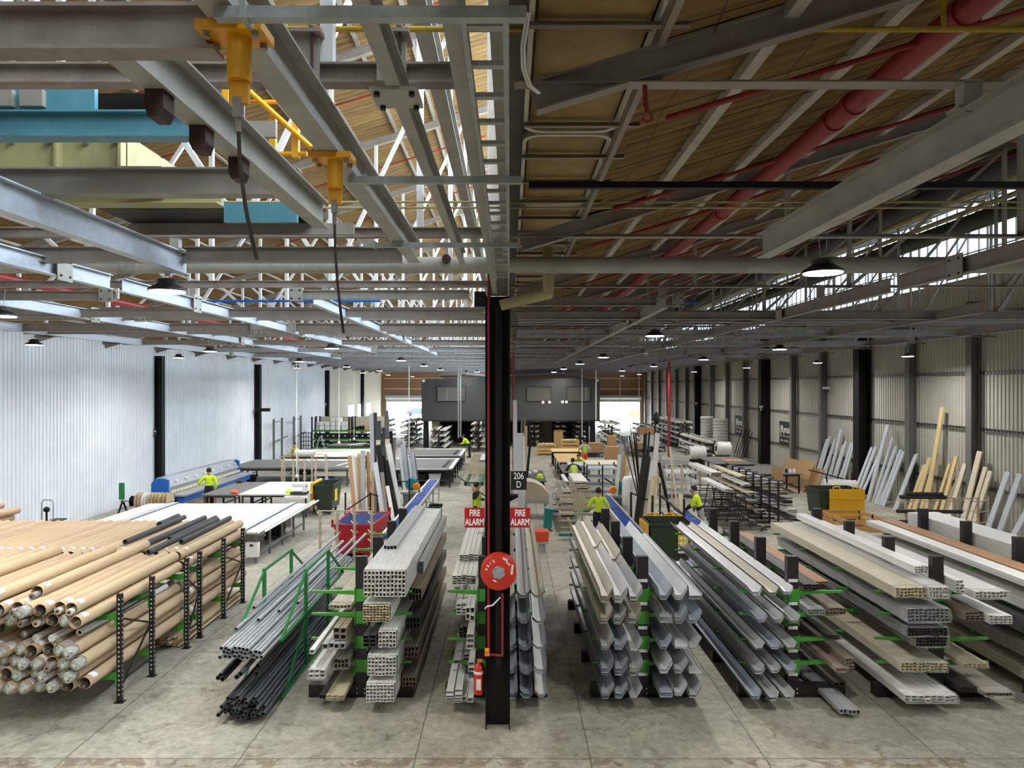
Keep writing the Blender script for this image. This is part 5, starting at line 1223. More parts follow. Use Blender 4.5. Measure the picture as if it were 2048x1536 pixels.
# black prong racks with long profiles
for k in range(8):
    y = 25+.86*k; xx = 9.45
    t = thing('prong_rack', 'tall black prong stand in the row of bar racks, %s from the front' % ORD[k], 'rack', (xx, y, 0), 'tall black prong stands')
    B().box(xx-.03, xx+.03, y-.03, y+.03, 0, 1.65).build('post', 'black_rack', t); B().box(xx-.5, xx+.5, y-.03, y+.03, .02, .07).build('foot', 'black_rack', t)
    for q, z in enumerate((.3, .55, .8, 1.05, 1.3, 1.55)): B().bar((xx-.42, y, z+.03), (xx+.5, y, z), .03, .03).build('prong', 'black_rack', t)
stub('rack_rail', 'long black rail joining the tops of the tall prong stands', 'rail', 'black_rack', B().box(9.42, 9.48, 25, 31.1, 1.62, 1.66))
for k in range(5):
    y = 24.4+1.0*k; xx = 8.0
    t = thing('prong_trolley', 'low black A-frame trolley in front of the tall prong stands, %s from the front' % ORD[k], 'trolley', (xx, y, 0), 'low black trolleys')
    B().bar((xx-.25, y, .12), (xx-.06, y, 1.15), .035, .035).bar((xx+.25, y, .12), (xx+.06, y, 1.15), .035, .035).box(xx-.1, xx+.1, y-.02, y+.02, 1.12, 1.16).build('a_frame', 'black_rack', t)
    for z in (.35, .58, .8, 1.02): B().bar((xx-.62, y, z+.03), (xx+.62, y, z), .03, .03).build('prong', 'black_rack', t)
    b = B()
    for yy in (-.4, -.13, .14, .4): b.box(xx-.7, xx+.7, y+yy-.015, y+yy+.015, .12, .15)
    b.box(xx-.7, xx-.67, y-.42, y+.42, .12, .15).box(xx+.67, xx+.7, y-.42, y+.42, .12, .15).build('base_frame', 'black_rack', t)
    for a in (-.65, .65): B().lathe((xx+a-.02, y, .06), [(0, 0), (.06, 0), (.06, .04), (0, .04)], 12, 'X').build('caster', 'rubber', t)
random.seed(9)
for q, z in enumerate((.34, .59, .84, 1.09, 1.34)):
    bundle('film wrapped profiles, window side of the tall black prong stands, %s tier up' % ORD[q], 9.62, 9.95, z, z+.12, 24.2+.4*q, 31.5, 5, 2, ['profile_dark', 'profile_white', 'profile_dark', 'profile_cream', 'profile_grey'][q], 'film_clear' if q % 2 else None)
    bundle('loose profiles on the aisle side of the tall black prong stands, %s tier up' % ORD[q], 9.05, 9.35, z+.02, z+.1, 26+.5*q, 31.8, 4, 1, ['profile_brown', 'profile_grey', 'profile_cream', 'profile_white', 'profile_cream'][q], None)
bundle('film wrapped bundle lying over the low black trolleys', 7.75, 8.05, 1.16, 1.26, 25.6, 28.9, 4, 2, 'profile_white', 'film_clear')
bundle('cream wrapped bundle at the far end of the low black trolleys', 8.3, 8.7, 1.3, 1.42, 29.2, 33, 4, 2, 'profile_cream', 'film')
# timber crate
t = thing('timber_crate', 'open slatted timber crate in front of the yellow lidded bin', 'crate', (11.5, 22.7, 0))
cx0, cx1, cy0, cy1 = 10.85, 12.25, 22.9, 24.9
def slats(t, x0, x1, y0, y1, h, m, n=3):
    for k in range(n):
        z = .12+(h-.2)*k/(n-1)
        for (a, c, d, e) in ((x0, x1, y0, y0+.03), (x0, x1, y1-.03, y1), (x0, x0+.03, y0, y1), (x1-.03, x1, y0, y1)): B().box(a, c, d, e, z, z+.12).build('side_slat', m, t)
    for x, y in ((x0-.03, y0), (x1-.03, y0), (x0-.03, y1-.08), (x1-.03, y1-.08), (x0-.03, (y0+y1)/2), (x1-.03, (y0+y1)/2)): B().box(x, x+.06, y-.01, y+.09, 0, h+.06).build('corner_post', m, t)
    b = B(); k = x0
    while k < x1-.1: b.box(k, k+.12, y0, y1, .08, .11); k += .16
    b.build('floor_boards', m, t)
slats(t, cx0, cx1, cy0, cy1, .62, 'timber', 3)
for k, (px, py, y) in enumerate(((1094, 903, 52), (1141, 897, 56))):
    x = X(px, y); t = thing('timber_crate', 'pale timber crate with white rolls inside, %s the tall carton' % ('on the aisle before', 'beyond')[k], 'crate', (x, y, 0)); slats(t, x-.7, x+.6, y-.6, y+.6, .75, 'timber_pale', 3)
    for q in range(5): stub('wrapped_roll', 'white roll in the pale crate %s the tall carton, %s along' % (('before', 'beyond')[k], ORD[q]), 'roll', 'plastic_white', B().tube((x-.5+.22*q, y-.45, .72), (x-.5+.22*q, y+.4, .72), .09, 10))
stub('carton', 'tall brown carton standing under the dark office', 'box', 'card', B().box(X(1108, 58), X(1126, 58), 58, 58.7, 0, Zp(860, 58)))
# roller conveyors and saws
def conveyor(lab, x0, x1, y0, y1, z=.9):
    t = thing('roller_conveyor', lab, 'conveyor', ((x0+x1)/2, y0, 0))
    for x in (x0, x1): B().box(x-.03, x+.03, y0, y1, z-.1, z+.03).build('side_rail', 'board_cream' if x == x0 else 'galv', t)
    y = y0+.1; r0 = None
    while y < y1:
        if r0 is None: r0 = B().tube((x0+.03, y, z-.03), (x1-.03, y, z-.03), .045, 10).build('roller', 'blue_roller', t); ys = y
        else: cpart(r0, t, (0, y-ys, 0))
        y += .3
    n = max(2, int((y1-y0)/2.2)); 
    for i in range(n+1):
        y = y0+.1+(y1-y0-.2)*i/n
        for x in (x0, x1): B().box(x-.025, x+.025, y-.025, y+.025, 0, z-.1).build('leg', 'galv', t)
        B().box(x0, x1, y-.02, y+.02, .3, .34).build('stretcher', 'galv', t)
    return t
conveyor('long conveyor with blue rollers beside the leaning boards, running up the aisle', -3.52, -3.1, 19.4, 31)
conveyor('conveyor with blue rollers behind the first flashing rack', 3.3, 3.72, 18.8, 26.2)
conveyor('short conveyor with blue rollers beside the crouched worker in the grey trousers', 5.35, 5.8, 20.6, 24)
def saw(lab, x, y, s=1):
    t = thing('cutting_saw', lab, 'saw', (x, y, 0)); B().box(x-.3, x+.3, y-.25, y+.25, 0, .85).build('stand', 'mid_grey', t); B().box(x-.4, x+.4, y-.3, y+.3, .85, .93).build('bed', 'galv', t)
    B().lathe((x, y-.1, 1.2), [(0, 0), (.2, 0), (.25, .05), (.25, .14), (0, .14)], 22, 'Y').build('blade_guard', 'teal_tool', t)
    B().lathe((x+.18*s, y-.2, 1.12), [(0, 0), (.13, 0), (.15, .05), (.15, .12), (0, .12)], 16, 'Y').build('motor', 'orange_tool', t); B().bar((x+.1*s, y, 1.3), (x+.5*s, y-.1, 1.55), .05, .05).build('handle', 'black', t)
saw('teal and orange cutting saw beside the long conveyor', X(824, 27.5), 27.5)
saw('teal cutting saw behind the conveyor of the first flashing rack', X(1235, 26.6), 26.6, -1)
# tool cart
t = thing('tool_cart', 'small three shelf tool cart on a green base in the aisle', 'cart', (-2.55, 23.8, 0))
for z, m in ((.16, 'green_arm'), (.5, 'bin_blue'), (.92, 'black')): B().box(-2.75, -2.32, 23.6, 24.3, z, z+.05).build('shelf', m, t)
for x in (-2.73, -2.34):
    for y in (23.62, 24.28): B().tube((x, y, .1), (x, y, 1.0), .018, 8).build('leg', 'galv', t); B().ball((x, y, .06), .06, 10).build('caster', 'rubber', t)
for q in range(3): stub('hand_tool', 'black tool on the tool cart in the aisle, %s of three' % ORD[q], 'tool', 'black', B().cbox((-2.65+.12*q, 23.9, 1.0), .1, .3, .08, (0, 0, .4*q)))
stub('plastic_crate', 'orange crate under the long conveyor end', 'crate', 'orange_box', B().prof((-2.95, 21.2, .35), (-2.95, 21.8, .35), [(-.28, 0), (.28, 0), (.33, .35), (-.33, .35)]))
# leaning stock
def lean(lab, pt, pyt, pb, yb, wpx, m, name='leaning_board', dy=.5, th=.05, cat='board', grp=None, rod=False):
    xb = X(pb, yb); yt = yb+dy; xt, zt = X(pt, yt), Zp(pyt, yt); w_ = wpx*yb/F
    b = B().tube((xb, yb, 0.01), (xt, yt, zt), max(.012, w_/2), 8) if rod else B().rhs((xb, yb, .01), (xt, yt, zt), w_, th, .012, up=(0, 1, 0))
    return tag(b.build(name, m), lab, cat, grp)
Z6 = lambda x, y: (600+x/5.12, 800+y/5.12)
for k, (xt, yt, xb, w_, m, d, yb) in enumerate([
    (505, 570, 580, 7, 'profile_orange', 'tan tube at the aisle end', 23.6), (545, 565, 600, 6, 'plastic_white', 'white topped tan tube', 23.7), (570, 590, 610, 6, 'kraft', 'tan strip behind the white topped tube', 23.9), (605, 550, 625, 7, 'kraft', 'tan tube with black tape', 24.0),
    (645, 520, 650, 9, 'profile_grey', 'broad grey strip', 23.8), (695, 530, 715, 6, 'profile_orange', 'tan tube behind the broad grey strip', 24.2), (745, 730, 745, 6, 'kraft', 'short tan tube', 23.9), (770, 745, 770, 5, 'profile_brown', 'short brown tube', 24),
    (730, 140, 760, 8, 'board_blue', 'tall bluish channel', 25.6), (770, 130, 790, 7, 'fabric_char', 'tall dark grey tube', 25.8), (800, 215, 830, 11, 'fabric_char', 'tall broad charcoal channel', 25.4), (857, 280, 870, 6, 'dark_grey', 'slim charcoal tube', 25.7), (885, 110, 900, 8, 'mid_grey', 'tallest grey channel', 26.0), (932, 320, 940, 6, 'black', 'black tube in the middle of the stack', 26.2), (962, 385, 960, 6, 'profile_brown', 'dark brown tube', 26.3),
    (800, 410, 845, 8, 'board_cream', 'cream channel with a dark edge', 24.8), (800, 460, 925, 10, 'black', 'black strip crossing in front', 23.3), (855, 480, 900, 8, 'fabric_char', 'charcoal strip', 24.6), (895, 400, 905, 9, 'board_cream', 'cream grey channel', 25), (905, 450, 1050, 10, 'plastic_white', 'white strip slanting to the saw', 24.2), (770, 640, 890, 10, 'board_blue', 'pale wide strip slanting in front', 23.2), (850, 570, 1000, 8, 'black', 'long black strip slanting to the saw', 23.6), (880, 620, 1035, 9, 'lamp_body', 'second black strip slanting to the saw', 23.9), (840, 740, 915, 7, 'profile_brown', 'brown strip low in front', 23.1), (895, 880, 990, 7, 'plastic_white', 'short white strip low in front', 23.0)]):
    a = Z6(xt, yt); lean('%s leaning in the stand by the red skip' % d, a[0], a[1], 600+xb/5.12, yb, w_, m, th=.06)
for k, (xt, yt, xb) in enumerate([(1015, 490, 1090), (1040, 450, 1110), (1060, 415, 1130), (1075, 470, 1150), (1100, 560, 1165), (1130, 510, 1190), (1150, 540, 1215), (1165, 560, 1235), (1050, 600, 1080), (1090, 650, 1130), (1025, 560, 1095), (1085, 520, 1175), (1118, 600, 1180), (1140, 640, 1205), (1070, 560, 1120), (1030, 640, 1070)]):
    a = Z6(xt, yt); lean('pale bluish strip leaning beyond the saw, %s along' % ORD[k], a[0], a[1], 600+xb/5.12, 29.5+.1*k, (4.6, 5.2, 4.0)[k % 3], ('board_blue', 'profile_grey', 'sheet_blue', 'mid_grey')[k % 4], grp='pale bluish strips leaning beyond the saw')
t = thing('stock_stand', 'black steel stand holding the leaning stock by the red skip', 'stand', (-4.6, 23.6, 0))
for x, y in ((-5.4, 23.3), (-4.6, 23.4), (-3.9, 23.6), (-5.3, 26.6), (-3.8, 26.8)): B().box(x-.025, x+.025, y-.025, y+.025, 0, 1.5).build('post', 'black_rack', t)
B().bar((-5.4, 23.3, .9), (-4.6, 23.4, 1.45), .05, .04).build('rail', 'black_rack', t); B().bar((-4.6, 23.4, 1.45), (-3.9, 23.6, 1.2), .05, .04).build('rail', 'black_rack', t); B().bar((-5.3, 26.6, 1.4), (-3.8, 26.8, 1.4), .05, .04).build('rail', 'black_rack', t); B().bar((-5.4, 23.25, .85), (-4.6, 23.35, 1.0), .12, .02).build('strap', 'galv', t)
Z7 = lambda x, y: (1000+x/5.12, 800+y/5.12)
for k, (xt, yt, xb, w_, m, d, yb, rod) in enumerate([
    (1245, 450, 1180, 8, 'profile_grey', 'tall pale grey channel', 26.5, 0), (1225, 560, 1165, 7, 'profile_white', 'pale grey channel', 26.3, 0), (1255, 520, 1205, 6, 'profile_grey', 'second pale grey channel', 26.7, 0), (1280, 570, 1235, 5, 'timber', 'orange timber strip', 26.4, 0), (1305, 600, 1250, 5, 'board_cream', 'cream strip', 26.5, 0), (1325, 610, 1270, 4, 'board_cream', 'narrow cream strip', 26.6, 0),
    (1250, 365, 1500, 3, 'mid_grey', 'thin grey rod slanting far over', 24.5, 1), (1325, 365, 1480, 3, 'black', 'thin black rod', 24.6, 1), (1370, 350, 1470, 3, 'black', 'second thin black rod', 24.7, 1), (1390, 340, 1460, 3, 'brown_box', 'thin brown rod', 24.8, 1), (1330, 230, 1450, 1.5, 'mid_grey', 'very thin tall rod', 24.9, 1), (1500, 0, 1480, 1.5, 'mid_grey', 'tallest thin rod', 25, 1), (1480, 350, 1430, 4, 'black', 'black rod leaning back', 24.3, 1), (1500, 340, 1440, 4, 'dark_grey', 'dark rod leaning back', 24.4, 1), (1530, 330, 1450, 4, 'lamp_body', 'second black rod leaning back', 24.5, 1),
    (1480, 560, 1370, 9, 'lamp_body', 'black flat bar', 22.9, 0), (1520, 580, 1400, 9, 'fabric_char', 'charcoal flat bar', 23.0, 0), (1500, 640, 1425, 7, 'dark_grey', 'dark flat bar', 23.2, 0), (1545, 600, 1455, 8, 'profile_grey', 'silver flat bar in film', 23.1, 0), (1565, 620, 1450, 8, 'film', 'film wrapped flat bar', 22.8, 0), (1612, 340, 1520, 9, 'plastic_white', 'tall white bar', 22.9, 0), (1590, 780, 1515, 9, 'board_yellow', 'cream yellow bar', 22.6, 0), (1560, 820, 1480, 7, 'board_cream', 'second cream bar', 22.5, 0),
    (1625, 640, 1790, 6, 'black', 'black bar slanting toward the crouched worker', 23.6, 0), (1640, 560, 1770, 5, 'profile_grey', 'grey bar slanting toward the crouched worker', 23.8, 0), (1740, 480, 1850, 4, 'board_cream', 'thin cream bar slanting toward the crouched worker', 23.4, 0), (1845, 960, 1890, 8, 'board_cream', 'short cream board by the conveyor', 22.2, 0)]):
    a = Z7(xt, yt); lean('%s leaning in the stand behind the stickered bin' % d, a[0], a[1], 1000+xb/5.12, yb, w_, m, rod=bool(rod), dy=.3, th=.05)
t = thing('stock_stand', 'black steel stand holding the leaning bars behind the stickered bin', 'stand', (4.8, 22.8, 0))
for px, y in ((1262, 23.4), (1305, 22.7), (1368, 22.0), (1320, 25.6)): B().box(X(px, y)-.03, X(px, y)+.03, y-.03, y+.03, 0, 1.5).build('post', 'black_rack', t)
B().bar((X(1262, 23.4), 23.4, 1.48), (X(1305, 22.7), 22.7, 1.3), .05, .04).build('rail', 'black_rack', t); B().bar((X(1318, 24), 24, 1.35), (X(1368, 22.0), 22.0, 1.0), .06, .05).build('rail', 'black_rack', t); B().bar((X(1318, 24), 24, .8), (X(1368, 22), 22, .5), .05, .04).build('rail', 'black_rack', t)
t = thing('coat_pole', 'tall pole with a black jacket hung at its tip, before the bright doorway', 'pole', (X(1306, 30), 30, 0)); B().tube((X(1303, 30), 30, 0), (X(1311, 30), 30, Zp(838, 30)), .03, 8).build('pole', 'black', t)
B().lathe((X(1313, 30), 30, Zp(849, 30)), [(.02, 0), (.1, .05), (.15, .2), (.13, .38), (.06, .5), (.02, .54)], 12).build('jacket', 'cloth_black', t)
t = thing('wrap_roll', 'tall grey bubble wrap roll standing behind the leaning bars', 'roll', (X(1262, 26), 26, 0)); B().lathe((X(1262, 26), 26, 0), [(0, 0), (.30, 0), (.33, .1), (.33, 1.55), (.25, 1.68), (0, 1.7)], 20).build('wrap_body', 'film', t)
# tall stock beside the column
for k, (px, pyt, pb, yb, w_, m, d) in enumerate([(1030, 800, 1031, 31, 8, 'board_blue', 'tallest pale blue panel'), (1040, 866, 1041, 29, 14, 'sheet_grey', 'broad grey sheet'), (1046, 872, 1050, 30, 6, 'film', 'film wrapped strip'), (1044, 832, 1040, 33, 4, 'mid_grey', 'grey angle'), (1050, 835, 1044, 33.2, 4, 'profile_brown', 'brown angle'), (1062, 868, 1050, 32, 5, 'black', 'black bar'), (1052, 852, 1050, 33, 6, 'kraft', 'tan strip')]):
    lean('%s standing just past the column above the 206 D sign' % d, px, pyt, pb, yb, w_, m, dy=.4)
t = thing('machine_cover', 'beige rounded machine hood beside the aisle past the column', 'machine', (X(1070, 27), 27, 0)); xx = X(1070, 27)
b = B(); n = 10
pts = [(xx-.38+.0, .75)]+[(xx-.38+.9*math.sin(PI/2*i/n), .75+.68*math.cos(PI/2*i/n)+.0) for i in range(n+1)]
b.prof((0, 26.6, 0), (0, 27.6, 0), [(p[0], p[1]) for p in pts]).build('hood', 'cream_rack', t); B().box(xx-.4, xx+.5, 26.6, 27.6, .6, .75).build('bed', 'galv', t)
for x in (xx-.35, xx+.4): B().box(x-.04, x+.04, 26.7, 27.5, 0, .6).build('leg', 'galv', t)
t = thing('vacuum_unit', 'teal upright dust unit on the aisle past the column', 'machine', (X(1097, 25), 25, 0)); B().prof((X(1096, 24.5), 24.4, 0), (X(1096, 24.5), 24.8, 0), [(-.16, .1), (.12, .1), (.18, .75), (-.1, .8)]).build('body', 'teal_tool', t); B().tube((X(1096, 24.5), 24.5, .1), (X(1104, 24.5), 24.3, .04), .02, 8).build('hose', 'black', t); B().ball((X(1094, 24.5), 24.5, .06), .06, 8).build('wheel', 'rubber', t)
stub('plastic_crate', 'orange red crate past the column beside the aisle', 'crate', 'orange_box', B().prof((X(1083, 21.5), 21.4, .3), (X(1083, 21.5), 21.9, .3), [(-.2, 0), (.2, 0), (.22, .3), (-.22, .3)]))
t = table('low steel stand under the orange red crate past the column', X(1072, 21.5), X(1096, 21.5), 21.2, 22.1, .3, 'galv', 'galv', 1, .03)
t = table('narrow black bench with tools past the column', .35, 1.6, 31, 35, .85, 'dark_grey', 'black', 2, shelf='dark_grey')
stub('hand_tool', 'lime green power tool on the narrow black bench', 'tool', 'hivis', B().lathe((1.35, 32, .85), [(0, 0), (.16, 0), (.14, .14), (.06, .2), (0, .2)], 10))
for q in range(3): stub('storage_tub', 'white tray on the narrow black bench, %s along' % ORD[q], 'tub', 'plastic_white', B().box(.5+.3*q, .72+.3*q, 33+.4*q, 33.5+.4*q, .85, .93))
# aisle trolleys with prongs
t = thing('stock_trolley', 'low cream trolley with cross bars and a green base in the aisle', 'trolley', (-1.9, 36, 0))
B().box(-2.3, -1.35, 35.6, 35.75, .1, .18).box(-2.3, -2.2, 35.6, 46, .1, .16).box(-1.45, -1.35, 35.6, 46, .1, .16).build('base_frame', 'green_frame', t)
y = 35.9
while y < 46: B().box(-2.35, -1.3, y-.03, y+.03, .55, .6).build('cross_bar', 'cream_rack', t); y += .62
B().box(-1.87, -1.8, 35.8, 46, .3, .55).build('spine', 'cream_rack', t)
for x in (-2.25, -1.4): B().ball((x, 35.7, .06), .06, 8).build('caster', 'rubber', t)
bundle('short white profiles lying on the low cream aisle trolley', -1.75, -1.4, .62, .72, 41, 44.5, 3, 1, 'plastic_white', None)
def stocktrolley(lab, xc, y0, y1, h, n, rows, m='cream_rack'):
    t = thing('stock_trolley', lab, 'trolley', (xc, y0, 0)); B().box(xc-.75, xc+.75, y0-.06, y0+.06, .1, .18).box(xc-.75, xc+.75, y1-.06, y1+.06, .1, .18).box(xc-.06, xc+.06, y0, y1, .1, .18).build('base_frame', 'teal_tool', t); p0 = None; a0 = None
    for i in range(n):
        y = y0+(y1-y0)*i/(n-1)
        if p0 is None: p0 = B().box(xc-.04, xc+.04, y-.03, y+.03, .1, h).build('post', m, t)
        else: cpart(p0, t, (0, y-y0, 0))
        for k in range(rows):
            z = .35+(h-.45)*k/(rows-1)
            if a0 is None: a0 = B().bar((xc-.7, y, z+.03), (xc+.7, y, z+.03), .035, .04).build('prong', m, t); z0 = z
            else: cpart(a0, t, (0, y-y0, z-z0))
    return t
stocktrolley('cream prong trolley beside the worker at the conveyor', 2.35, 23.2, 27.6, 1.35, 5, 5)
for q, z in enumerate((.45, .72, .98, 1.24)): bundle('film wrapped silver strips on the prong trolley beside the conveyor worker, %s tier up' % ORD[q], 1.75+.12*q, 2.25, z, z+.09, 24.5+.9*q, 29.5, 5, 1, 'profile_white' if q % 2 else 'profile_grey', 'film_clear')
table('small black bench under the heaped silver strips', X(1140, 30), X(1170, 30), 28.4, 31.4, .95, 'dark_grey', 'black', 2)
bundle('film wrapped silver strips heaped on the small black bench by the bending workers', X(1142, 30), X(1168, 30), .95, 1.15, 28.3, 31.2, 6, 2, 'profile_white', 'film')
t = table('dark bench where two workers bend over a white sheet', X(1127, 33), X(1180, 33), 33.1, 36.4, .95, 'dark_grey', 'black', 3, shelf='dark_grey')
stub('metal_sheet', 'pale blue metal sheet lifted over the dark bench by the bending worker', 'sheet', 'sheet_blue', B().cbox((X(1154, 33), 33.2, Zp(929, 33)), .85, .5, .05, (.25, 0, .05)))
table('timber topped bench behind the bending workers', X(1112, 40), X(1165, 40), 38, 42.5, .95, 'timber_pale', 'black', 2, shelf='dark_grey')
table('second timber bench beyond the bending workers', X(1104, 44), X(1165, 44), 44, 46, .95, 'timber_pale', 'black', 2)
t = table('long white topped bench over grey shelves, window side', X(1172, 36), X(1240, 36), 35.5, 37.5, 1.1, 'board_cream', 'dark_grey', 2)
def shelfrack(lab, x0, x1, y0, y1, zs, m='black_rack', shelf='sheet_blue', name='shelf_rack'):
    t = thing(name, lab, 'rack', ((x0+x1)/2, y0, 0)); h = zs[-1]+.15
    for x in (x0, (x0+x1)/2, x1):
        for y in (y0, y1): B().box(x-.03, x+.03, y-.03, y+.03, 0, h).build('post', m, t)
    for z in zs: B().box(x0, x1, y0, y1, z-.06, z).build('shelf', shelf, t)
    return t
shelfrack('black rack with grey sheet shelves behind the conveyor saw', X(1174, 31), X(1236, 31), 31, 32.2, (.3, .65, 1.0, 1.4))
shelfrack('black rack with pale shelves behind the cream prong rack, window side', X(1330, 31.5), X(1400, 31.5), 31.5, 33, (.3, .75, 1.15), 'cream_rack', 'sheet_grey')
t = table('dark table behind the pale shelves, window side', X(1330, 37), X(1392, 37), 36.5, 39, .95, 'table_grey', 'dark_grey', 2)
# window side tables, boards, coils
t = table('dark grey table with a brown board on it, near the wall signs', 10.8, 12.9, 37.2, 41, .92, 'table_grey', 'black', 2)
stub('cardboard_sheet', 'brown board lying on the dark grey table near the wall signs', 'board', 'card', B().box(11.7, 12.8, 38.3, 39.6, .925, .94))
t = table('dark grey table behind the tall black prong stands', 11.3, 13.6, 33, 36.2, .92, 'table_grey', 'black', 2)
stub('cardboard_sheet', 'small brown board standing against the dark table behind the prong stands', 'board', 'card', B().prof((11.6, 31.6, .3), (12.1, 31.6, .3), [(0, 0), (.03, 0), (.2, 1.1), (.17, 1.1)]))
for k in range(3): stub('hand_tool', 'small item on the dark table behind the prong stands, %s along' % ORD[k], 'tool', ('black', 'plastic_white', 'label')[k], B().lathe((13.0+.18*k, 33.4, .92), [(0, 0), (.07, 0), (.06, .12), (.02, .2), (0, .2)], 10))
for k, (y0, y1, xb, xt, h, m) in enumerate([(33.3, 36.6, 13.75, 14.25, 1.32, 'card'), (33.0, 35.6, 14.2, 14.6, 1.1, 'card'), (34.6, 36.4, 14.5, 14.9, 1.25, 'timber')]):
    stub('cardboard_sheet', ('large brown board leaning beyond the dark table', 'brown board leaning behind the large one', 'rearmost brown board of the three leaning together')[k], 'board', m, B().prof((0, y0, 0), (0, y1, 0), [(xb, 0), (xb+.03, 0), (xt+.03, h), (xt, h)]))
t = thing('roll_stand', 'white plastic film roll on a black floor stand, before the leaning boards', 'stand', (14.0, 30.6, 0))
B().box(13.3, 14.6, 30.2, 30.3, 0, .06).box(13.5, 13.56, 30.2, 31.4, 0, .06).bar((13.6, 30.25, 0), (13.5, 30.3, 1.15), .05, .05).bar((14.6, 30.25, 0), (14.6, 30.3, 1.3), .05, .05).bar((13.0, 30.9, 1.35), (14.2, 30.2, 1.05), .07, .05).build('stand_frame', 'black_rack', t)
B().tube((13.45, 30.5, .78), (14.75, 30.3, .74), .24, 22).build('film_roll', 'plastic_white', t); B().prof((13.55, 30.26, 0), (13.7, 30.26, 0), [(0, .1), (.02, .1), (.02, .75), (0, .75)]).build('film_tail', 'film', t)
def coil(lab, px, py, y, r, n, wd, ax='X'):
    x, z = X(px, y), Zp(py, y); t = thing('wrapped_coil', lab, 'coil', (x, y, z-r))
    b = B(); pr = [(r*.4, -wd/2)]
    for i in range(n): a = -wd/2+wd*i/n; pr += [(r*.93, a+.01), (r, a+wd/n*.3), (r, a+wd/n*.7), (r*.93, a+wd/n*.98)]
    pr.append((r*.4, wd/2)); b.lathe((x, y, z), pr, 22, ax); b.build('film_layers', 'film', t); B().lathe((x, y, z), [(r*.4, -wd/2+.0), (r*.25, -wd/2+.01), (r*.25, wd/2), (r*.4, wd/2)], 18, ax).build('core', 'kraft_edge', t)
    B().box(x-wd/2+.03, x+wd/2-.03, y-.05, y+.05, 0, max(.04, z-r*.97)).build('stand', 'black_rack', t)
coil('white wrapped coil on a stand before the white pallet stacks', 1394, 905, 44, .42, 4, 1.0)
coil('white wrapped coil on a stand nearest the steel wall posts', 1446, 897, 43, .42, 3, .85)
coil('white film roll behind the dark topped table', 609, 907, 40, .22, 3, 1.1)
for k, (px, y, zt, w_) in enumerate(((1414, 53, 2.62, .95), (1441, 50, 2.55, 1.05))):
    x = X(px, y); t = thing('pallet_stack', '%s white wrapped pallet stack against the steel wall' % ('farther', 'closer')[k], 'pallet', (x, y, 0)); B().box(x-w_/2, x+w_/2, y-.5, y+.5, 0, .14).build('pallet', 'timber', t)
    z = .14; q = 0
    while z < zt:
        B().lathe((x, y, z), [(.05, .0), (w_*.48, .01), (w_*.5, .05), (w_*.5, .16), (w_*.46, .2), (.05, .2)], 20).build('wrapped_layer', 'film', t); z += .215
# boards leaning on the steel wall
def wboard(lab, y, L, w_, m, xb=15.8, grp=None, dy=0):
    H_ = L; xt = 16.42
    b = B().rhs((xb, y, .0), (xt, y+dy, math.sqrt(max(.1, L*L-(xt-xb)**2))), w_, .05, .01, up=(1, 0, 0))
    return tag(b.build('leaning_board', m), lab, 'board', grp)
random.seed(17)
for k, (y, L, w_, m) in enumerate([(37.0, 2.1, .2, 'dark_grey'), (36.75, 2.35, .22, 'board_blue'), (36.45, 2.5, .2, 'board_blue'), (36.15, 2.0, .18, 'board_blue'), (35.85, 2.45, .2, 'board_blue'), (35.5, 1.9, .2, 'board_blue'), (35.2, 2.95, .2, 'board_blue'), (34.95, 2.2, .18, 'board_blue'), (34.7, 2.4, .2, 'board_blue'), (34.4, 1.8, .16, 'board_blue'), (34.15, 2.35, .2, 'board_blue'), (33.85, 2.45, .2, 'board_blue')]):
    wboard('%s board leaning beyond the black wall column, %s from the far end' % ('charcoal' if k == 0 else 'pale grey', ORD[k]), y, L, w_, m, 15.75, 'boards leaning beyond the black wall column')
for k, (y, L, w_) in enumerate([(32.1, 2.4, .2), (31.75, 2.45, .22), (31.45, 2.2, .2), (30.75, 3.45, .26), (30.35, 2.95, .14), (30.1, 2.6, .22), (29.95, 2.1, .16), (29.72, 2.5, .18), (29.5, 2.45, .2), (28.62, 2.4, .2), (28.55, 2.45, .16)]):
    wboard('pale grey board leaning between the black wall column and the yellow boards, %s along' % ORD[k], y, L, w_, 'board_blue', 15.5, 'pale grey boards before the black wall column', dy=.1)
for k, (y, L, w_) in enumerate([(28.1, 2.0, .2), (27.75, 2.3, .24), (26.95, 4.25, .22), (27.3, 2.5, .2), (26.5, 2.2, .16), (26.1, 2.5, .2), (25.85, 2.0, .16)]):
    wboard('%s yellow board leaning on the steel wall' % ['first short', 'second', 'by far the tallest', 'fourth', 'narrow fifth', 'sixth', 'seventh'][k], y, L, w_, 'board_yellow', 15.75, 'pale yellow boards on the steel wall')
for k, (y, L, w_) in enumerate([(25.6, 2.3, .22), (25.85, 2.0, .2), (24.8, 2.8, .26), (24.5, 2.3, .2), (24.25, 2.2, .2)]):
    wboard('cream board leaning on the steel wall, %s along from the yellow boards' % ORD[k], y, L, w_, 'board_cream', 15.75, 'cream boards on the steel wall')
for k, (y, L) in enumerate([(23.4, 2.3), (22.85, 2.3), (22.3, 1.6)]): wboard('pale grey board leaning on the wall by the frame edge, %s along' % ORD[k], y, L, .24, 'board_blue', 15.65, 'grey boards at the frame edge')
for q in range(5):
    stub('wall_rod', 'thin black rod leaning beside the farther black wall column, %s along' % ORD[q], 'rod', 'black', B().tube((15.6, 47.6+.5*q, 0), (16.4, 48+.5*q, 1.9+.15*(q % 3)), .025, 8))
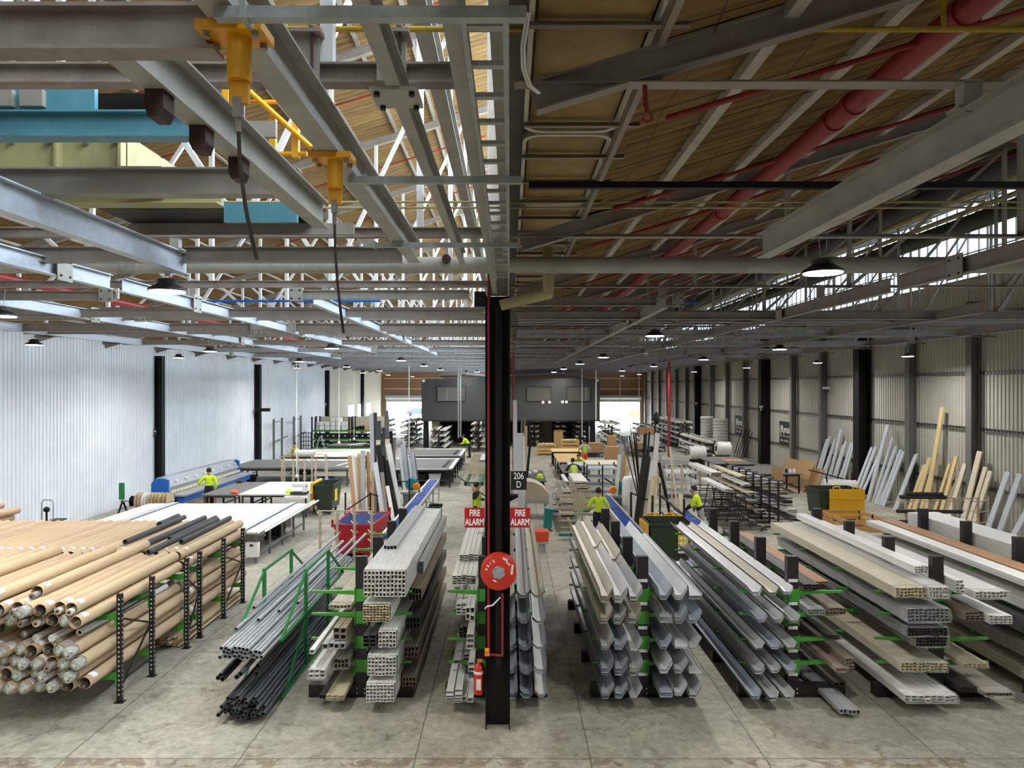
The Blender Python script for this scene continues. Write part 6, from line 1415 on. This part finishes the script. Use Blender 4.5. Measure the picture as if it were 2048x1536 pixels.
# wall signs
for k, (y0, y1, z0, z1) in enumerate(((41.5, 43.75, 1.45, 2.85), (49.9, 52.4, 1.45, 2.85))):
    t = thing('wall_sign', 'dark company banner on the steel wall, %s the black wall column' % ('before', 'beyond')[k], 'sign', (16.6, y0, z0)); B().box(16.6, 16.62, y0, y1, z0, z1).build('panel', 'sign_dark', t)
    words3d('(Rynam', .62, 'sign_white', t, (16.58, (y0+y1)/2+.05, z0+.92), (PI/2, 0, -PI/2), sx=1.0, bold=.006)
    B().box(16.585, 16.6, y0+.1, y1-.1, z0+.5, z0+.52).build('underline', 'sign_white', t)
    words3d('Sales  Family  owned', .17, 'label', t, (16.58, (y0+y1)/2, z0+.25), (PI/2, 0, -PI/2), sx=1.2)
def postsign(lab, x, y, z, tx, sz=.3): 
    t = thing('column_sign', lab, 'sign', (x, y, z)); B().box(x, x+sz*.85, y, y+.02, z, z+sz).build('plate', 'sign_black', t)
    for i, l in enumerate(tx): words3d(l, sz*.48, 'sign_white', t, (x+sz*.43, y-.01, z+sz*(.72-.45*i)), sx=.95, bold=.001)
postsign('black sign reading 206 C on the closest black post of the white wall', X(302, 31.8), 31.8, Zp(872, 31.8), ['206', 'C'], .30)
postsign('small black sign on the second black post of the white wall', X(501, 44.3), 44.3, Zp(837, 44.3), ['207', 'C'], .34)
postsign('small black sign on the third black post of the white wall', X(646, 61.2), 61.2, Zp(815, 61.2), ['208', 'C'], .4)
postsign('small black sign on the farther black wall column', X(1517, 45.2), 45.2, Zp(822, 45.2), ['207', 'E'], .36)
postsign('small black sign on the farthest black wall column', X(1388, 61.5), 61.5, Zp(813, 61.5), ['208', 'E'], .4)
t = thing('crane_bracket', 'black cross arm bracket on the second black post of the white wall', 'bracket', (X(505, 44), 44, 3.3)); xx = X(505, 44); B().box(xx+.2, xx+1.05, 43.9, 44.2, Zp(823, 44), Zp(817, 44)+.02).build('arm', 'black', t)
t = tag(B().box(X(1645, 37), X(1653, 37), 36.6, 37.0, Zp(776, 37)-.06, Zp(776, 37)+.06).build('security_camera', 'plastic_white'), 'small white security camera on a steel wall post', 'camera')
# boxed shelving
t = thing('pallet_racking', 'green and black pallet racking with cartons on top and black bins below', 'rack', (-11.8, 52, 0))
for px in (624, 631, 698, 703, 771):
    x = X(px, 52)
    for y in (52, 53.2): B().box(x-.05, x+.05, y-.04, y+.04, 0, 2.75).build('post', 'black_rack', t)
for z in (.42, 1.02, 1.66):
    for (a, c) in ((625, 699), (703, 771)): B().box(X(a, 52), X(c, 52), 51.93, 52.02, z, z+.12).build('load_beam', 'green_beam', t); B().box(X(a, 52), X(c, 52), 52, 53.2, z+.08, z+.11).build('shelf', 'dark_grey', t)
B().box(X(631, 52), X(771, 52), 53.22, 53.25, 1.8, 2.72).build('mesh_back', 'cream_rack', t)
for r_ in range(2):
    for c in range(6):
        x = X(632+11*c, 52); stub('carton', 'white carton on top of the racking, %s row, %s along' % (('lower', 'upper')[r_], ORD[c]), 'box', 'label', B().box(x-.17, x+.17, 52.1, 52.6, 1.78+.31*r_, 2.06+.31*r_))
for c in range(2): stub('carton', 'white carton highest on the racking stack, %s of two' % ORD[c], 'box', 'plastic_white', B().box(X(665+11*c, 52)-.17, X(665+11*c, 52)+.17, 52.1, 52.6, 2.4, 2.68))
for c in range(4): stub('carton', '%s box on top of the racking, aisle bay, %s along' % (('black', 'black', 'brown', 'white')[c], ORD[c]), 'box', ('black', 'black', 'card', 'label')[c], B().box(X(708+13*c, 52)-.2, X(708+13*c, 52)+.2, 52.1, 52.6, 1.78, 2.0+.06*c))
b0 = None
for z in (.54, 1.14):
    for c in range(12):
        x = X(632+11.6*c, 52)
        if b0 is None:
            b0 = thing('storage_bin', 'black pick bin with a white label on the racking shelves', 'bin', (x, 52.1, z), 'black pick bins on the racking'); B().prof((x, 52.05, z), (x, 52.7, z), [(-.17, 0), (.17, 0), (.19, .36), (-.19, .36)]).build('body', 'black', b0); B().box(x-.06, x+.06, 52.03, 52.045, z+.16, z+.24).build('label', 'label', b0)
        else: dup(b0, (x, 52.1, z))
for k, (px, y, zt) in enumerate(((547, 47.2, 2.72), (584, 51.5, 2.7))):
    x = -15.4; t = thing('wall_frame', 'grey steel lifting frame against the white wall, %s one' % ('closer', 'farther')[k], 'frame', (x, y, 0))
    for yy in (y-.9, y+.75): B().box(x-.06, x+.06, yy-.06, yy+.06, 0, zt).ball((x, yy, zt+.05), .09, 8).build('post', 'mid_grey', t)
    B().box(x-.03, x+.03, y-.9, y+.75, zt-.12, zt-.06).build('top_bar', 'mid_grey', t)
    B().bar((x+.1, y-1.2, 1.35), (x+.1, y+1.6, 1.55), .08, .08).build('cross_arm', 'mid_grey', t)
t = thing('step_ladder', 'grey folding step ladder before the racking', 'ladder', (X(642, 48), 48, 0)); xx = X(642, 48)
for s in (-.3, .3): B().bar((xx-.5, 47.9+s*.6, 0), (xx-.05, 47.9+s*.3, 1.6), .05, .03).bar((xx+.5, 47.9+s*.6, 0), (xx+.05, 47.9+s*.3, 1.6), .05, .03).build('stile', 'galv', t)
for q in range(5): B().box(xx+.08+.09*(4-q), xx+.2+.09*(4-q), 47.6, 48.2, .25+.27*q, .29+.27*q).build('tread', 'galv', t)
t = thing('grid_cage', 'black grid panel with small white bins leaning before the racking', 'panel', (X(612, 46), 46, 0)); xx = X(612, 46)
b = B()
for q in range(5): b.box(xx-.32+.16*q-.02, xx-.32+.16*q+.02, 46, 46.04, 0, 2.0)
for q in range(8): b.box(xx-.34, xx+.34, 46, 46.04, .05+.27*q, .09+.27*q)
b.build('grid', 'black', t)
# hand trolley by the wall
t = thing('hand_trolley', 'steel hand trolley standing against the white wall behind the kraft rolls', 'trolley', (-13.9, 21.3, 0))
B().path([(-14.05, 21.3, .2), (-14.05, 21.3, 1.5), (-13.98, 21.3, 1.58), (-13.75, 21.3, 1.58), (-13.7, 21.3, 1.5), (-13.7, 21.3, .2)], .022, 8).build('handle_frame', 'galv', t)
B().box(-14.1, -13.5, 21.1, 21.2, .2, .24).box(-13.7, -13.35, 21.0, 21.4, .98, 1.02).build('toe_plate', 'dark_grey', t); B().ball((-13.87, 21.25, 1.3), .09, 10).tube((-13.87, 21.25, .5), (-13.87, 21.25, 1.3), .03, 8).build('strap_drum', 'black', t)
for x in (-14.05, -13.7): B().lathe((x-.04, 21.4, .12), [(0, 0), (.12, 0), (.12, .07), (0, .07)], 14, 'X').build('wheel', 'rubber', t)
# black office over the far floor
oy = 57.5; ox0, ox1 = X(843, oy), X(1200, oy); oz0, oz1 = Zp(840, oy), Zp(757, oy)
t = thing('mezzanine_office', 'dark grey mezzanine office box across the far end of the hall', 'office', (0, oy, oz0))
B().box(ox0, ox1, oy, oy+9, oz0, oz1).build('office_box', 'office', t); B().box(ox0-.03, ox1+.03, oy-.04, oy, oz0-.12, oz0).build('lower_edge', 'office_trim', t)
for (a, c) in ((875, 930), (1054, 1101), (1134, 1180)):
    f = B(); x0, x1, z0, z1 = X(a, oy), X(c, oy), Zp(802, oy), Zp(774, oy)
    for (p, q, r_, s_) in ((x0-.06, x1+.06, z0-.06, z0), (x0-.06, x1+.06, z1, z1+.06), (x0-.06, x0, z0, z1), (x1, x1+.06, z0, z1)): f.box(p, q, oy-.05, oy, r_, s_)
    w_ = f.build('office_frame', 'office_trim', t); B().box(x0, x1, oy-.02, oy-.005, z0, z1).build('pane', 'office_glass', w_)
for px, pz in ((1086, 804.5), (1099, 804.5), (1125, 804), (1133, 804), (847, 761.5), (1195, 761)): B().lathe((X(px, oy), oy-.08, Zp(pz, oy)), [(0, 0), (.12, 0), (.13, .08)], 12, 'Y').build('wall_vent', 'plastic_white', t)
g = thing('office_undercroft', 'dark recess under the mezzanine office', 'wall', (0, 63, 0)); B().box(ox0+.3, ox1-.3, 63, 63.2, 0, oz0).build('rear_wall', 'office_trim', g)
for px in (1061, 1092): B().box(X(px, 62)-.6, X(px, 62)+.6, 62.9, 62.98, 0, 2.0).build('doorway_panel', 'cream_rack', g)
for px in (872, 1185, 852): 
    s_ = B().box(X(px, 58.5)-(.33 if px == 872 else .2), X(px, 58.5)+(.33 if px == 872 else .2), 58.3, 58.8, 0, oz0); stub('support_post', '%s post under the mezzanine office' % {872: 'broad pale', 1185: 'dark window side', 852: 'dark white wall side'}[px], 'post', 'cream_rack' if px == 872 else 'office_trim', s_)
for lp in ((-3.5, 57.0), (4.2, 57.0)):
    ld = bpy.data.lights.new('office_spot', 'AREA'); ld.shape = 'DISK'; ld.size = .2; ld.energy = 40; lo = bpy.data.objects.new('office_spot', ld); COL.objects.link(lo); lo.location = (lp[0], lp[1]-.3, oz1+.5); lo.rotation_euler = (-.25, 0, 0)
    tag(B().lathe((lp[0], lp[1]-.3, oz1+.5), [(.12, .01), (.12, .1), (.05, .16)], 12).build('office_lamp', 'lamp_body'), 'small downlight over the office front, %s the column' % ('white wall side of' if lp[0] < 0 else 'window side of'), 'lamp')
stub('air_duct', 'silver flexible duct lying on the office roof', 'duct', 'galv', B().path([(X(880, 58), 59, oz1+.25), (X(930, 58), 58.5, oz1+.35), (X(980, 58), 58.5, oz1+.15), (X(1060, 58), 58.6, oz1+.3), (X(1110, 58), 58.5, oz1+.45), (X(1170, 58), 58.8, oz1+.15)], .16, 10))
# distant stock racks: black posts, arms and film wrapped bundles
random.seed(41)
def farrack(lab, x, y0, L, h, m='black_rack', nb=3):
    t = thing('stock_rack', 'distant profile rack '+lab, 'rack', (x, y0, 0))
    n = max(2, int(L/1.6))
    for i in range(n+1):
        y = y0+L*i/n; B().box(x-.05, x+.05, y-.05, y+.05, 0, h).build('post', m, t)
    zs = [.3+.42*k for k in range(int((h-.2)/.42)+1)]
    for z in zs:
        for i in range(n+1):
            y = y0+L*i/n; B().bar((x-.65, y, z), (x+.65, y, z), .05, .06).build('arm', m, t)
    for j, z in enumerate(zs):
        for s in (-1, 1):
            for q in range(nb):
                xx = x+s*(.16+.17*q); r = random.uniform(.045, .10)
                tag(B().tube((xx, y0-.4+random.uniform(-.4, .5), z+.04+r), (xx+random.uniform(-.12, .12), y0+L+random.uniform(-.6, .5), z+.04+r), r, 8).build('wrapped_profile', random.choice(['film', 'film', 'profile_white', 'profile_grey', 'profile_dark', 'board_cream'])), 'film wrapped profile stored on the distant rack '+lab, 'profile', 'profiles on the distant rack '+lab)
for (lab, x, y0, L, h) in [('by the white wall doorway', -10.6, 57, 5, 1.9), ('beside the bright doorway', -8.3, 58, 5, 2.0), ('in front of the pale office post', -5.4, 54, 5, 1.5), ('under the office by the bending worker', -2.4, 54, 4.5, 1.9), ('under the office past the column', 2.0, 59, 3, 1.9), ('under the office window side', 5.8, 58.5, 3.5, 2.1), ('at the office corner', 7.9, 55, 4, 2.0), ('under the office next to the tall carton', 4.2, 59, 3, 2.0),
                          ('along the steel wall, closer half', 13.6, 47.5, 7, 1.3), ('along the steel wall, farther half', 13.9, 57, 9, 1.9), ('at the bright doorway window side', 11.6, 58, 6, 1.7)]:
    farrack(lab, x, y0, L, h, nb=2 if x > 0 and y0 > 58 else 3)
for k, (px, py0, py1, wpx, y, m, lab) in enumerate([(1293, 855, 870, 30, 56.2, 'card', 'brown carton high on the pallet by the bright doorway'), (1278, 886, 897, 20, 50, 'card', 'brown carton on the bench by the bright doorway'), (1225, 872, 904, 16, 52, 'card', 'tall brown carton by the office corner'), (1192, 886, 905, 26, 50, 'card', 'flat brown cartons behind the worker in the vest'), (1232, 894, 908, 40, 47, 'card', 'opened brown carton before the bright doorway'), (1245, 872, 889, 22, 60, 'sheet_blue', 'pale blue panel standing in the bright doorway'), (1300, 872, 892, 34, 54, 'film', 'white wrapped parcels on the pallet by the bright doorway')]):
    stub('carton' if m == 'card' else 'wrapped_parcel', lab, 'box', m, B().box(X(px-wpx/2, y), X(px+wpx/2, y), y, y+.8, 0 if k in (2, 4) else Zp(py1, y), Zp(py0, y)))
for k, (x0, x1, y0, lab) in enumerate([(X(1170, 50), X(1208, 50), 49.6, 'bench carrying cartons behind the worker in the vest'), (X(1262, 50), X(1300, 50), 49.6, 'bench with a carton by the bright doorway'), (X(1272, 56), X(1320, 56), 53.6, 'pallet table under the wrapped parcels')]):
    table(lab, x0, x1, y0, y0+4.8, Zp((904, 897, 892)[k], y0+.2), 'table_grey', 'dark_grey', 2)
# outside the doors
t = thing('parked_car', 'dark car parked outside beyond the doorway', 'car', (X(837, 118), 118, 0))
cx = X(837, 118); B().prof((cx-2.0, 117.2, 0), (cx-2.0, 118.9, 0), [(0, .35), (4.1, .35), (4.1, .8), (3.3, .9), (2.7, 1.35), (1.2, 1.4), (.5, .9), (0, .8)]).build('body', 'car_paint', t)
for x in (cx-1.3, cx+1.3): B().lathe((x, 117.1, .32), [(0, 0), (.32, 0), (.32, .2), (0, .2)], 16, 'Y').build('wheel', 'rubber', t)
stub('far_building', 'pale building seen outside through the window side doorway', 'building', 'wall_cream', B().box(14, 26, 140, 150, 0, 7))
stub('hedge', 'green hedge seen outside through the window side doorway', 'hedge', 'foliage', B().box(19.5, 22, 118, 119.5, 0, .9))
stub('pallet_pile', 'low pallets stacked outside the window side doorway', 'pallets', 'board_cream', B().box(14, 17, 112, 113, 0, .8).box(14.2, 16.8, 112, 113, .9, 1.4))
# ================================================================ PEOPLE
def skin(name, joints, edges, root, m, parent, sub=2, org=(0, 0, 0)):
    """One continuous limb surface grown over joints {name: (x, y, z, rx, ry)}."""
    me = bpy.data.meshes.new(name); keys = list(joints); o0 = Vector(org)
    me.from_pydata([tuple(Vector(joints[k][:3])) for k in keys], [(keys.index(a), keys.index(b)) for a, b in edges], [])
    o = bpy.data.objects.new(name, me); COL.objects.link(o)
    md = o.modifiers.new('skin', 'SKIN'); md.use_smooth_shade = True
    for i, k in enumerate(keys):
        j = joints[k]; me.skin_vertices[0].data[i].radius = (j[3], j[4] if len(j) > 4 else j[3]); me.skin_vertices[0].data[i].use_root = (k == root)
    s = o.modifiers.new('smooth', 'SUBSURF'); s.levels = sub; s.render_levels = sub
    bpy.context.view_layer.update()
    dg = bpy.context.evaluated_depsgraph_get(); m2 = bpy.data.meshes.new_from_object(o.evaluated_get(dg)); bpy.data.objects.remove(o); bpy.data.meshes.remove(me)
    m2.polygons.foreach_set('use_smooth', [True]*len(m2.polygons)); m2.materials.clear(); m2.materials.append(MATS[m])
    o = bpy.data.objects.new(name, m2); COL.objects.link(o); o.parent = parent
    return o
def rotp(p, a): c, s = math.cos(a), math.sin(a); return (p[0]*c-p[1]*s, p[0]*s+p[1]*c, p[2])
def person(lab, x, y, face, shirt='hivis', trousers='navy', vest=None, hairm='hair', pose='stand', lh=None, rh=None, bend=0.0, turn=0.0, step=.08, cap=None, earmuffs=False, forearm=None, hgt=1.75, hem='navy', cuffs='hivis', lean_s=0.0):
    """face: heading (0 looks away from the camera, +Y). bend: forward lean of the trunk in radians. lh, rh: hand targets in the body's own frame (x to its right, y forward, z up)."""
    s = hgt/1.75; t = thing('person', lab, 'person', (x, y, 0)); t.rotation_euler = (0, 0, face)
    P = Vector((0, 0, .93)); up_ = Vector((lean_s, math.sin(bend), math.cos(bend))).normalized(); fw = Vector((0, math.cos(bend), -math.sin(bend)))
    def tr(u, f=0, r=0): return P+up_*u+fw*f+Vector((r, 0, 0))
    chest, neck = tr(.36), tr(.52); sh = {1: tr(.47, 0, .185), -1: tr(.47, 0, -.185)}
    hd = neck+(up_*.8+Vector((0, 0, .2))).normalized()*.15+fw*.03
    J = {'pelvis': (*P, .115, .09), 'waist': (*tr(.16), .125, .095), 'chest': (*chest, .15, .105), 'neck0': (*tr(.49), .07, .07), 'neck': (*neck, .052, .055), 'jaw': (*(hd-Vector((0, 0, .03))+fw*.02), .066, .074), 'head': (*(hd+Vector((0, 0, .06))), .078, .092), 'crown': (*(hd+Vector((0, 0, .115))), .055, .065)}
    E = [('pelvis', 'waist'), ('waist', 'chest'), ('chest', 'neck0'), ('neck0', 'neck'), ('neck', 'jaw'), ('jaw', 'head'), ('head', 'crown')]
    hands = {}
    for k, tgt in ((1, rh), (-1, lh)):
        S = sh[k]; tgt = Vector(tgt) if tgt else S+Vector((k*.07, .04, -.55)); d = tgt-S; L = min(d.length, .56); d = d.normalized(); hands[k] = W = S+d*L
        a = L/2; hgt_ = math.sqrt(max(0, .29**2-a*a)); side = Vector((k*.6, -.4, -.7)); side = (side-d*side.dot(d)).normalized(); el = S+d*a+side*hgt_
        n = 'r' if k > 0 else 'l'
        J[n+'sh'] = (*S, .062); J[n+'el'] = (*el, .043); J[n+'wr'] = (*W, .028); J[n+'palm'] = (*(W+d*.07), .036, .022)
        E += [('neck0', n+'sh'), (n+'sh', n+'el'), (n+'el', n+'wr'), (n+'wr', n+'palm')]
        dd = (W-el).normalized(); ax = dd.cross(Vector((0, 0, 1))); ax = ax.normalized() if ax.length > .1 else Vector((1, 0, 0)); dn = dd.cross(ax).normalized()
        for q in range(4):
            b0 = W+d*.075+ax*(.024-.016*q); l_ = (.07, .08, .075, .058)[q]; m_ = b0+dd*l_*.55+dn*.004; e_ = m_+(dd*.6+dn*.5).normalized()*l_*.5
            J['%sf%da' % (n, q)] = (*b0, .010); J['%sf%db' % (n, q)] = (*m_, .009); J['%sf%dc' % (n, q)] = (*e_, .008)
            E += [(n+'palm', '%sf%da' % (n, q)), ('%sf%da' % (n, q), '%sf%db' % (n, q)), ('%sf%db' % (n, q), '%sf%dc' % (n, q))]
        th = W+d*.03+ax*.034*1; J[n+'th'] = (*th, .011); J[n+'th2'] = (*(th+dd*.04+ax*.012+dn*.015), .009); E += [(n+'wr', n+'th'), (n+'th', n+'th2')]
    for k in (1, -1):
        n = 'R' if k > 0 else 'L'; fy = step*k
        J[n+'hip'] = (k*.095, 0, .88, .088); J[n+'kn'] = (k*.10, fy*.5+.02, .49, .058); J[n+'an'] = (k*.105, fy-.02, .09, .04); J[n+'toe'] = (k*.12, fy+.13, .035, .04, .03)
        E += [('pelvis', n+'hip'), (n+'hip', n+'kn'), (n+'kn', n+'an'), (n+'an', n+'toe')]
    sc = lambda d: {k: tuple(c*s for c in v) for k, v in d.items()}
    body = skin('body', sc(J), E, 'pelvis', 'skin', t)
    # face
    hc = (hd+Vector((0, 0, .05)))*s
    B().prof(hc+fw*.08*s+Vector((0, 0, -.02)), hc+fw*.118*s+Vector((0, 0, -.03)), [(-.012, -.015), (.012, -.015), (.004, .03), (-.004, .03)]).build('nose', 'skin', t, local=True)
    for k in (-1, 1):
        B().ball(hc+fw*.088*s+Vector((k*.03, 0, .012)), .010, 8).build('eye', 'hair', t, local=True); B().ball(hc+Vector((k*.082*s, 0, -.005)), .024, 8, (.4, .8, 1.2)).build('ear', 'skin', t, local=True)
    B().cbox(hc+fw*.092*s+Vector((0, 0, -.055)), .045, .012, .009).build('mouth', 'hivis_orange' if False else 'brown_box', t, local=True)
    hb = B().ball(hc+Vector((0, 0, .035))-fw*.022*s, .108*s, 14, (.92, 1.05, .98)); zc = (hc.z-.0)
    hb.v = [(a, b, max(c, zc-.03 if (Vector((a, b, c))-hc).dot(fw) < .02 else zc+.055)) for a, b, c in hb.v]
    if cap: B().lathe((hc.x, hc.y-.01, hc.z+.05), [(.104, 0), (.106, .05), (.08, .1), (0, .115)], 16).box(hc.x-.07, hc.x+.07, hc.y+.08, hc.y+.17, hc.z+.05, hc.z+.062).build('cap', cap, t, local=True)
    hb.build('hair', hairm, t, local=True)
    if earmuffs:
        for k in (-1, 1): B().ball(hc+Vector((k*.1, -.01, 0)), .042, 10, (.6, 1, 1.2)).build('ear_muff', 'hivis', t, local=True)
    # clothes
    G = {'hem': (*tr(-.05), .17, .145), 'waist': (*tr(.17), .145, .112), 'chest': (*chest, .168, .122), 'collar': (*tr(.50), .078, .075)}
    e2 = [('hem', 'waist'), ('waist', 'chest'), ('chest', 'collar')]
    for k in (1, -1):
        n = 'r' if k > 0 else 'l'; W, el = Vector(J[n+'wr'][:3]), Vector(J[n+'el'][:3]); G[n+'sh'] = (*J[n+'sh'][:3], .08); G[n+'el'] = (*el, .062); G[n+'cuff'] = (*(el.lerp(W, .85 if forearm != 'bare' else .1)), .046 if forearm != 'bare' else .055)
        e2 += [('collar', n+'sh'), (n+'sh', n+'el'), (n+'el', n+'cuff')]
    skin('shirt', sc(G), e2, 'waist', shirt, t)
    if forearm and forearm != 'bare':
        for k in (1, -1):
            n = 'r' if k > 0 else 'l'; W, el = Vector(J[n+'wr'][:3])*s, Vector(J[n+'el'][:3])*s; B().tube(el.lerp(W, .05), el.lerp(W, .92), .062*s, 12, .046*s).build('sleeve_end', forearm, t, local=True)
    if hem and shirt == 'hivis' and hem != 'none':
        a, b = tr(-.02)*s, tr(.14)*s; u = B(); pr = []
        n = 18
        for z, rx, ry in ((-.06, .155, .128), (.06, .157, .128), (.15, .152, .12)):
            c = tr(z)*s
            u.v += [tuple(c+Vector((rx*s*math.cos(2*PI*i/n), 0, 0))+fw*(ry*s*math.sin(2*PI*i/n))) for i in range(n)]
        u.f = [(k*n+i, k*n+(i+1) % n, (k+1)*n+(i+1) % n, (k+1)*n+i) for k in range(2) for i in range(n)]; u.sm = True
        u.build('shirt_hem', hem, t, local=True)
    T = {'waist': (*tr(.14), .15, .125), 'pelvis': (P[0], P[1], P[2]-.02, .16, .135)}; e3 = [('waist', 'pelvis')]
    for n, k in (('R', 1), ('L', -1)):
        T[n+'hip'] = (*J[n+'hip'][:3], .12); T[n+'kn'] = (*J[n+'kn'][:3], .078); T[n+'an'] = (J[n+'an'][0], J[n+'an'][1], .10, .066); e3 += [('pelvis', n+'hip'), (n+'hip', n+'kn'), (n+'kn', n+'an')]
    skin('trousers', sc(T), e3, 'pelvis', trousers, t)
    for n in 'RL':
        a, q = Vector(J[n+'an'][:3])*s, Vector(J[n+'toe'][:3])*s; B().ball((a+q)/2*1.0+Vector((0, .0, -.01)), .06, 12, (.85, 2.3, .85)).tube((a.x, a.y, .05), (a.x, a.y, .14), .055, 10).build('boot', 'cloth_black', t, local=True)
    if vest:
        n = 18; u = B()
        for z, rx, ry in ((.0, .172, .142), (.2, .172, .138), (.36, .188, .144), (.46, .165, .118)):
            c = tr(z)*s; u.v += [tuple(c+Vector((rx*s*math.cos(2*PI*i/n), 0, 0))+fw*(ry*s*math.sin(2*PI*i/n))) for i in range(n)]
        u.f = [(k*n+i, k*n+(i+1) % n, (k+1)*n+(i+1) % n, (k+1)*n+i) for k in range(3) for i in range(n)]; u.sm = True
        v = u.build('vest', vest, t, local=True)
        for k in (-1, 1):
            b = B()
            for f in (-1, 1): b.bar(tr(.02, f*.150, k*.08)*s, tr(.44, f*.130, k*.09)*s, .05, .008, up=tuple(fw))
            b.build('reflective_strip', 'reflective', v, local=True)
    return t
person('worker in yellow shirt and navy trousers seen from behind at the roller conveyor', X(1197, 22.6), 22.6, 0, lh=(-.24, .28, 1.08), rh=(.24, .28, 1.08), hgt=1.74, hem='none')
p2 = person('worker in yellow vest over black sleeves holding a long pole, beside the column', X(953, 24), 24, math.radians(-75), 'cloth_black', 'navy', 'hivis', lh=(-.12, .36, 1.15), rh=(.24, -.14, 1.52), hgt=1.72)
a, b_ = Vector((X(906, 24.4), 24.4, Zp(946, 24.4))), Vector((X(972, 23.9), 23.9, Zp(993, 23.9)))
tt = thing('long_pole', 'long dark pole held up at a slant by the worker in the vest', 'pole', a); B().tube(a, b_, .022, 8).build('shaft', 'dark_grey', tt); B().tube(a.lerp(b_, .55), a.lerp(b_, .75), .028, 8).build('grip', 'profile_grey', tt)
person('worker in yellow and navy shirt with ear muffs standing at the folding machine', X(418, 28), 28, math.radians(28), lh=(-.35, .32, 1.15), rh=(.2, .05, .86), earmuffs=True, hem='navy')
person('worker in yellow sleeves and an orange vest by the white wall', X(590, 40.5), 40.5, math.radians(160), 'hivis', 'navy', 'hivis_orange', hem='none')
person('worker in a yellow shirt bending over a bench by the grey power poles', X(939, 49.5), 49.5, math.radians(75), bend=.75, lh=(-.15, .62, .98), rh=(.15, .62, .98), hem='none')
person('distant worker in a yellow vest in the bright doorway', X(826, 66), 66, math.radians(170), 'cloth_black', 'navy', 'hivis')
person('worker in a yellow shirt bent low over the dark bench', X(1156, 37), 37, math.radians(178), bend=1.0, lh=(-.2, .55, .98), rh=(.2, .55, .98), hem='none', hgt=1.78)
person('worker in pale sleeves and a lime vest with an orange hem, seen from behind', X(1169, 43), 43, math.radians(10), 'cloth_pale', 'hivis_orange', 'hivis', lh=(-.3, .2, 1.1), rh=(.3, .2, 1.1))
person('worker in a lime vest crouched under the lifted pale blue sheet', X(1149, 32.4), 32.4, math.radians(8), 'cloth_black', 'navy', 'hivis', bend=.55, lh=(-.3, .4, 1.2), rh=(.3, .4, 1.2))
person('crouched worker in yellow shirt and grey trousers at the short conveyor', X(1390, 23.2)+.2, 23.2, math.radians(70), 'hivis', 'cloth_grey', bend=.35, lh=(-.14, .5, .95), rh=(.14, .5, .95), hem='navy', forearm='navy')
